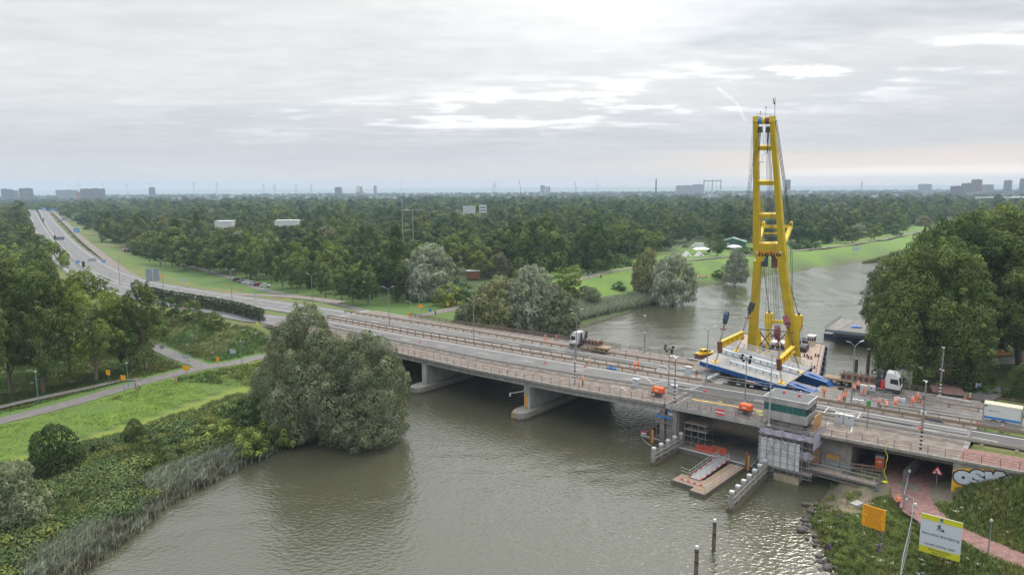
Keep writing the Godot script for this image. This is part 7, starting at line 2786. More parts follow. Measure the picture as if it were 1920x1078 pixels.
func make_vehicles() -> void:
	cable_truck("crane_truck", "white flatbed truck with loading crane facing left on the far walkway", Vector3(14.7, 7.45, -151.9), YAW + PI - .06, 6.6)
	cable_truck("crane_truck", "white flatbed truck with red tank and loading crane facing right", Vector3(66.9, 7.45, -115.8), YAW + .03, 8.6)
	for t in [[Vector3(14.7, 7.45, -151.9), YAW + PI - .06, 4, "on the far white truck"], [Vector3(66.9, 7.45, -115.8), YAW + .03, 6, "on the truck by the workers"]]:
		for i in t[2]:
			var fr := Transform3D(by(t[1]), t[0])
			var o := thing("post_rack", "rusty post rack %s, %s from cab" % [t[3], ["first", "second", "third", "fourth", "fifth", "sixth"][i]], "rack", fr * Vector3(-3.3 - .95 * i, 1.31, 0), t[1], "rusty racks on the truck beds")
			var mb := nb()
			mb.box(Vector3(0, .06, 0), Vector3(.85, .1, 2.0))
			for k in [-1, 1]:
				for z in [-1, 1]: mb.box(Vector3(.38 * k, .7, .92 * z), Vector3(.08, 1.3, .08))
			obj("frame", mb, M.galv, o)
			mb = nb()
			for k in 4:
				for j in 3:
					mb.box(Vector3(-.24 + .16 * k, .25 + .3 * j, .03 * ((k + j + i) % 3)), Vector3(.13, .24, 1.75), Basis(Vector3.RIGHT, .05 * ((k * j + i) % 3 - 1)))
			obj("barrier_parts", mb, M.rust, o)
			mb = nb()
			for k in 3: mb.tube(Vector3(-.2 + .2 * k, 1.1, -.8), Vector3(-.1 + .15 * k, 1.5 + .12 * ((k + i) % 2), .7), .05, .05, 5)
			obj("loose_posts", mb, M.galv, o)
	var o := thing("site_trailer", "white box trailer with blue stripe and lichened roof on the far carriageway", "trailer", Vector3(74.1, 7.45, -99.4), YAW + .0)
	var mb := nb()
	mb.box(Vector3(.1, 1.75, -.9), Vector3(4.7, 2.25, 1.9))
	var box := obj("box", mb, M.white, o)
	mb = nb()
	mb.box(Vector3(.1, .86, .055), Vector3(4.5, .36, .02))
	mb.box(Vector3(2.455, .86, -.9), Vector3(.02, .36, 1.8))
	obj("blue_stripe", mb, M.sign_blue, box)
	mb = nb()
	mb.box(Vector3(.1, .6, -.9), Vector3(4.7, .1, 1.9))
	obj("skirt", mb, M.white, box)
	mb = nb()
	mb.prism(pg([-1.0, 2.88, 1.0, 2.88, .9, 3.0, 0, 3.06, -.9, 3.0]), Transform3D(by(PI / 2), Vector3(.1, 0, -.9)), -2.38, 2.38)
	obj("roof", mb, mat("lichen_roof", Color(.5, .48, .38), .9, .0, "stain", ONE * .5), o)
	for x in [-2.27, 2.47]:
		for z in [.07, -1.87]:
			mb = nb()
			mb.box(Vector3(x, 1.6, z), Vector3(.13, 2.6, .13))
			obj("corner_post", mb, M.galv, o)
	mb = nb()
	for k in 5: mb.box(Vector3(-1.7 + .32 * k, 1.95, .056), Vector3(.26 if k != 1 else .2, .06 if k != 1 else .16, .012))
	mb.box(Vector3(-2.0, 2.65, .056), Vector3(.3, .2, .012))
	obj("print", mb, M.sign_ink, box)
	for x in [-.9, .3]: wheel(o, Vector3(x, .32, -.05), .34, .22, 1)
	for x in [-.9, .3]: wheel(o, Vector3(x, .32, -1.75), .34, .22, -1)
	car(Vector3(-217.5, 7.46, -351.9), -.55 + PI / 2 + .2, M.galv_pale, "silver car driving on the motorway near the bend")
	var pc := [[958, 278, "white"], [915, 272, "block_red"], [880, 263, "pale"], [843, 256, "white"], [808, 250, "galv"], [772, 240, "steel_dark"]]
	var at := [Vector3(-103.3, 3.1, -282.6), Vector3(-107.2, 3.1, -285.4), Vector3(-110.9, 3.1, -289.6), Vector3(-114.7, 3.1, -293.4), Vector3(-118.5, 3.1, -297.4), Vector3(-122.5, 3.1, -301.9)]
	for i in 6: car(at[i], .35, M[pc[i][2]], "%s parked car, %s from the right under the round trees" % [["white", "red", "pale grey", "bright white", "silver grey", "dark"][i], ["first", "second", "third", "fourth", "fifth", "sixth"][i]], "cars parked under the round trees")
	car(Vector3(116.9, 3, -457.9), .2, M.black, "black car parked left of the white box truck by the tents", "cars near the tents")
	o = thing("box_truck", "white box truck parked on the field behind the tents", "truck", Vector3(124.2, 3, -453.7), .2)
	mb = nb()
	mb.box(Vector3(.6, 1.9, 0), Vector3(6.4, 2.6, 2.4))
	obj("box", mb, M.white, o)
	mb = nb()
	mb.prism(pg([-4.4, .5, -2.7, .5, -2.7, 2.3, -3.6, 2.3, -4.3, 1.4]), T0, -1.0, 1.0)
	obj("cab", mb, M.white, o)
	for x in [-3.5, 2.4]:
		for k in [-1, 1]: wheel(o, Vector3(x, .42, 1.0 * k), .42, .25, k)
	o = thing("far_truck", "white truck on the far end of the motorway under the sky line", "truck", Vector3(-945.4, 7.5, -1381.3), .8)
	mb = nb()
	mb.box(Vector3(0, 2.4, 0), Vector3(8, 3.4, 2.5))
	obj("box", mb, M.white, o)
	mb = nb()
	mb.box(Vector3(5.2, 1.7, 0), Vector3(2.0, 2.6, 2.3))
	obj("cab", mb, M.pale, o)
	for x in [-2.5, 4.8]:
		for k in [-1, 1]: wheel(o, Vector3(x, .5, 1.0 * k), .5, .3, k)

func far_house(label: String, q: Array, c: Color, kind: int, called := "apartment_block", cat := "building") -> void:
	var o := thing(called, label, cat, Vector3(q[0], 1.5, q[1]), -atan2(q[0], -q[1]))
	var w: float = q[2]
	var h: float = q[3]
	var m := mat("house_%s" % c.to_html(false), c, .85)
	var d := clampf(w * .4, 12.0, 40.0)
	var mb := nb()
	if kind == 1:
		for k in 3: mb.box(Vector3(w * (-.33 + .33 * k), h * (.36 + .14 * k) * .5, 0), Vector3(w * .34, h * (.36 + .14 * k), d + k))
		mb.box(Vector3(w * .3, h * .5, 0), Vector3(w * .28, h, d))
	else: mb.box(Vector3(0, h / 2, 0), Vector3(w, h, d))
	var wall := obj("wall", mb, m, o)
	mb = nb()
	mb.box(Vector3(w * .1, h + 1.0, 0), Vector3(w * .25, 2.0, d * .4))
	mb.box(Vector3(-w * .25, h + .6, 0), Vector3(w * .12, 1.2, d * .3))
	obj("roof_house", mb, m, o)
	var n := int(h / 3.2)
	var gm := mat("far_glass", Color(.05, .06, .075), .3)
	for k in mini(n, 12):
		mb = nb()
		mb.box(Vector3(0, (k + .55) * h / mini(n, 12), d / 2 + (1.7 if kind == 1 else .0)), Vector3(w * (.94 if kind == 0 else .24), h / mini(n, 12) * .42, .4))
		obj("window_row", mb, gm, wall)

func make_skyline() -> void:
	var i := 0
	for q in [
		[[-1913, -2600, 22.3, 49.4], Color(.20, .20, .21), 0, "grey apartment block at the far left edge of the skyline"],
		[[-1929, -2650, 20.7, 47.4], Color(.24, .22, .21), 0, "slightly lower grey block, second from the left edge of the skyline"],
		[[-1945, -2700, 19, 43.2], Color(.30, .24, .21), 0, "low brick coloured block between the two grey blocks at far left"],
		[[-1762, -2500, 43, 50.5], Color(.19, .195, .20), 0, "wide grey apartment block above the end of the motorway"],
		[[-1937, -3000, 82, 44.3], Color(.34, .34, .33), 0, "long pale flat building right of the motorway end"],
		[[-1629, -2600, 28.4, 36.7], Color(.42, .22, .12), 0, "low orange building left of the long brown slab"],
		[[-1520, -2500, 78.1, 48], Color(.21, .19, .185), 0, "long brown grey slab building on the left skyline"],
		[[-1670, -3200, 27.5, 53.1], Color(.22, .22, .23), 0, "single dark grey block alone on the left horizon"],
		[[-729, -2900, 29.5, 48.2], Color(.26, .22, .20), 0, "brown tower block left of the antenna mast on the horizon"],
		[[-737, -3300, 51.6, 52.4], Color(.33, .25, .22), 1, "stepped reddish block second left of the antenna mast"],
		[[-712, -3600, 16.9, 56.9], Color(.40, .40, .40), 0, "slim pale block next left of the antenna mast"],
		[[159, -3500, 24.6, 52.6], Color(.36, .37, .38), 0, "pale block in the middle of the horizon"],
		[[181, -3400, 23.9, 45.6], Color(.45, .45, .44), 0, "low white block right of the pale middle block"],
		[[805, -3200, 80, 47.5], Color(.38, .40, .40), 0, "long pale shipyard hall left of the portal"],
		[[894, -3300, 56.7, 52.4], Color(.36, .38, .39), 0, "higher pale shipyard hall next to the portal"],
		[[1164, -2900, 20.4, 67.6], Color(.15, .155, .165), 0, "dark church like tower right of the crane on the horizon"],
		[[964, -2400, 37.5, 26.4], Color(.5, .5, .48), 0, "low white house below the dark tower right of the crane"],
		[[1489, -2300, 37.7, 37.6], Color(.15, .125, .12), 0, "lower dark brown part of the brick cluster at right"],
		[[1556, -2350, 34.9, 47.2], Color(.17, .14, .135), 0, "middle dark brown block of the brick cluster at right"],
		[[1621, -2400, 31.9, 59.9], Color(.24, .135, .11), 0, "tallest red brown brick tower on the right skyline"],
		[[1866, -2700, 42.2, 42.4], Color(.30, .28, .27), 0, "grey block right of the red brown tower"],
		[[1874, -2600, 26.4, 57.8], Color(.22, .21, .215), 0, "grey tower block near the right edge of the horizon"],
		[[1863, -2500, 31.2, 63.4], Color(.20, .19, .19), 0, "dark tower cut by the right edge of the photo"],
		[[949, -1300, 116.8, 18.2], Color(.50, .51, .50), 0, "long white flat roofed building over the right tree crowns"],
		[[811, -1150, 44.9, 12.6], Color(.48, .48, .47), 0, "lower white annex in front of the long white building"],
		[[2042, -3400, 58.4, 47.1], Color(.33, .32, .32), 0, "pale twin block on the right horizon"]]:
		far_house(q[3], q[0], q[1], q[2])
	var r2 := RandomNumberGenerator.new()
	r2.seed = 99
	for k in 90:
		var px := r2.randf_range(330.0, 1915.0)
		if k < 55: px = r2.randf_range(1120.0, 1915.0)
		var dist := r2.randf_range(1900.0, 3400.0)
		var x := (px - 960.0) / 1280.0 * dist
		var c: Color = [Color(.45, .44, .42), Color(.22, .13, .11), Color(.30, .28, .27), Color(.5, .5, .5), Color(.16, .15, .16)][k % 5]
		var kind: String = ["white", "red brick", "grey", "pale", "dark roofed"][k % 5]
		var where: String = "left of the crane" if px < 1400 else "right of the crane"
		far_house("far %s town house %s" % [kind, where] + " near the horizon", [x, -dist, r2.randf_range(14, 60), r2.randf_range(9, 19)], c, 0, "town_house", "house")
		get_child(get_child_count() - 1).set_meta("group", "small town houses near the horizon")
	for q in [[[630, -3000, 7, 76.6], "dark slender chimney on the horizon left of the portal"]]:
		var o := thing("chimney", q[1], "chimney", Vector3(q[0][0], 2, q[0][1]))
		var mb := nb()
		mb.tube(Z0, Vector3(0, q[0][3], 0), 4.0, 2.6, 10)
		obj("shaft", mb, mat("chimney_dark", Color(.08, .07, .07), .9), o)
	var g: Array = [904, -3100, 72.7, 71.4]
	var po := thing("lift_bridge", "pale portal of a big lift bridge standing on the horizon", "bridge", Vector3(g[0], 2, g[1]), -.3)
	for k in 5:
		var mb := nb()
		mb.box(Vector3(-g[2] / 2 + g[2] * k / 4.0, g[3] * (.5 if k % 2 == 0 else .45), 0), Vector3(6 if k % 2 == 0 else 2, g[3] * (1.0 if k % 2 == 0 else .9), 6))
		obj("tower", mb, mat("portal_grey", Color(.33, .34, .35), .7), po)
	var bm := nb()
	bm.box(Vector3(0, g[3] * .93, 0), Vector3(g[2], 5, 6))
	obj("top_beam", bm, M.portal_grey, po)
	for q in [[156, 346.5], [200.5, 346], [246, 346.5], [291, 346.5], [1120, 347], [930, 348]]:
		var dist := 4200.0
		var o := thing("wind_turbine", "tiny grey wind turbine on the horizon, %s" % ["above the long brown slab", "right of the long brown slab", "left of the lone grey block", "right of the lone grey block", "in the middle of the horizon", "left of the thin cranes"][i], "wind turbine", Vector3((q[0] - 960.0) / 1280.0 * dist, 2, -dist), .2, "wind turbines on the horizon")
		var h: float = 43.5 + (352.3 + (960 - q[0]) * .00625 - q[1]) / 1280.0 * dist
		var mb := nb()
		mb.tube(Z0, Vector3(0, h, 0), 2.2, 1.4, 8)
		obj("mast", mb, M.pale, o)
		mb = nb()
		mb.box(Vector3(0, h, 0), Vector3(3, 3, 8))
		obj("nacelle", mb, M.pale, o)
		for k in 3:
			mb = nb()
			var a := TAU * k / 3.0 + i
			mb.frustum(Vector3(0, h, 5), Vector3(sin(a) * 30, h + cos(a) * 30, 5), 2.2, .8, .8, .3, Vector3(0, 0, 1))
			obj("blade", mb, M.pale, o)
		i += 1
	i = 0
	for q in [[370, 342], [413, 342.5], [500, 347], [520, 347.5], [560, 347], [588, 347], [1611, 342]]:
		var dist := 3600.0
		var o := thing("power_pylon", "thin lattice power pylon on the horizon, %s of the row" % ["first", "second", "third", "fourth", "fifth", "sixth", "rightmost"][i], "pylon", Vector3((q[0] - 960.0) / 1280.0 * dist, 2, -dist), .4, "power pylons on the horizon")
		var h: float = 43.5 + (352.3 + (960 - q[0]) * .00625 - q[1]) / 1280.0 * dist
		var mb := nb()
		for a in [-1, 1]:
			for b in [-1, 1]: mb.bar(Vector3(5 * a, 0, 5 * b), Vector3(.6 * a, h, .6 * b), .9, .9)
		obj("tower", mb, M.galv, o)
		for y in [.72, .84, .96]:
			mb = nb()
			mb.bar(Vector3(-10, h * y, 0), Vector3(10, h * y, 0), .9, .9)
			obj("cross_arm", mb, M.galv, o)
		i += 1
	i = 0
	for q in [[926, 350, 930, 342], [977, 350, 974, 339.5], [1080, 350, 1076, 342]]:
		var dist := 3000.0
		var o := thing("distant_crane", "thin dark crane jib on the horizon, %s of three" % ["left", "middle", "right"][i], "crane", Vector3((q[0] - 960.0) / 1280.0 * dist, 2, -dist), .0, "cranes on the horizon")
		var mb := nb()
		mb.bar(Vector3(0, 0, 0), Vector3(0, 44, 0), 1.8, 1.8)
		obj("mast", mb, M.steel_dark, o)
		mb = nb()
		mb.bar(Vector3(0, 44, 0), Vector3((q[2] - q[0]) / 1280.0 * dist, 43.5 + (352.3 - q[3]) / 1280.0 * dist, 0), 1.5, 1.5)
		obj("jib", mb, M.steel_dark, o)
		i += 1
	var base: Vector3 = Vector3(-56.6, 3, -354.9)
	var o := thing("radio_mast", "tall thin lattice radio mast rising out of the wood", "mast", base)
	var h: float = 44.64
	var mb := nb()
	for k in 3: mb.tube(Vector3(.3 * cos(k * 2.1), 0, .3 * sin(k * 2.1)), Vector3(.2 * cos(k * 2.1), h * .78, .2 * sin(k * 2.1)), .06, .05, 4)
	mb.tube(Vector3(0, h * .7, 0), Vector3(0, h, 0), .09, .04, 5)
	obj("mast", mb, M.galv_pale, o)
	for y in [.97, .90, .85]:
		mb = nb()
		mb.tube(Vector3(-.9, h * y, 0), Vector3(.9, h * y, 0), .04, .04, 4)
		obj("antenna_arm", mb, M.galv_pale, o)
	mb = nb()
	mb.tube(Vector3(-4, h * .42, 0), Vector3(4, h * .43, 0), .07, .07, 4)
	for k in 5: mb.tube(Vector3(-4 + 2 * k, h * .42, -2.5), Vector3(-4 + 2 * k, h * .43, 2.5), .04, .04, 4)
	obj("yagi_antenna", mb, M.galv_pale, o)
	base = Vector3(-51.2, 3, -354.6)
	h = 29.92
	o = thing("radio_mast", "shorter radio mast with wide flat antenna right of the tall mast", "mast", base)
	mb = nb()
	mb.tube(Z0, Vector3(0, h, 0), .2, .14, 6)
	obj("mast", mb, M.galv_pale, o)
	mb = nb()
	mb.tube(Vector3(-6, h - .6, 0), Vector3(6, h - .2, 0), .09, .09, 5)
	for k in 7: mb.tube(Vector3(-6 + 2 * k, h - .5, -3.0), Vector3(-6 + 2 * k, h - .5, 3.0), .05, .05, 4)
	obj("yagi_antenna", mb, M.galv_pale, o)
	shed("white flat roofed warehouse at left behind the round trees", Vector3(-252.4, 3, -598.4), 14, 5.5, 20, M.white, .2, 12.79)
	shed("white flat roofed warehouse in the middle of the wood", Vector3(-202.5, 3, -614.4), 20, 5.5, 18, M.white, .15, 12.42)
	shed("white house with dark window rows between far trees", Vector3(-36.5, 3, -881.5), 9, 9, 9, M.white, .1, 18.39)
	shed("low pale roofed house row left of the white house", Vector3(-54.5, 3, -883.9), 16, 6, 9, M.pale, .1, 17.08)
	shed("small red brown garden shed behind the willows", Vector3(-17.3, 3, -304.5), 5.5, 3.0, 4.0, M.rust, .2, 3.4)
	o = thing("green_barn", "dark green metal barn with gable roof and white doors", "barn", Vector3(145.7, 3, -448.5), -.35)
	mb = nb()
	mb.prism(pg([-8, 0, 8, 0, 8, 4.2, 0, 6.6, -8, 4.2]), T0, -12, 0)
	obj("wall", mb, mat("barn_green", Color(.03, .10, .075), .6), o)
	mb = nb()
	for k in [-1, 1]: mb.hexa([Vector3(8.4 * k, 4.1, .3), Vector3(0, 6.65, .3), Vector3(0, 6.65, -12.3), Vector3(8.4 * k, 4.1, -12.3)], [Vector3(8.4 * k, 4.3, .3), Vector3(0, 6.9, .3), Vector3(0, 6.9, -12.3), Vector3(8.4 * k, 4.3, -12.3)])
	obj("roof", mb, mat("barn_roof", Color(.06, .16, .12), .5), o)
	for k in [[-6.2, 3.4, 2.2, 1.6], [-3.0, 2.8, 1.2, 1.0], [.6, 1.4, 2.6, 2.8]]:
		mb = nb()
		mb.box(Vector3(k[0], k[1], .05), Vector3(k[2], k[3], .1))
		obj("white_door", mb, M.white, o)
	for t in [[Vector3(102, 3.2, -396.5), 5.0, 3.0, "white peaked tent, left one on the field"], [Vector3(110.1, 3.2, -398.8), 5.0, 2.6, "white dome tent, right one on the field"]]:
		o = thing("tent", t[3], "tent", t[0], .3)
		mb = nb()
		mb.hexa([Vector3(-t[1] / 2, 0, -2), Vector3(t[1] / 2, 0, -2), Vector3(t[1] / 2, 0, 2), Vector3(-t[1] / 2, 0, 2)], [Vector3(-.5, t[2], -.4), Vector3(.5, t[2], -.4), Vector3(.5, t[2], .4), Vector3(-.5, t[2], .4)])
		obj("canvas", mb, M.white, o)
		mb = nb()
		mb.prism(pg([-.7, .0, .7, .0, 0, t[2] * .55]), Transform3D(Basis.IDENTITY, Vector3(0, 0, 1.8)), .0, .25)
		obj("opening", mb, M.rail_weathered, o)
	for t in [[Vector3(116.8, 3.1, -419), 10.0, "white flat marquee with open blue side behind the tents"], [Vector3(141.9, 3.1, -433.6), 8.0, "white awning tent in front of the green barn"]]:
		o = thing("marquee", t[2], "tent", t[0], .1)
		mb = nb()
		mb.hexa([Vector3(-t[1] / 2, 2.2, -3), Vector3(t[1] / 2, 2.2, -3), Vector3(t[1] / 2, 2.2, 3), Vector3(-t[1] / 2, 2.2, 3)], [Vector3(-t[1] / 2 + 1.5, 3.4, -1), Vector3(t[1] / 2 - 1.5, 3.4, -1), Vector3(t[1] / 2 - 1.5, 3.4, 1), Vector3(-t[1] / 2 + 1.5, 3.4, 1)])
		obj("roof", mb, M.white, o)
		mb = nb()
		for x in [-1, 0, 1]:
			for z in [-1, 1]: mb.box(Vector3(x * (t[1] / 2 - .2), 1.1, 2.8 * z), Vector3(.12, 2.2, .12))
		obj("pole", mb, M.galv, o)
		mb = nb()
		mb.box(Vector3(t[1] / 2 - .1, 1.1, 0), Vector3(.08, 2.1, 5.4))
		obj("side_sheet", mb, M.sign_blue, o)
	for q in [[Vector3(113.6, 4.3, -155), "stack of orange timber by the right edge under the trees", 5.0], [Vector3(103, 4.3, -155.3), "orange brown picnic table top under the big trees", 3.2], [Vector3(98.7, 4.3, -150.5), "small yellow skip beside the brick walk", 2.2]]:
		o = thing("timber_pile", q[1], "timber", q[0], .3)
		for k in 4:
			mb = nb()
			mb.box(Vector3(0, .14 + .24 * k, .1 * (k % 2)), Vector3(q[2] - .2 * k, .22, 1.6))
			obj("board", mb, mat("timber_orange", Color(.45, .22, .07), .8, .0, "stain", ONE * .3), o)
	o = thing("yard_wall", "pale low yard wall by the lawn at the right edge", "wall", Vector3(110.2, 4.2, -147.3), .15)
	mb = nb()
	mb.box(Vector3(0, .7, 0), Vector3(14, 1.4, .3))
	obj("wall", mb, M.concrete_light, o)

func shed(label: String, at: Vector3, w: float, _h: float, d: float, m: Material, yaw: float, h: float) -> void:
	var o := thing("shed", label, "building", at, yaw)
	var mb := nb()
	mb.box(Vector3(0, h / 2, -d / 2), Vector3(w, h, d))
	obj("wall", mb, m, o)
	mb = nb()
	mb.box(Vector3(0, h + .15, -d / 2), Vector3(w + .5, .3, d + .5))
	obj("roof", mb, M.pale, o)
	for k in (3 if label.contains("house with") else 0):
		mb = nb()
		mb.box(Vector3(0, h * (.45 + .2 * k), .03), Vector3(w * .85, h * .07, .08))
		obj("window_row", mb, M.glass_dark, o)

func leaf_cloud(sd: int, lobes: Array, per: float, size: Vector2, dark: Color, light: Color, droop := .0, wild := .42, jitter := .16) -> ArrayMesh:
	var r := RandomNumberGenerator.new()
	r.seed = sd
	var V := PackedVector3Array()
	var Q := PackedVector3Array()
	var C := PackedColorArray()
	var ix := PackedInt32Array()
	var n := lobes.size()
	for li in n:
		var c: Vector3 = lobes[li][0]
		var s: Vector3 = lobes[li][1]
		var near := []
		for lj in n:
			if lj != li and (lobes[lj][0] as Vector3).distance_to(c) < s.x + (lobes[lj][1] as Vector3).x: near.append(lj)
		var area := 4.0 * PI * s.x * s.y
		var tone := dark.lerp(light, r.randf()) * r.randf_range(.78, 1.15)
		for k in int(area * per):
			var d := Vector3(r.randfn(), r.randfn() + .25, r.randfn()).normalized()
			if d.y < -.55 and c.y > s.y * 2.5: continue
			var sh := r.randf_range(.70, 1.08)
			var p := c + d * s * sh
			if p.y < .15: continue
			var deep := false
			for lj in near:
				var q: Vector3 = (p - lobes[lj][0]) / lobes[lj][1]
				if q.length_squared() < .5:
					deep = true
					break
			if deep: continue
			var nn := (d + Vector3(r.randfn(), r.randfn() + .4, r.randfn()) * wild).normalized()
			var t := nn.cross(Vector3(r.randfn(), r.randfn(), r.randfn())).normalized()
			if droop > 0: t = (t + Vector3.DOWN * droop + d * .4).slide(nn).normalized()
			var b := nn.cross(t)
			var k2 := r.randf_range(.7, 1.3)
			var a0 := V.size()
			V.append(p - t * size.y * .5 * k2)
			V.append(p + b * size.x * .5 * k2 + nn * size.x * .12)
			V.append(p + t * size.y * .5 * k2)
			V.append(p - b * size.x * .5 * k2 + nn * size.x * .12)
			var sn := (nn * .8 + d * .5).normalized()
			var col := tone * r.randf_range(1.0 - jitter, 1.0 + jitter)
			if r.randf() < .12: col = col.lerp(light, .5)
			col.a = 1.0
			for q in 4:
				Q.append(sn)
				C.append(col)
			ix.append_array([a0, a0 + 1, a0 + 2, a0, a0 + 2, a0 + 3])
	var arr := []
	arr.resize(Mesh.ARRAY_MAX)
	arr[Mesh.ARRAY_VERTEX] = V
	arr[Mesh.ARRAY_NORMAL] = Q
	arr[Mesh.ARRAY_COLOR] = C
	arr[Mesh.ARRAY_INDEX] = ix
	var m := ArrayMesh.new()
	m.add_surface_from_arrays(Mesh.PRIMITIVE_TRIANGLES, arr)
	return m

func crown_lobes(sd: int, kind: String, H: float, R: float, base: float, n: int) -> Array:
	var r := RandomNumberGenerator.new()
	r.seed = sd
	var out := []
	for i in n:
		var t := (i + r.randf()) / n
		var w := 1.0
		match kind:
			"round": w = sqrt(maxf(.05, 1.0 - pow(absf(t - .42) / .62, 2.2)))
			"dome": w = sqrt(maxf(.04, 1.0 - pow(t, 2.4))) * (.86 + .14 * minf(1.0, t * 4))
			"tall": w = sqrt(maxf(.06, 1.0 - pow(absf(t - .35) / .7, 2.0)))
			"spire": w = .55 + .45 * sin(PI * minf(1.0, t * 1.05))
			"cone": w = maxf(.14, 1.0 - t * .9)
			"loose": w = sqrt(maxf(.05, 1.0 - pow(absf(t - .5) / .6, 2.0))) * r.randf_range(.6, 1.1)
		var lr := R * r.randf_range(.24, .40) * lerpf(1.0, .75, t)
		if kind == "spire": lr = R * r.randf_range(.45, .7)
		var a := r.randf() * TAU
		var rad := maxf(.0, R * w - lr * .75) * (1.0 if r.randf() < .7 else sqrt(r.randf()))
		var y := lerpf(base + lr * .7, H - lr * .8, t)
		var stretch := 1.0
		if kind == "tall": stretch = 1.35
		if kind == "spire": stretch = 2.2
		if kind == "dome": stretch = .9
		out.append([Vector3(cos(a) * rad, y, sin(a) * rad), Vector3(lr, lr * stretch, lr)])
	if kind == "dome" and base < .7:
		for i in int(n * .4):
			var a := TAU * (i + r.randf()) / (n * .4)
			var lr := R * r.randf_range(.2, .28)
			out.append([Vector3(cos(a) * (R - lr) * r.randf_range(.75, 1.0), lr * r.randf_range(.5, 1.2), sin(a) * (R - lr) * r.randf_range(.75, 1.0)), ONE * lr])
	return out

func bumpy(lobes: Array, sd: int, k: int, f: float) -> Array:
	var r := RandomNumberGenerator.new()
	r.seed = sd
	var out := []
	for l in lobes:
		var s: Vector3 = l[1]
		out.append([l[0], s * .84])
		for i in k:
			var d := Vector3(r.randfn(), r.randfn() + .35, r.randfn()).normalized()
			var q := f * r.randf_range(.75, 1.3)
			out.append([l[0] + d * s * r.randf_range(.78, 1.08), Vector3(s.x, (s.x + s.y) / 2, s.x) * q])
	return out

func trunk_mesh(sd: int, h: float, r0: float, limbs: int, spread: float, stems := 1) -> ArrayMesh:
	var r := RandomNumberGenerator.new()
	r.seed = sd
	var mb := nb()
	for s in stems:
		var lean := Vector3(r.randf_range(-1, 1), 0, r.randf_range(-1, 1)) * (.06 if stems == 1 else .35)
		var p := Vector3(lean.x, -.6, lean.z) * (1.0 if stems > 1 else .2)
		p.y = -.6
		var q := p + Vector3(lean.x * h * .35, h * .5, lean.z * h * .35)
		var e := q + Vector3(lean.x * h * .3 + r.randf_range(-.4, .4), h * .45, lean.z * h * .3)
		mb.tube(p, p + Vector3(0, .9, 0) + lean * .3, r0 * 1.35, r0, 7, false)
		mb.tube(p + Vector3(0, .9, 0) + lean * .3, q, r0, r0 * .65, 7, false)
		mb.tube(q, e, r0 * .65, r0 * .2, 6, false)
		for k in limbs:
			var t := r.randf_range(.3, .95)
			var f := p.lerp(q, t * 1.3) if t < .75 else q.lerp(e, (t - .75) * 3.0)
			var a := r.randf() * TAU
			var g := f + Vector3(cos(a) * spread * r.randf_range(.4, .8), h * r.randf_range(.10, .25), sin(a) * spread * r.randf_range(.4, .8))
			mb.tube(f, g, r0 * .35, r0 * .1, 5, false)
	return mb.mesh()
var kinds := {}

func tree_kind(called: String, H: float, W: float, crown: ArrayMesh, trunk: ArrayMesh) -> void:
	kinds[called] = [H, W, crown, trunk]

func tree(kind: String, called: String, q: Array, leaf: String, label: String, group := "", yaw := -1.0) -> Node3D:
	var k: Array = kinds[kind]
	var o := thing(called, label, "tree" if not called.contains("shrub") and not called.contains("bush") else "shrub", Vector3(q[0], q[1] - .1, q[2]), yaw if yaw >= 0 else rng.randf() * TAU, group)
	var s := Vector3(q[4] / k[1], q[3] / k[0], q[4] / k[1])
	share("crown", k[2], M[leaf], o, Transform3D(scaled_by(s), Z0))
	share("trunk", k[3], M.bark, o, Transform3D(scaled_by(s), Z0))
	return o

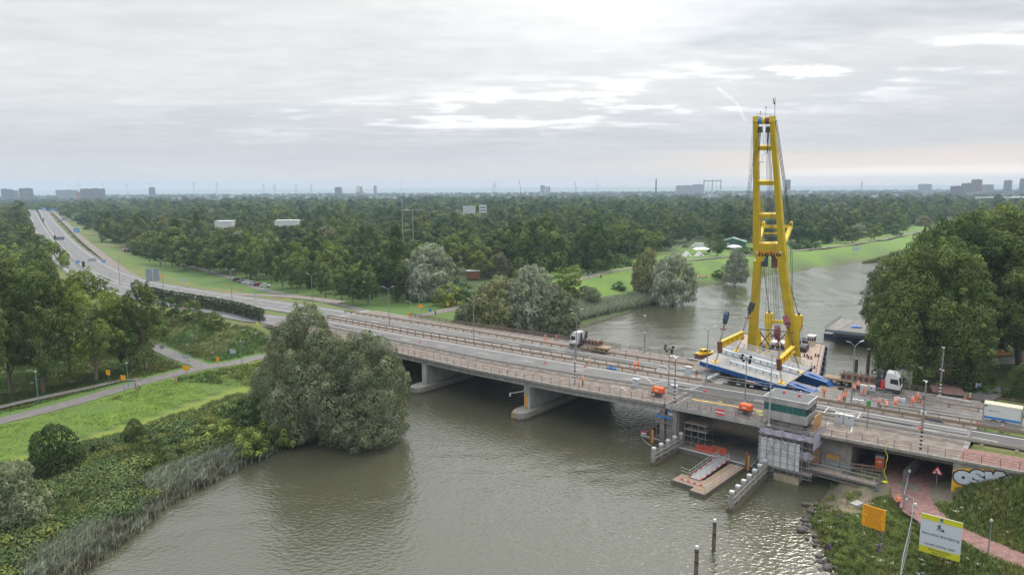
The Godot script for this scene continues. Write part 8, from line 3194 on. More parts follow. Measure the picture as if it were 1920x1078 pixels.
func make_trees() -> void:
	var g1 := Color(.090, .155, .045)
	var g2 := Color(.34, .46, .14)
	var w1 := Color(.15, .20, .105)
	var w2 := Color(.50, .57, .33)
	var f1 := g1.lerp(g2, .12)
	var f2 := g1.lerp(g2, .72)
	tree_kind("round_a", 16, 14, leaf_cloud(1, bumpy(crown_lobes(1, "round", 16, 7, 3.0, 24), 1, 3, .40), 4.2, Vector2(.5, .66), f1, f2, .0, .14, .05), trunk_mesh(1, 10, .35, 5, 4))
	tree_kind("round_b", 17, 13, leaf_cloud(2, bumpy(crown_lobes(2, "round", 17, 6.5, 2.5, 22), 2, 3, .40), 4.6, Vector2(.5, .66), f1, f2, .0, .14, .05), trunk_mesh(2, 11, .35, 5, 4))
	tree_kind("dome_a", 18, 19, leaf_cloud(3, bumpy(crown_lobes(3, "dome", 18, 9.5, 1.5, 30), 3, 4, .36), 3.4, Vector2(.52, .7), f1, f2, .0, .14, .05), trunk_mesh(3, 12, .45, 6, 5))
	tree_kind("tall_a", 24, 11, leaf_cloud(4, bumpy(crown_lobes(4, "tall", 24, 5.5, 2.5, 34), 4, 4, .36), 4.4, Vector2(.48, .66), f1, f2, .0, .14, .05), trunk_mesh(4, 16, .4, 6, 3))
	tree_kind("spire", 22, 4.4, leaf_cloud(5, crown_lobes(5, "spire", 22, 2.2, .8, 16), 6, Vector2(.4, .6), f1, f2, .0, .14, .05), trunk_mesh(5, 14, .3, 3, 1))
	tree_kind("willow_a", 15, 18, leaf_cloud(6, bumpy(crown_lobes(6, "dome", 15, 9, .6, 46), 6, 6, .32), 5.5, Vector2(.26, .7), w1, w2, .7, .22, .07), trunk_mesh(6, 8, .4, 5, 4, 2))
	tree_kind("loose", 15, 10, leaf_cloud(7, bumpy(crown_lobes(7, "loose", 15, 5, 2.0, 26), 7, 4, .36), 5, Vector2(.42, .58), f1, f2, .0, .14, .05), trunk_mesh(7, 11, .3, 7, 3))
	tree_kind("bush", 4, 5, leaf_cloud(8, crown_lobes(8, "dome", 4, 2.5, .1, 18), 22, Vector2(.2, .28), g1, g2), trunk_mesh(8, 2, .12, 3, 1, 2))
	tree_kind("avenue", 13, 10, leaf_cloud(9, bumpy(crown_lobes(9, "round", 13, 5, 2.6, 34), 9, 4, .36), 8, Vector2(.36, .48), g1, g2), trunk_mesh(9, 8, .26, 5, 3))
	tree_kind("avenue_b", 13, 10, leaf_cloud(19, bumpy(crown_lobes(19, "round", 13, 5, 2.4, 30), 19, 4, .36), 8, Vector2(.36, .48), g1, g2), trunk_mesh(19, 8, .26, 5, 3))
	tree_kind("poplar_a", 26, 14, leaf_cloud(10, bumpy(crown_lobes(10, "tall", 26, 7, 5.0, 50), 10, 6, .32), 11, Vector2(.26, .35), g1 * .95, g2 * .95), trunk_mesh(10, 17, .42, 12, 4))
	tree_kind("poplar_b", 26, 13, leaf_cloud(11, bumpy(crown_lobes(11, "tall", 26, 6.5, 4.0, 46), 11, 6, .32), 11, Vector2(.26, .35), g1 * .95, g2 * .95), trunk_mesh(11, 17, .42, 12, 4))
	tree_kind("small_a", 9, 6, leaf_cloud(12, crown_lobes(12, "round", 9, 3, 2.4, 30), 26, Vector2(.18, .24), g1, g2), trunk_mesh(12, 6, .16, 6, 2))
	tree_kind("willow_big", 19, 19, leaf_cloud(13, bumpy(crown_lobes(13, "dome", 19, 9.5, .4, 64), 13, 7, .31), 16, Vector2(.13, .36), w1 * .9, w2 * .92, .45), trunk_mesh(13, 11, .38, 7, 5, 4))
	tree_kind("willow_big_b", 15, 18, leaf_cloud(14, bumpy(crown_lobes(14, "dome", 15, 9, .2, 60), 14, 7, .31), 16, Vector2(.13, .36), w1 * .9, w2 * .92, .5), trunk_mesh(14, 8, .36, 7, 5, 4))
	tree_kind("giant", 34, 24, leaf_cloud(15, bumpy(crown_lobes(15, "tall", 34, 12, 4.0, 80), 15, 8, .28), 8.5, Vector2(.29, .38), g1, g2), trunk_mesh(15, 22, .75, 16, 8, 1))
	tree_kind("giant_b", 33, 22, leaf_cloud(16, bumpy(crown_lobes(16, "round", 33, 11, 5.5, 75), 16, 8, .28), 8.5, Vector2(.29, .38), g1, g2), trunk_mesh(16, 22, .7, 16, 8, 2))
	tree_kind("dark_bush", 8, 9, leaf_cloud(17, crown_lobes(17, "dome", 8, 4.5, .1, 60), 12.0, Vector2(.22, .3), g1 * .75, g2 * .6), trunk_mesh(17, 4, .2, 6, 2, 2))
	tree_kind("bare", 13, 9, leaf_cloud(18, crown_lobes(18, "loose", 13, 4.5, 2.0, 18), .8, Vector2(.4, .55), Color(.16, .13, .09), Color(.24, .19, .12)), trunk_mesh(18, 10, .26, 26, 4.0, 2))
	tree("willow_big", "willow_tree", [-36.1, .8, -117.6, 23.2, 17.7], "leaf", "largest grey green willow, taller left half of the clump by the bridge", "", .4)
	tree("willow_big_b", "willow_tree", [-26, .6, -114.5, 18.7, 17.7], "leaf", "broad willow hanging over the water right in front of the bridge", "", 2.1)
	tree("willow_big_b", "willow_tree", [-33.3, .8, -128, 10.8, 17.6], "leaf", "lower willow between the two big ones at the left bridge end", "", 4.0)
	tree("willow_big", "willow_tree", [-43.7, 1.4, -124.8, 12.9, 12.1], "leaf", "small willow on the landward side of the big willow clump", "", 5.2)
	var n := 0
	for q in [[[-102.2, 3, -134.5, 27.2, 12.2], "a"], [[-96.1, 3, -135.1, 25.9, 11.8], "b"], [[-88.5, 3, -140.7, 24.1, 12.7], "a"], [[-81.9, 3, -148.1, 20.3, 9.5], "b"], [[-100.4, 3, -150.4, 20.5, 10.2], "b"], [[-98.8, 3, -168.6, 14.3, 8.1], "a"], [[-100.6, 3, -122.7, 28.9, 11.9], "a"], [[-116.3, 3, -158.4, 20.5, 11.4], "a"]]:
		tree("poplar_" + q[1], "poplar_tree", q[0], ["leaf", "leaf", "leaf_light"][n % 3], "tall poplar on the dike meadow, %s" % ["behind the left frame edge pair", "with the thick pale trunk nearest the left path lamp", "with pale trunk in the middle of the row", "rightmost slim one beside the branching path", "in the second row between two thick trunks", "low one half hidden behind the rightmost poplar", "cut by the left edge of the photo", "in the second row at far left"][n], "", n * 1.3)
		n += 1
	for q in [[[-88.1, 3, -152.8, 14.7, 7.4], "dark dense tree behind the rightmost poplar trunk"], [[-138.2, 3, -181.8, 17.5, 8.7], "dark tree at the left edge behind the poplars"]]:
		tree("dome_a", "dense_tree", q[0], "leaf_dark", q[1])
	n = 0
	for q in [[-95.8, 5, -188.7, 9.1, 6], [-84.5, 4.8, -177.5, 10.3, 6.2], [-74.6, 4.6, -167, 9.2, 5.9]]:
		tree("small_a", "small_tree", q, "leaf_dark" if n == 0 else "leaf", "small lollipop tree on the grassy road bank, %s of three" % ["leftmost", "middle", "rightmost"][n], "", n * 2.0)
		n += 1
	tree("bush", "bush_tree", [-102.6, 6.5, -210.4, 3, 5.7], "leaf_dark", "dark bush on top of the bank behind the small trees")
	ivy_wall()
	n = 0
	for q in [[-187.6, 3, -276.3, 20.3, 13.5], [-222.9, 3, -320, 20.6, 15.1], [-280.8, 3, -394.2, 23.1, 13], [-361.8, 3, -502, 25.4, 13.3], [-221, 3, -301.6, 17.8, 16.6], [-346.8, 3, -466.5, 20, 18.3], [-487.1, 3, -679.5, 29.9, 18], [-180, 3, -255.6, 18.2, 12.1], [-313.7, 3, -445.2, 17.4, 11.9], [-272.1, 3, -366.7, 17.3, 15.8], [-175.8, 3, -255.5, 14.2, 8.1], [-724.3, 3, -1008, 27.2, 20.4], [-584.7, 3, -784.2, 25.5, 22], [-263.1, 3, -366.2, 15.8, 11.5], [-214.7, 3, -284.9, 15.8, 11.2]]:
		tree(["round_a", "tall_a", "loose", "tall_a", "round_b"][n % 5], "roadside_tree", q, ["leaf_light", "leaf", "leaf_olive", "leaf_dark"][n % 4], "%s tree left of the motorway, %s up the road" % [["yellowish", "green", "olive", "dark"][n % 4], ["nearest", "second", "third", "fourth", "fifth", "sixth", "seventh", "eighth", "ninth", "tenth", "eleventh", "twelfth", "thirteenth", "fourteenth", "farthest"][n]], "trees along the left side of the motorway")
		n += 1
	n = 0
	for q in [[-51.1, 3, -238.9, 11.8, 8.3], [-56, 3, -236.8, 12.7, 8.3], [-61.2, 3, -241.5, 13.1, 8], [-69.6, 3, -251.3, 13, 8], [-76.1, 3, -256.6, 13.9, 8.1], [-85.3, 3, -267.7, 14, 8.5], [-94, 3, -276.7, 14.5, 8.3], [-105.6, 3, -296.3, 14.1, 8.4], [-114.9, 3, -303.7, 13.9, 9.1], [-122.8, 3, -313.3, 12.6, 8.4], [-132.4, 3, -323.5, 12.8, 8.7], [-141.6, 3, -332.2, 12, 8.9], [-147.6, 3, -330.4, 12.2, 8.8], [-156.4, 3, -337.2, 11.7, 8], [-166.5, 3, -344.4, 11.7, 9.2], [-177.6, 3, -354.2, 12, 8.4], [-190.3, 3, -367.3, 12.1, 8.7], [-202, 3, -378.4, 12.5, 8.9], [-216.9, 3, -396.3, 12.4, 8.7]]:
		tree("avenue" if n % 2 == 0 else "avenue_b", "lime_tree", q, ["leaf", "leaf_dark", "leaf"][n % 3], "round avenue tree by the park road, %s from the right" % ["first", "second", "third", "fourth", "fifth", "sixth", "seventh", "eighth", "ninth", "tenth", "eleventh", "twelfth", "thirteenth", "fourteenth", "fifteenth", "sixteenth", "seventeenth", "eighteenth", "nineteenth"][n], "round avenue trees along the park road")
		n += 1
	for q in [
		["spire", "lombardy_poplar", [-41.6, 3, -244.2, 27, 6.6], "leaf_dark", "tall dark columnar poplar left of the big silver willow"],
		["spire", "lombardy_poplar", [-210.4, 3, -457.2, 25.3, 5.7], "leaf_dark", "dark columnar poplar far left beside the white warehouse"],
		["willow_a", "willow_tree", [-31, 3, -252.3, 20.6, 22.4], "leaf_silver", "big silver grey willow in the middle beside the columnar poplar"],
		["dome_a", "dense_tree", [14.1, 3, -308.6, 28.5, 27.2], "leaf", "widest dark oak like tree above the far bank willows"],
		["dome_a", "dense_tree", [39.5, 3, -317, 25.6, 21], "leaf_dark", "second wide dark tree right of the widest one"],
		["tall_a", "tall_tree", [-13.4, 3, -309.9, 15.9, 10.7], "leaf_light", "light green slender tree left of the bare tree"],
		["bare", "bare_tree", [-4.4, 3, -313.3, 14.8, 11.4], "leaf_olive", "half bare brownish tree in front of the widest dark tree"],
		["round_a", "round_tree", [.1, 3, -351.8, 19.3, 15.2], "leaf_light", "pale green tree behind the half bare tree"],
		["bush", "shrub", [-22.1, 3, -235.6, 7.9, 12.7], "leaf_olive", "broad olive shrub beside the path fork"],
		["bush", "shrub", [-17, 3, -243.3, 7.2, 9.6], "leaf_dark", "dark shrub right of the broad olive shrub"],
		["bush", "shrub", [53.6, 4, -340.2, 6.7, 16], "leaf_dark", "dark shrub row on the far bank left of the willow group"],
		["bush", "shrub", [41.5, 4, -329.5, 9.1, 18.1], "leaf_olive", "reddish shrub row behind the onlookers"],
		["willow_a", "willow_tree", [-4, 1.6, -196.9, 16.8, 18.8], "leaf_olive", "leftmost willow of the far bank group behind the railing"],
		["willow_a", "willow_tree", [6.1, 1.6, -195.1, 20.2, 17.1], "leaf_silver", "middle silver willow of the far bank group behind the railing"],
		["willow_a", "willow_tree", [11.5, 1.2, -193.8, 15.3, 17], "leaf", "low dark willow of the far bank group next to the white truck"],
		["willow_a", "willow_tree", [-11.4, 2, -203, 8.5, 12.9], "leaf", "low willow at the left end of the far bank group"],
		["loose", "young_willow", [19.3, 2.4, -239.7, 14, 12.2], "leaf_light", "yellow green loose tree at the right end of the far willow group"],
		["willow_a", "willow_tree", [26.3, 1.8, -237.4, 7.6, 11.3], "leaf", "bushy willow at the landward end of the reed belt"],
		["willow_a", "willow_tree", [53.4, 1.4, -266.9, 18.8, 12.7], "leaf_olive", "left willow of the tall pair at the far water's edge"],
		["willow_a", "willow_tree", [60.3, .8, -252.3, 18.5, 18.4], "leaf_silver", "right broad willow of the tall pair at the far water's edge"],
		["willow_a", "willow_tree", [99.6, 1, -301.4, 15.7, 12.4], "leaf_silver", "round willow alone on the far bank left of the crane"],
		["bush", "shrub", [97.2, 1.5, -316, 3.8, 8], "leaf_dark", "low bush left of the lone round willow"],
		["bush", "shrub", [42.7, 2.5, -269.9, 3.9, 6], "leaf_dark", "small dark bush on the far grass left of the willow pair"],
		["round_b", "round_tree", [118.2, 3, -391, 13.8, 13.5], "leaf", "round tree between the tents and the green barn"],
		["bush", "shrub", [137.8, 3, -399, 5.6, 13.8], "leaf_dark", "dark bushes between the green barn and the crane"],
		["bush", "shrub", [188.5, 3.5, -435.6, 6.5, 20.5], "leaf_dark", "bushes on the dike right of the crane"],
		["round_a", "round_tree", [237.5, 3.5, -473.9, 11.8, 14.8], "leaf", "round tree at the wood edge on the far dike, left one"],
		["round_b", "round_tree", [263.9, 3.5, -495.8, 13.1, 14.7], "leaf_light", "round tree at the wood edge on the far dike, middle one"],
		["round_a", "round_tree", [299.5, 3.5, -530.4, 10.3, 14.9], "leaf", "round tree at the wood edge on the far dike, right one"]]:
		tree(q[0], q[1], q[2], q[3], q[4])
	for q in [
		["giant", [79.9, 4, -127.4, 28.9, 20.6], "leaf", "nearest big tree on the right bank, its branches over the barge", .7],
		["giant_b", [105.9, 4.5, -151, 33.4, 24.2], "leaf", "tallest big tree on the right bank with two pale trunks", 2.2],
		["giant", [94, 4.3, -143.6, 31.1, 21.9], "leaf_dark", "big tree in the middle of the right bank group", 4.4],
		["giant_b", [109.3, 4.5, -142.5, 33.3, 24.1], "leaf", "big tree cut by the right photo edge", 1.1],
		["giant", [119.3, 4.5, -162.2, 33.3, 23.4], "leaf_light", "lighter big tree behind the tallest at right", 3.3],
		["giant_b", [106.7, 4.5, -130.5, 32.5, 21.1], "leaf", "big tree outside right, only its left branches in the photo", .2],
		["giant_b", [84.6, 3.2, -148, 26.2, 13.1], "leaf", "leftmost overhanging tree of the right bank group", 5.0]]:
		tree(q[0], "big_tree", q[1], q[2], q[3], "", q[4])
	for q in [["dark_bush", [83.9, 6, -119.8, 8.2, 6], "leaf", "dark bushy young tree beside the brick walk on the right bank"], ["dark_bush", [86.9, 6, -113, 7.5, 5.5], "leaf", "dark bushy tree at the right edge by the dark cycle path"], ["bush", [77.8, 4, -127.4, 4.8, 5.1], "leaf_light", "pale green shrub at the foot of the nearest big tree"], ["bush", [77, 3, -130.7, 3.3, 3.8], "leaf", "shrub at the water's edge behind the cable truck cab"], ["bush", [83.4, 6.5, -116, 2.2, 3.8], "leaf_dark", "low dark bush behind the far railing at right"]]:
		tree(q[0], "shrub", q[1], q[2], q[3])
	for q in [
		["dark_bush", [-67.2, 1.6, -95.2, 8.6, 7.8], "leaf_dark", "dark round cone shaped bush on the left bank"],
		["dark_bush", [-62.5, 2, -108, 4.5, 3.4], "leaf", "small green bush at the trodden line on the left bank"],
		["willow_a", [-62.1, 1.2, -79.9, 9.4, 9.3], "leaf", "silver willow bush at the left photo edge"],
		["willow_a", [-70.2, 1.4, -85.3, 7.4, 7.8], "leaf", "silver willow bush cut by the left photo edge"],
		["bush", [-68.6, 1.8, -104.5, 1.8, 4.3], "leaf_dark", "low dark bush right of the cone shaped bush"],
		["bush", [-50.8, 1.6, -119.9, 4.5, 6.8], "leaf", "upper green bush in the scrub left of the willow clump"],
		["bush", [-46, 1.6, -117, 5.9, 7.6], "leaf_dark", "dark bush at the foot of the willow clump"],
		["bush", [-41.5, 1.2, -114, 4.3, 6.5], "leaf_olive", "olive bush at the water left of the willow clump"],
		["bush", [-42.7, 1, -106.1, 4.5, 6.1], "leaf_light", "yellow green bush hanging over the water's edge"],
		["bush", [-48.6, 1.4, -109.8, 4.2, 7.2], "leaf_light", "yellow green bush in the middle of the left scrub"],
		["bush", [-53.1, 1.4, -109.9, 3.3, 6.3], "leaf", "green bush in the middle of the left scrub"],
		["bush", [-37.8, .8, -111.2, 5.2, 5.4], "leaf_olive", "rust tinged bush under the willow edge"]]:
		tree(q[0], "shrub", q[1], q[2], q[3])
	wood()

func ivy_wall() -> void:
	var o := thing("ivy_wall", "noise wall fully covered with dark ivy beside the cycle path", "wall")
	var a := [Vector3(-68.8, 7.3, -184.7), Vector3(-81.4, 7.3, -197.2), Vector3(-95.9, 7.3, -208.5), Vector3(-111, 7.3, -219), Vector3(-128.6, 7.3, -233)]
	for i in a.size() - 1:
		var mb := nb()
		mb.bar(a[i] + Vector3(0, 1.5, 0), a[i + 1] + Vector3(0, 1.5, 0), .3, 3.0)
		obj("wall_panel", mb, M.concrete, o)
		var lobes := []
		var l: float = (a[i] as Vector3).distance_to(a[i + 1])
		var k := int(l / .9)
		for j in k:
			for y in [.7, 1.9, 3.0]:
				lobes.append([(a[i] as Vector3).lerp(a[i + 1], (j + rng.randf() * .6) / k) + Vector3(rng.randf_range(-.2, .2), y, 0), Vector3(.95, .85, .95) * rng.randf_range(.85, 1.15)])
		var m := MeshInstance3D.new()
		m.mesh = leaf_cloud(200 + i, lobes, 7.0, Vector2(.3, .4), Color(.035, .07, .018), Color(.085, .15, .03))
		m.material_override = M.leaf
		m.name = "ivy" if i == 0 else "ivy_%03d" % i
		o.add_child(m)
	settle(o, a[2])

func in_poly(x: float, z: float, p: PackedVector2Array) -> bool:
	return Geometry2D.is_point_in_polygon(Vector2(x, z), p)

func wood() -> void:
	var r := RandomNumberGenerator.new()
	r.seed = 42
	var front := PackedVector2Array()
	for p in [Vector2(-669.6, -1036.3), Vector2(-436.2, -700), Vector2(-324.1, -549.8), Vector2(-238.9, -429.6), Vector2(-184.4, -366.9), Vector2(-141.1, -332.1), Vector2(-101.6, -292.8), Vector2(-76.1, -267.4), Vector2(-52.1, -243.5), Vector2(-39.2, -247.7), Vector2(-24, -276.7), Vector2(-13.4, -309.9), Vector2(10.3, -324.5), Vector2(41.3, -349.6), Vector2(64.7, -374), Vector2(88.8, -418.7), Vector2(110.6, -467.3), Vector2(140, -482.9), Vector2(162.5, -431.7), Vector2(195.1, -461.1), Vector2(228.1, -485.5), Vector2(283.5, -533), Vector2(366.9, -634.9), Vector2(521.6, -806.3), Vector2(784, -1007.4)]: front.append(p)
	var zone := front.duplicate()
	zone.append_array([Vector2(1150, -900), Vector2(1150, -1500), Vector2(-1150, -1900), Vector2(-900, -1250)])
	var left := PackedVector2Array()
	for p in [Vector2(-258.3, -321.7), Vector2(-186.2, -255.9), Vector2(-171.7, -255.3), Vector2(-211.7, -319.4), Vector2(-348.6, -501), Vector2(-600.8, -844.2), Vector2(-946.2, -1311.5)]: left.append(p)
	left.append_array([Vector2(-1250, -1500), Vector2(-1500, -1400), Vector2(-700, -400)])
	var tents := PackedVector2Array()
	for p in [Vector2(88.4, -402.1), Vector2(119.2, -498.8), Vector2(140, -482.9), Vector2(185.5, -493.6), Vector2(150.1, -398.3)]: tents.append(p)
	var spots := []
	var keep := [Vector3(-252.4, 3, -598.4), Vector3(-202.5, 3, -614.4), Vector3(-36.5, 3, -881.5), Vector3(-54.5, 3, -883.9), Vector3(-17.3, 3, -304.5), Vector3(145.7, 3, -448.5)]
	var z := -200.0
	while z > -1900.0:
		var step := 12.5 + maxf(.0, (-z - 300.0)) * .012
		var x := -1400.0
		while x < 1150.0:
			var px := x + r.randf_range(-.36, .36) * step
			var pz := z + r.randf_range(-.4, .4) * step
			x += step
			if absf(px) > -pz * .86 + 40: continue
			var inside := in_poly(px, pz, zone)
			if not inside and not in_poly(px, pz, left): continue
			if in_poly(px, pz, tents): continue
			if seg_dist(Vector2(px, pz), ways[0][0]).x < 30.0: continue
			if in_poly(px, pz, river): continue
			var clear := false
			for k in keep:
				if Vector2(px - k.x, pz - k.z).length() < 13.0 or (absf(px / pz - k.x / k.z) < 9.0 / -k.z and pz > k.z and pz < k.z + 30.0): clear = true
			if clear: continue
			spots.append(Vector3(px, step, pz))
		z -= step * .9
	spots.sort_custom(func(a, b): return a.z > b.z)
	var names := ["round_a", "round_b", "dome_a", "tall_a", "willow_a", "loose", "spire"]
	var words_ := {"round_a": "round", "round_b": "rounded", "dome_a": "wide domed", "tall_a": "tall", "willow_a": "willow like", "loose": "loose crowned", "spire": "columnar"}
	var tone := {"leaf": "green", "leaf_dark": "dark green", "leaf_light": "light green", "leaf_olive": "olive", "leaf_silver": "silvery"}
	var many := {}
	for k in names: many[k] = []
	var patch := FastNoiseLite.new()
	patch.seed = 6; patch.frequency = .012
	var count := 0
	for p in spots:
		var pn := patch.get_noise_2d(p.x, p.z)
		var pick := r.randf()
		var kind := "round_a" if pick < .28 else "round_b" if pick < .52 else "dome_a" if pick < .70 else "tall_a" if pick < .82 else "willow_a" if pick < .91 else "loose" if pick < .985 else "spire"
		if pn > .28 and pick < .8: kind = "tall_a"
		var far: float = -p.z
		var h := 14.0 + 9.0 * pn + r.randf_range(-4.5, 4.5)
		if kind == "tall_a": h *= 1.25
		if kind == "spire": h *= 1.3
		if kind == "willow_a": h *= .85
		h = minf(h, 24.0)
		for k in keep:
			if p.z > k.z and absf(p.x / p.z - k.x / k.z) < 16.0 / -k.z: h = minf(h, maxf(5.0, 43.5 + (11.5 - 43.5) * p.z / k.z - 2.4))
		var w: float = h * kinds[kind][1] / kinds[kind][0] * r.randf_range(.95, 1.25)
		w = clampf(w, p.y * .82, p.y * 1.2)
		if kind == "spire": w = 4.5
		var leaf := "leaf"
		var lp := clampf(.5 + 1.5 * patch.get_noise_2d(p.x * 2.3 + 500.0, p.z * 2.3) + r.randf_range(-.25, .25), .0, 1.0)
		if kind == "willow_a": leaf = "leaf_silver" if lp < .6 else "leaf_olive"
		elif lp < .34: leaf = "leaf_dark"
		elif lp > .86: leaf = "leaf_light"
		elif lp > .76: leaf = "leaf_olive"
		if count < 225 and far < 470:
			var view: float = p.x / far
			var where := "left of the antenna masts" if view < -.17 else "behind the silver willow" if view < -.05 else "above the far bank willows" if view < .12 else "behind the willow pair" if view < .3 else "on the dike behind the crane" if view < .5 else "right of the crane at the far river bend"
			var deep := "at the front of the wood" if far < 330 else "in the middle of the wood" if far < 400 else "deep in the wood"
			tree(kind, "wood_tree", [p.x, 2.4, p.z, h, w], leaf, "%s %s tree %s, %s" % [tone[leaf], words_[kind], deep, where], "trees of the wood behind the road")
			count += 1
		else:
			var s := Vector3(w / kinds[kind][1], h / kinds[kind][0], w / kinds[kind][1])
			many[kind].append([Transform3D(by(r.randf() * TAU) * scaled_by(s), Vector3(p.x, 2.2, p.z)), {"leaf": Color(1, 1, 1), "leaf_dark": Color(.62, .72, .74), "leaf_light": Color(1.5, 1.4, 1.1), "leaf_olive": Color(1.35, 1.1, .85), "leaf_silver": Color(1.5, 1.45, 1.7)}[leaf] * r.randf_range(.85, 1.12)])
	for i in 4600:
		var far := 1250.0 + 3800.0 * pow(r.randf(), 1.35)
		var x := r.randf_range(-.84, .84) * far
		if far < 1900.0 and in_poly(x, -far, zone): continue
		if patch.get_noise_2d(x * .35, far * .35) < -.22: continue
		if seg_dist(Vector2(x, -far), ways[0][0]).x < 34.0: continue
		var kind: String = ["round_a", "dome_a", "tall_a", "round_b"][i % 4]
		var h := r.randf_range(8, 17)
		var w := r.randf_range(14, 30)
		many[kind].append([Transform3D(by(r.randf() * TAU) * scaled_by(Vector3(w / kinds[kind][1], h / kinds[kind][0], w / kinds[kind][1])), Vector3(x, 1.8, -far)), Color(.9, .95, .95) * r.randf_range(.8, 1.1)])
	var forest := Node3D.new()
	forest.name = "distant_wood"
	forest.set_meta("kind", "stuff")
	tag(forest, "distant wood of many green crowns stretching to the horizon", "wood")
	add_child(forest)
	for k in names:
		if many[k].is_empty(): continue
		var mm := MultiMesh.new()
		mm.transform_format = MultiMesh.TRANSFORM_3D
		mm.use_colors = true
		mm.mesh = kinds[k][2]
		mm.instance_count = many[k].size()
		for i in many[k].size():
			mm.set_instance_transform(i, many[k][i][0])
			var c: Color = many[k][i][1]
			c.a = 1.0
			mm.set_instance_color(i, c)
		var mi := MultiMeshInstance3D.new()
		mi.name = "crowns" if k == "round_a" else "crowns_%03d" % names.find(k)
		mi.multimesh = mm
		mi.material_override = M.leaf
		mi.set_meta("kind", "stuff")
		forest.add_child(mi)

func scatter(called: String, label: String, mesh: Mesh, m: Material, at: Array) -> void:
	var mm := MultiMesh.new()
	mm.transform_format = MultiMesh.TRANSFORM_3D
	mm.use_colors = true
	mm.mesh = mesh
	mm.instance_count = at.size()
	for i in at.size():
		mm.set_instance_transform(i, at[i][0])
		mm.set_instance_color(i, at[i][1])
	var mi := MultiMeshInstance3D.new()
	mi.name = called
	mi.multimesh = mm
	mi.material_override = m
	mi.set_meta("kind", "stuff")
	tag(mi, label, called.replace("_", " "))
	add_child(mi)

func tuft(sd: int, n: int, h: float, lean: float, wide: float, spread: float, c0: Color, c1: Color, bend := .0) -> ArrayMesh:
	var r := RandomNumberGenerator.new()
	r.seed = sd
	var mb := nb()
	for i in n:
		var a := r.randf() * TAU
		var b := Vector3(cos(a), 0, sin(a)) * spread * sqrt(r.randf())
		var d := Vector3(r.randfn(), 0, r.randfn()) * lean + Vector3(bend * r.randf_range(.3, 1.3), 0, 0)
		var hh := h * r.randf_range(.65, 1.15)
		var s := Vector3(cos(a * 3.1), 0, sin(a * 3.1)) * wide * .5
		var mid := b + d * .35 * hh + Vector3(0, hh * .6, 0)
		var top := b + d * hh + Vector3(0, hh, 0)
		var c := c0.lerp(c1, r.randf())
		mb.col = c
		var nn := (Vector3(r.randfn() * .5, .8, r.randfn() * .5)).normalized()
		mb.tri(b - s, b + s, mid + s * .8, nn)
		mb.tri(b - s, mid + s * .8, mid - s * .8, nn)
		mb.tri(mid - s * .8, mid + s * .8, top, nn)
	return mb.mesh()

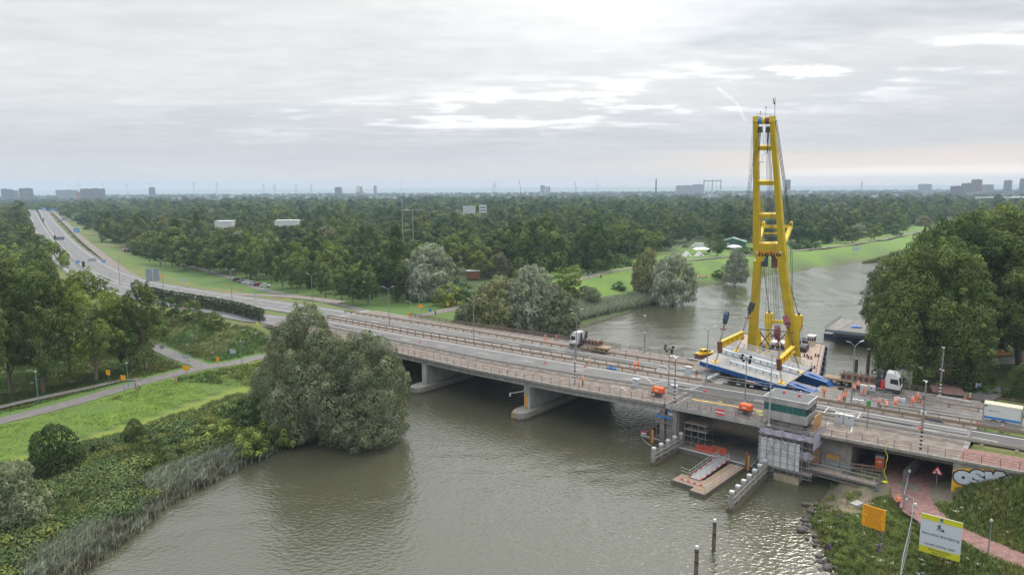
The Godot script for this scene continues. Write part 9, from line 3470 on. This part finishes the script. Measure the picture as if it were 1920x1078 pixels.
func make_plants() -> void:
	var r := RandomNumberGenerator.new()
	r.seed = 77
	var gm := mat("blades", Color(.5, .5, .5), .7)
	gm.albedo_color = Color(.5, .5, .5).linear_to_srgb()
	gm.vertex_color_use_as_albedo = true
	gm.backlight_enabled = true
	gm.backlight = Color(.5, .5, .5)
	var reed := tuft(1, 46, 1.55, .26, .06, .9, Color(.40, .50, .34), Color(.66, .74, .54), .42)
	var stalk := tuft(2, 22, 1.5, .22, .07, .7, Color(.26, .20, .14), Color(.36, .28, .19))
	var herb := leaf_cloud(301, [[Vector3(0, .35, 0), Vector3(.7, .5, .7)], [Vector3(.5, .3, .3), Vector3(.5, .4, .5)], [Vector3(-.4, .4, .4), Vector3(.5, .5, .5)]], 44.0, Vector2(.10, .16), Color(.13, .20, .065), Color(.32, .41, .15))
	var grass := tuft(4, 26, .45, .40, .035, .6, Color(.20, .36, .055), Color(.38, .50, .12))
	var turf := tuft(5, 16, .14, .5, .035, .6, Color(.17, .28, .035), Color(.25, .37, .05))
	var reeds := []
	var stalks := []
	var herbs := []
	var tall := []
	var short := []
	for i in 26000:
		var x := r.randf_range(-112, -30)
		var z := r.randf_range(-150, -58)
		var sd := -shore(Vector2(x, z)) * -1.0
		if sd < -1.2: continue
		var e := seg_dist(Vector2(x, z), ways[2][0])
		var side := river_side(x, z)
		if not side or e.x < 20.0:
			if e.x > 3.2 and e.x < 16.2 and side and short.size() < 9000:
				short.append([Transform3D(by(r.randf() * TAU) * scaled_by(ONE * r.randf_range(.8, 1.3)), Vector3(x, ground_at(x, z) - .02, z)), Color.WHITE * r.randf_range(.8, 1.15)])
			elif not side and e.x > 4.5 and x > -112:
				tall.append([Transform3D(by(r.randf() * TAU) * scaled_by(ONE * r.randf_range(.7, 1.2)), Vector3(x, ground_at(x, z) - .05, z)), Color.WHITE * r.randf_range(.6, .95)])
			continue
		var y := maxf(ground_at(x, z), -.2) - .05
		var b := by(r.randf() * TAU)
		if sd < 3.8 + 2.6 * sin(x * .23 + z * .31) and z > -109.0 + r.randf() * 3.0:
			if sd < 1.0 and r.randf() < .5: stalks.append([Transform3D(b * scaled_by(ONE * r.randf_range(.8, 1.2)), Vector3(x, y, z)), Color.WHITE * r.randf_range(.7, 1.1)])
			else: reeds.append([Transform3D(by(-.7 + r.randfn() * .6) * scaled_by(ONE * r.randf_range(.7, 1.2)), Vector3(x, y, z)), Color(1, 1, 1) * r.randf_range(.9, 1.3)])
		elif r.randf() < .62 + .3 * sin(x * .21 + 1.0) * sin(z * .17):
			tall.append([Transform3D(b * scaled_by(ONE * minf(1.0, .5 + (e.x - 20.0) * .05) * r.randf_range(1.3, 2.3)), Vector3(x, y, z)), Color(.9, .95, .85) * r.randf_range(.65, .95)])
		elif r.randf() < .6:
			var k := minf(1.0, .45 + (e.x - 20.0) * .06) * r.randf_range(.9, 2.2) * (1.0 + .5 * sin(x * .4) * cos(z * .33))
			herbs.append([Transform3D(b * scaled_by(Vector3(k, k * .9, k)), Vector3(x, y, z)), [Color(1, 1, 1), Color(.8, .9, 1.0), Color(1.35, 1.2, .9), Color(.7, .8, .8)][int(r.randf() * 4)] * r.randf_range(.8, 1.15)])
	for i in 9000:
		var t := r.randf()
		var p := Vector2(2, -194).lerp(Vector2(56, -258), t) if i < 5600 else Vector2(60, -264).lerp(Vector2(230, -405), t)
		p += Vector2(-.77, -.64) * (r.randf_range(-.5, 9.5) if i < 5600 else r.randf_range(-.5, 4.0))
		var sd := shore(p)
		if sd < -.6: continue
		var k := r.randf_range(.9, 1.5)
		if i < 5600 or absf(t - .63) < .1: reeds.append([Transform3D(by(r.randf() * TAU) * scaled_by(ONE * k), Vector3(p.x, maxf(0, ground_at(p.x, p.y) - .2), p.y)), Color(.95, 1, .9) * r.randf_range(.75, 1.05)])
		else: herbs.append([Transform3D(by(r.randf() * TAU) * scaled_by(ONE * k * 1.3), Vector3(p.x, ground_at(p.x, p.y) - .1, p.y)), Color(1.1, 1, .8) * r.randf_range(.8, 1.1)])
	var path_l := [Vector2(53.7, -92.5), Vector2(50.6, -85.9), Vector2(49.5, -81.4), Vector2(50.2, -77.6), Vector2(52.5, -74.4), Vector2(52.7, -72.6), Vector2(53.7, -70.1), Vector2(55.5, -68.2), Vector2(57.6, -65.2)]
	var path_r := [Vector2(57.7, -89.3), Vector2(55.9, -86.8), Vector2(54.7, -83.4), Vector2(54.1, -80.2), Vector2(54.5, -77.3), Vector2(55.5, -74.7), Vector2(57.4, -71.5), Vector2(58.2, -70.3), Vector2(60.9, -67.1)]
	var path_poly := PackedVector2Array(path_l)
	path_r.reverse()
	path_poly.append_array(PackedVector2Array(path_r))
	for g in Geometry2D.offset_polygon(path_poly, .25): path_poly = g
	var umbels := []
	var purple := []
	for i in 26000:
		var x := r.randf_range(34, 82)
		var z := r.randf_range(-97, -58)
		var q := Vector3(x, 0, z) - O
		var s := q.dot(D)
		var v := q.dot(N)
		if v > tv(ED, s) - .6 or (v > -3.0 and s < 43.0 and s > 28.5): continue
		if in_poly(x, z, path_poly): continue
		var sd := shore(Vector2(x, z))
		if sd < .2: continue
		if v > -10.0 and v < 2.5 and s > 25.0 and s < 34.0 and r.randf() < .9: continue
		var y := ground_at(x, z)
		if y > 7.1: continue
		var tr := Transform3D(by(r.randf() * TAU) * scaled_by(ONE * r.randf_range(.7, 1.3)), Vector3(x, y - .05, z))
		if s < 42.0 and r.randf() < .14: herbs.append([Transform3D(tr.basis.scaled(ONE * .6), tr.origin), [Color(1, 1.05, .9), Color(1.3, 1.25, .8)][i % 2] * r.randf_range(.8, 1.2)])
		else: tall.append([tr, Color(1.0 + .35 * maxf(0, sin(x * .9 + z * .5)), 1.0, .95) * r.randf_range(.75, 1.15)])
		if i % 110 == 0: umbels.append([Transform3D(by(r.randf() * TAU) * scaled_by(ONE * r.randf_range(.6, 1.1)), Vector3(x, y + .35, z)), Color.WHITE])
		if sd < 6.0 and i % 40 == 0 and sin(x * 1.1 + z * .7) > .5: purple.append([tr, Color.WHITE])
	for i in 9000:
		var x := r.randf_range(-118, -50)
		var z := r.randf_range(-205, -138)
		var e := seg_dist(Vector2(x, z), ways[0][0])
		if e.x < 18.5 or seg_dist(Vector2(x, z), ways[2][0]).x < 4.0 or seg_dist(Vector2(x, z), ways[3][0]).x < 3.0: continue
		if shore(Vector2(x, z)) < 4.0: continue
		var tr := Transform3D(by(r.randf() * TAU) * scaled_by(ONE * r.randf_range(.9, 1.7)), Vector3(x, ground_at(x, z) - .05, z))
		tall.append([tr, Color(1.0 + .3 * sin(x * .3), 1.0, .9) * r.randf_range(.6, .95)])
		if i % 70 == 0: umbels.append([Transform3D(tr.basis, tr.origin + Vector3(0, .5, 0)), Color.WHITE])
	scatter("reeds", "grey green reed belt leaning over the water along both banks", reed, gm, reeds)
	scatter("dry_reed_stalks", "brown dry reed stalks at the left water's edge", stalk, gm, stalks)
	scatter("undergrowth", "low green undergrowth of nettles and shrubs on the banks", herb, M.leaf, herbs)
	scatter("tall_grass", "tall rough grass on the banks and slopes", grass, gm, tall)
	scatter("mown_grass", "bright green mown grass of the left dike", turf, gm, short)
	var um := nb()
	um.col = Color(.95, .95, .88)
	for k in 7:
		var a := k * .9
		um.tube(Vector3(cos(a) * .15 * (k % 3), .25 + .03 * k, sin(a) * .15 * (k % 3)), Vector3(cos(a) * .15 * (k % 3), .28 + .03 * k, sin(a) * .15 * (k % 3)), .05, .06, 6)
	scatter("white_umbel_flowers", "white umbel flowers dotted in the rough grass", um.mesh(), gm, umbels)
	scatter("purple_loosestrife", "purple loosestrife spikes at the right water's edge", tuft(9, 12, 1.0, .12, .10, .3, Color(.25, .08, .40), Color(.42, .16, .60)), gm, purple)
	var so := thing("stone_edge", "dark loose stones along the right water's edge", "stones")
	for i in 90:
		var t := r.randf()
		var a := river[river.size() - 6 + int(t * 3.999)]
		var b := river[river.size() - 5 + int(t * 3.999)]
		var f := r.randf()
		var p := a.lerp(b, f) + Vector2(r.randf_range(-1.6, 1.2), r.randf_range(-.8, .8))
		var mb := nb()
		var sz := r.randf_range(.15, .62)
		mb.ball(Vector3(p.x, r.randf_range(-.1, .25), p.y), Vector3(sz * r.randf_range(.8, 1.3), sz * .5, sz * r.randf_range(.6, 1.2)), 5, 3)
		obj("stone", mb, M.stone, so)
	settle(so, Vector3(38, 0, -80))
	var dw := thing("drift_branch", "pale bare branch sticking out of the water at the right bank", "branch", Vector3(41.4, 0, -87.7))
	var db := nb()
	for k in 7: db.tube(Vector3(0, 0, 0) + Vector3(.1 * k, 0, 0), Vector3(-.7 + .28 * k, .25 + .3 * (k % 3), .5 - .22 * k), .035, .012, 4)
	obj("branch", db, M.soil, dw)
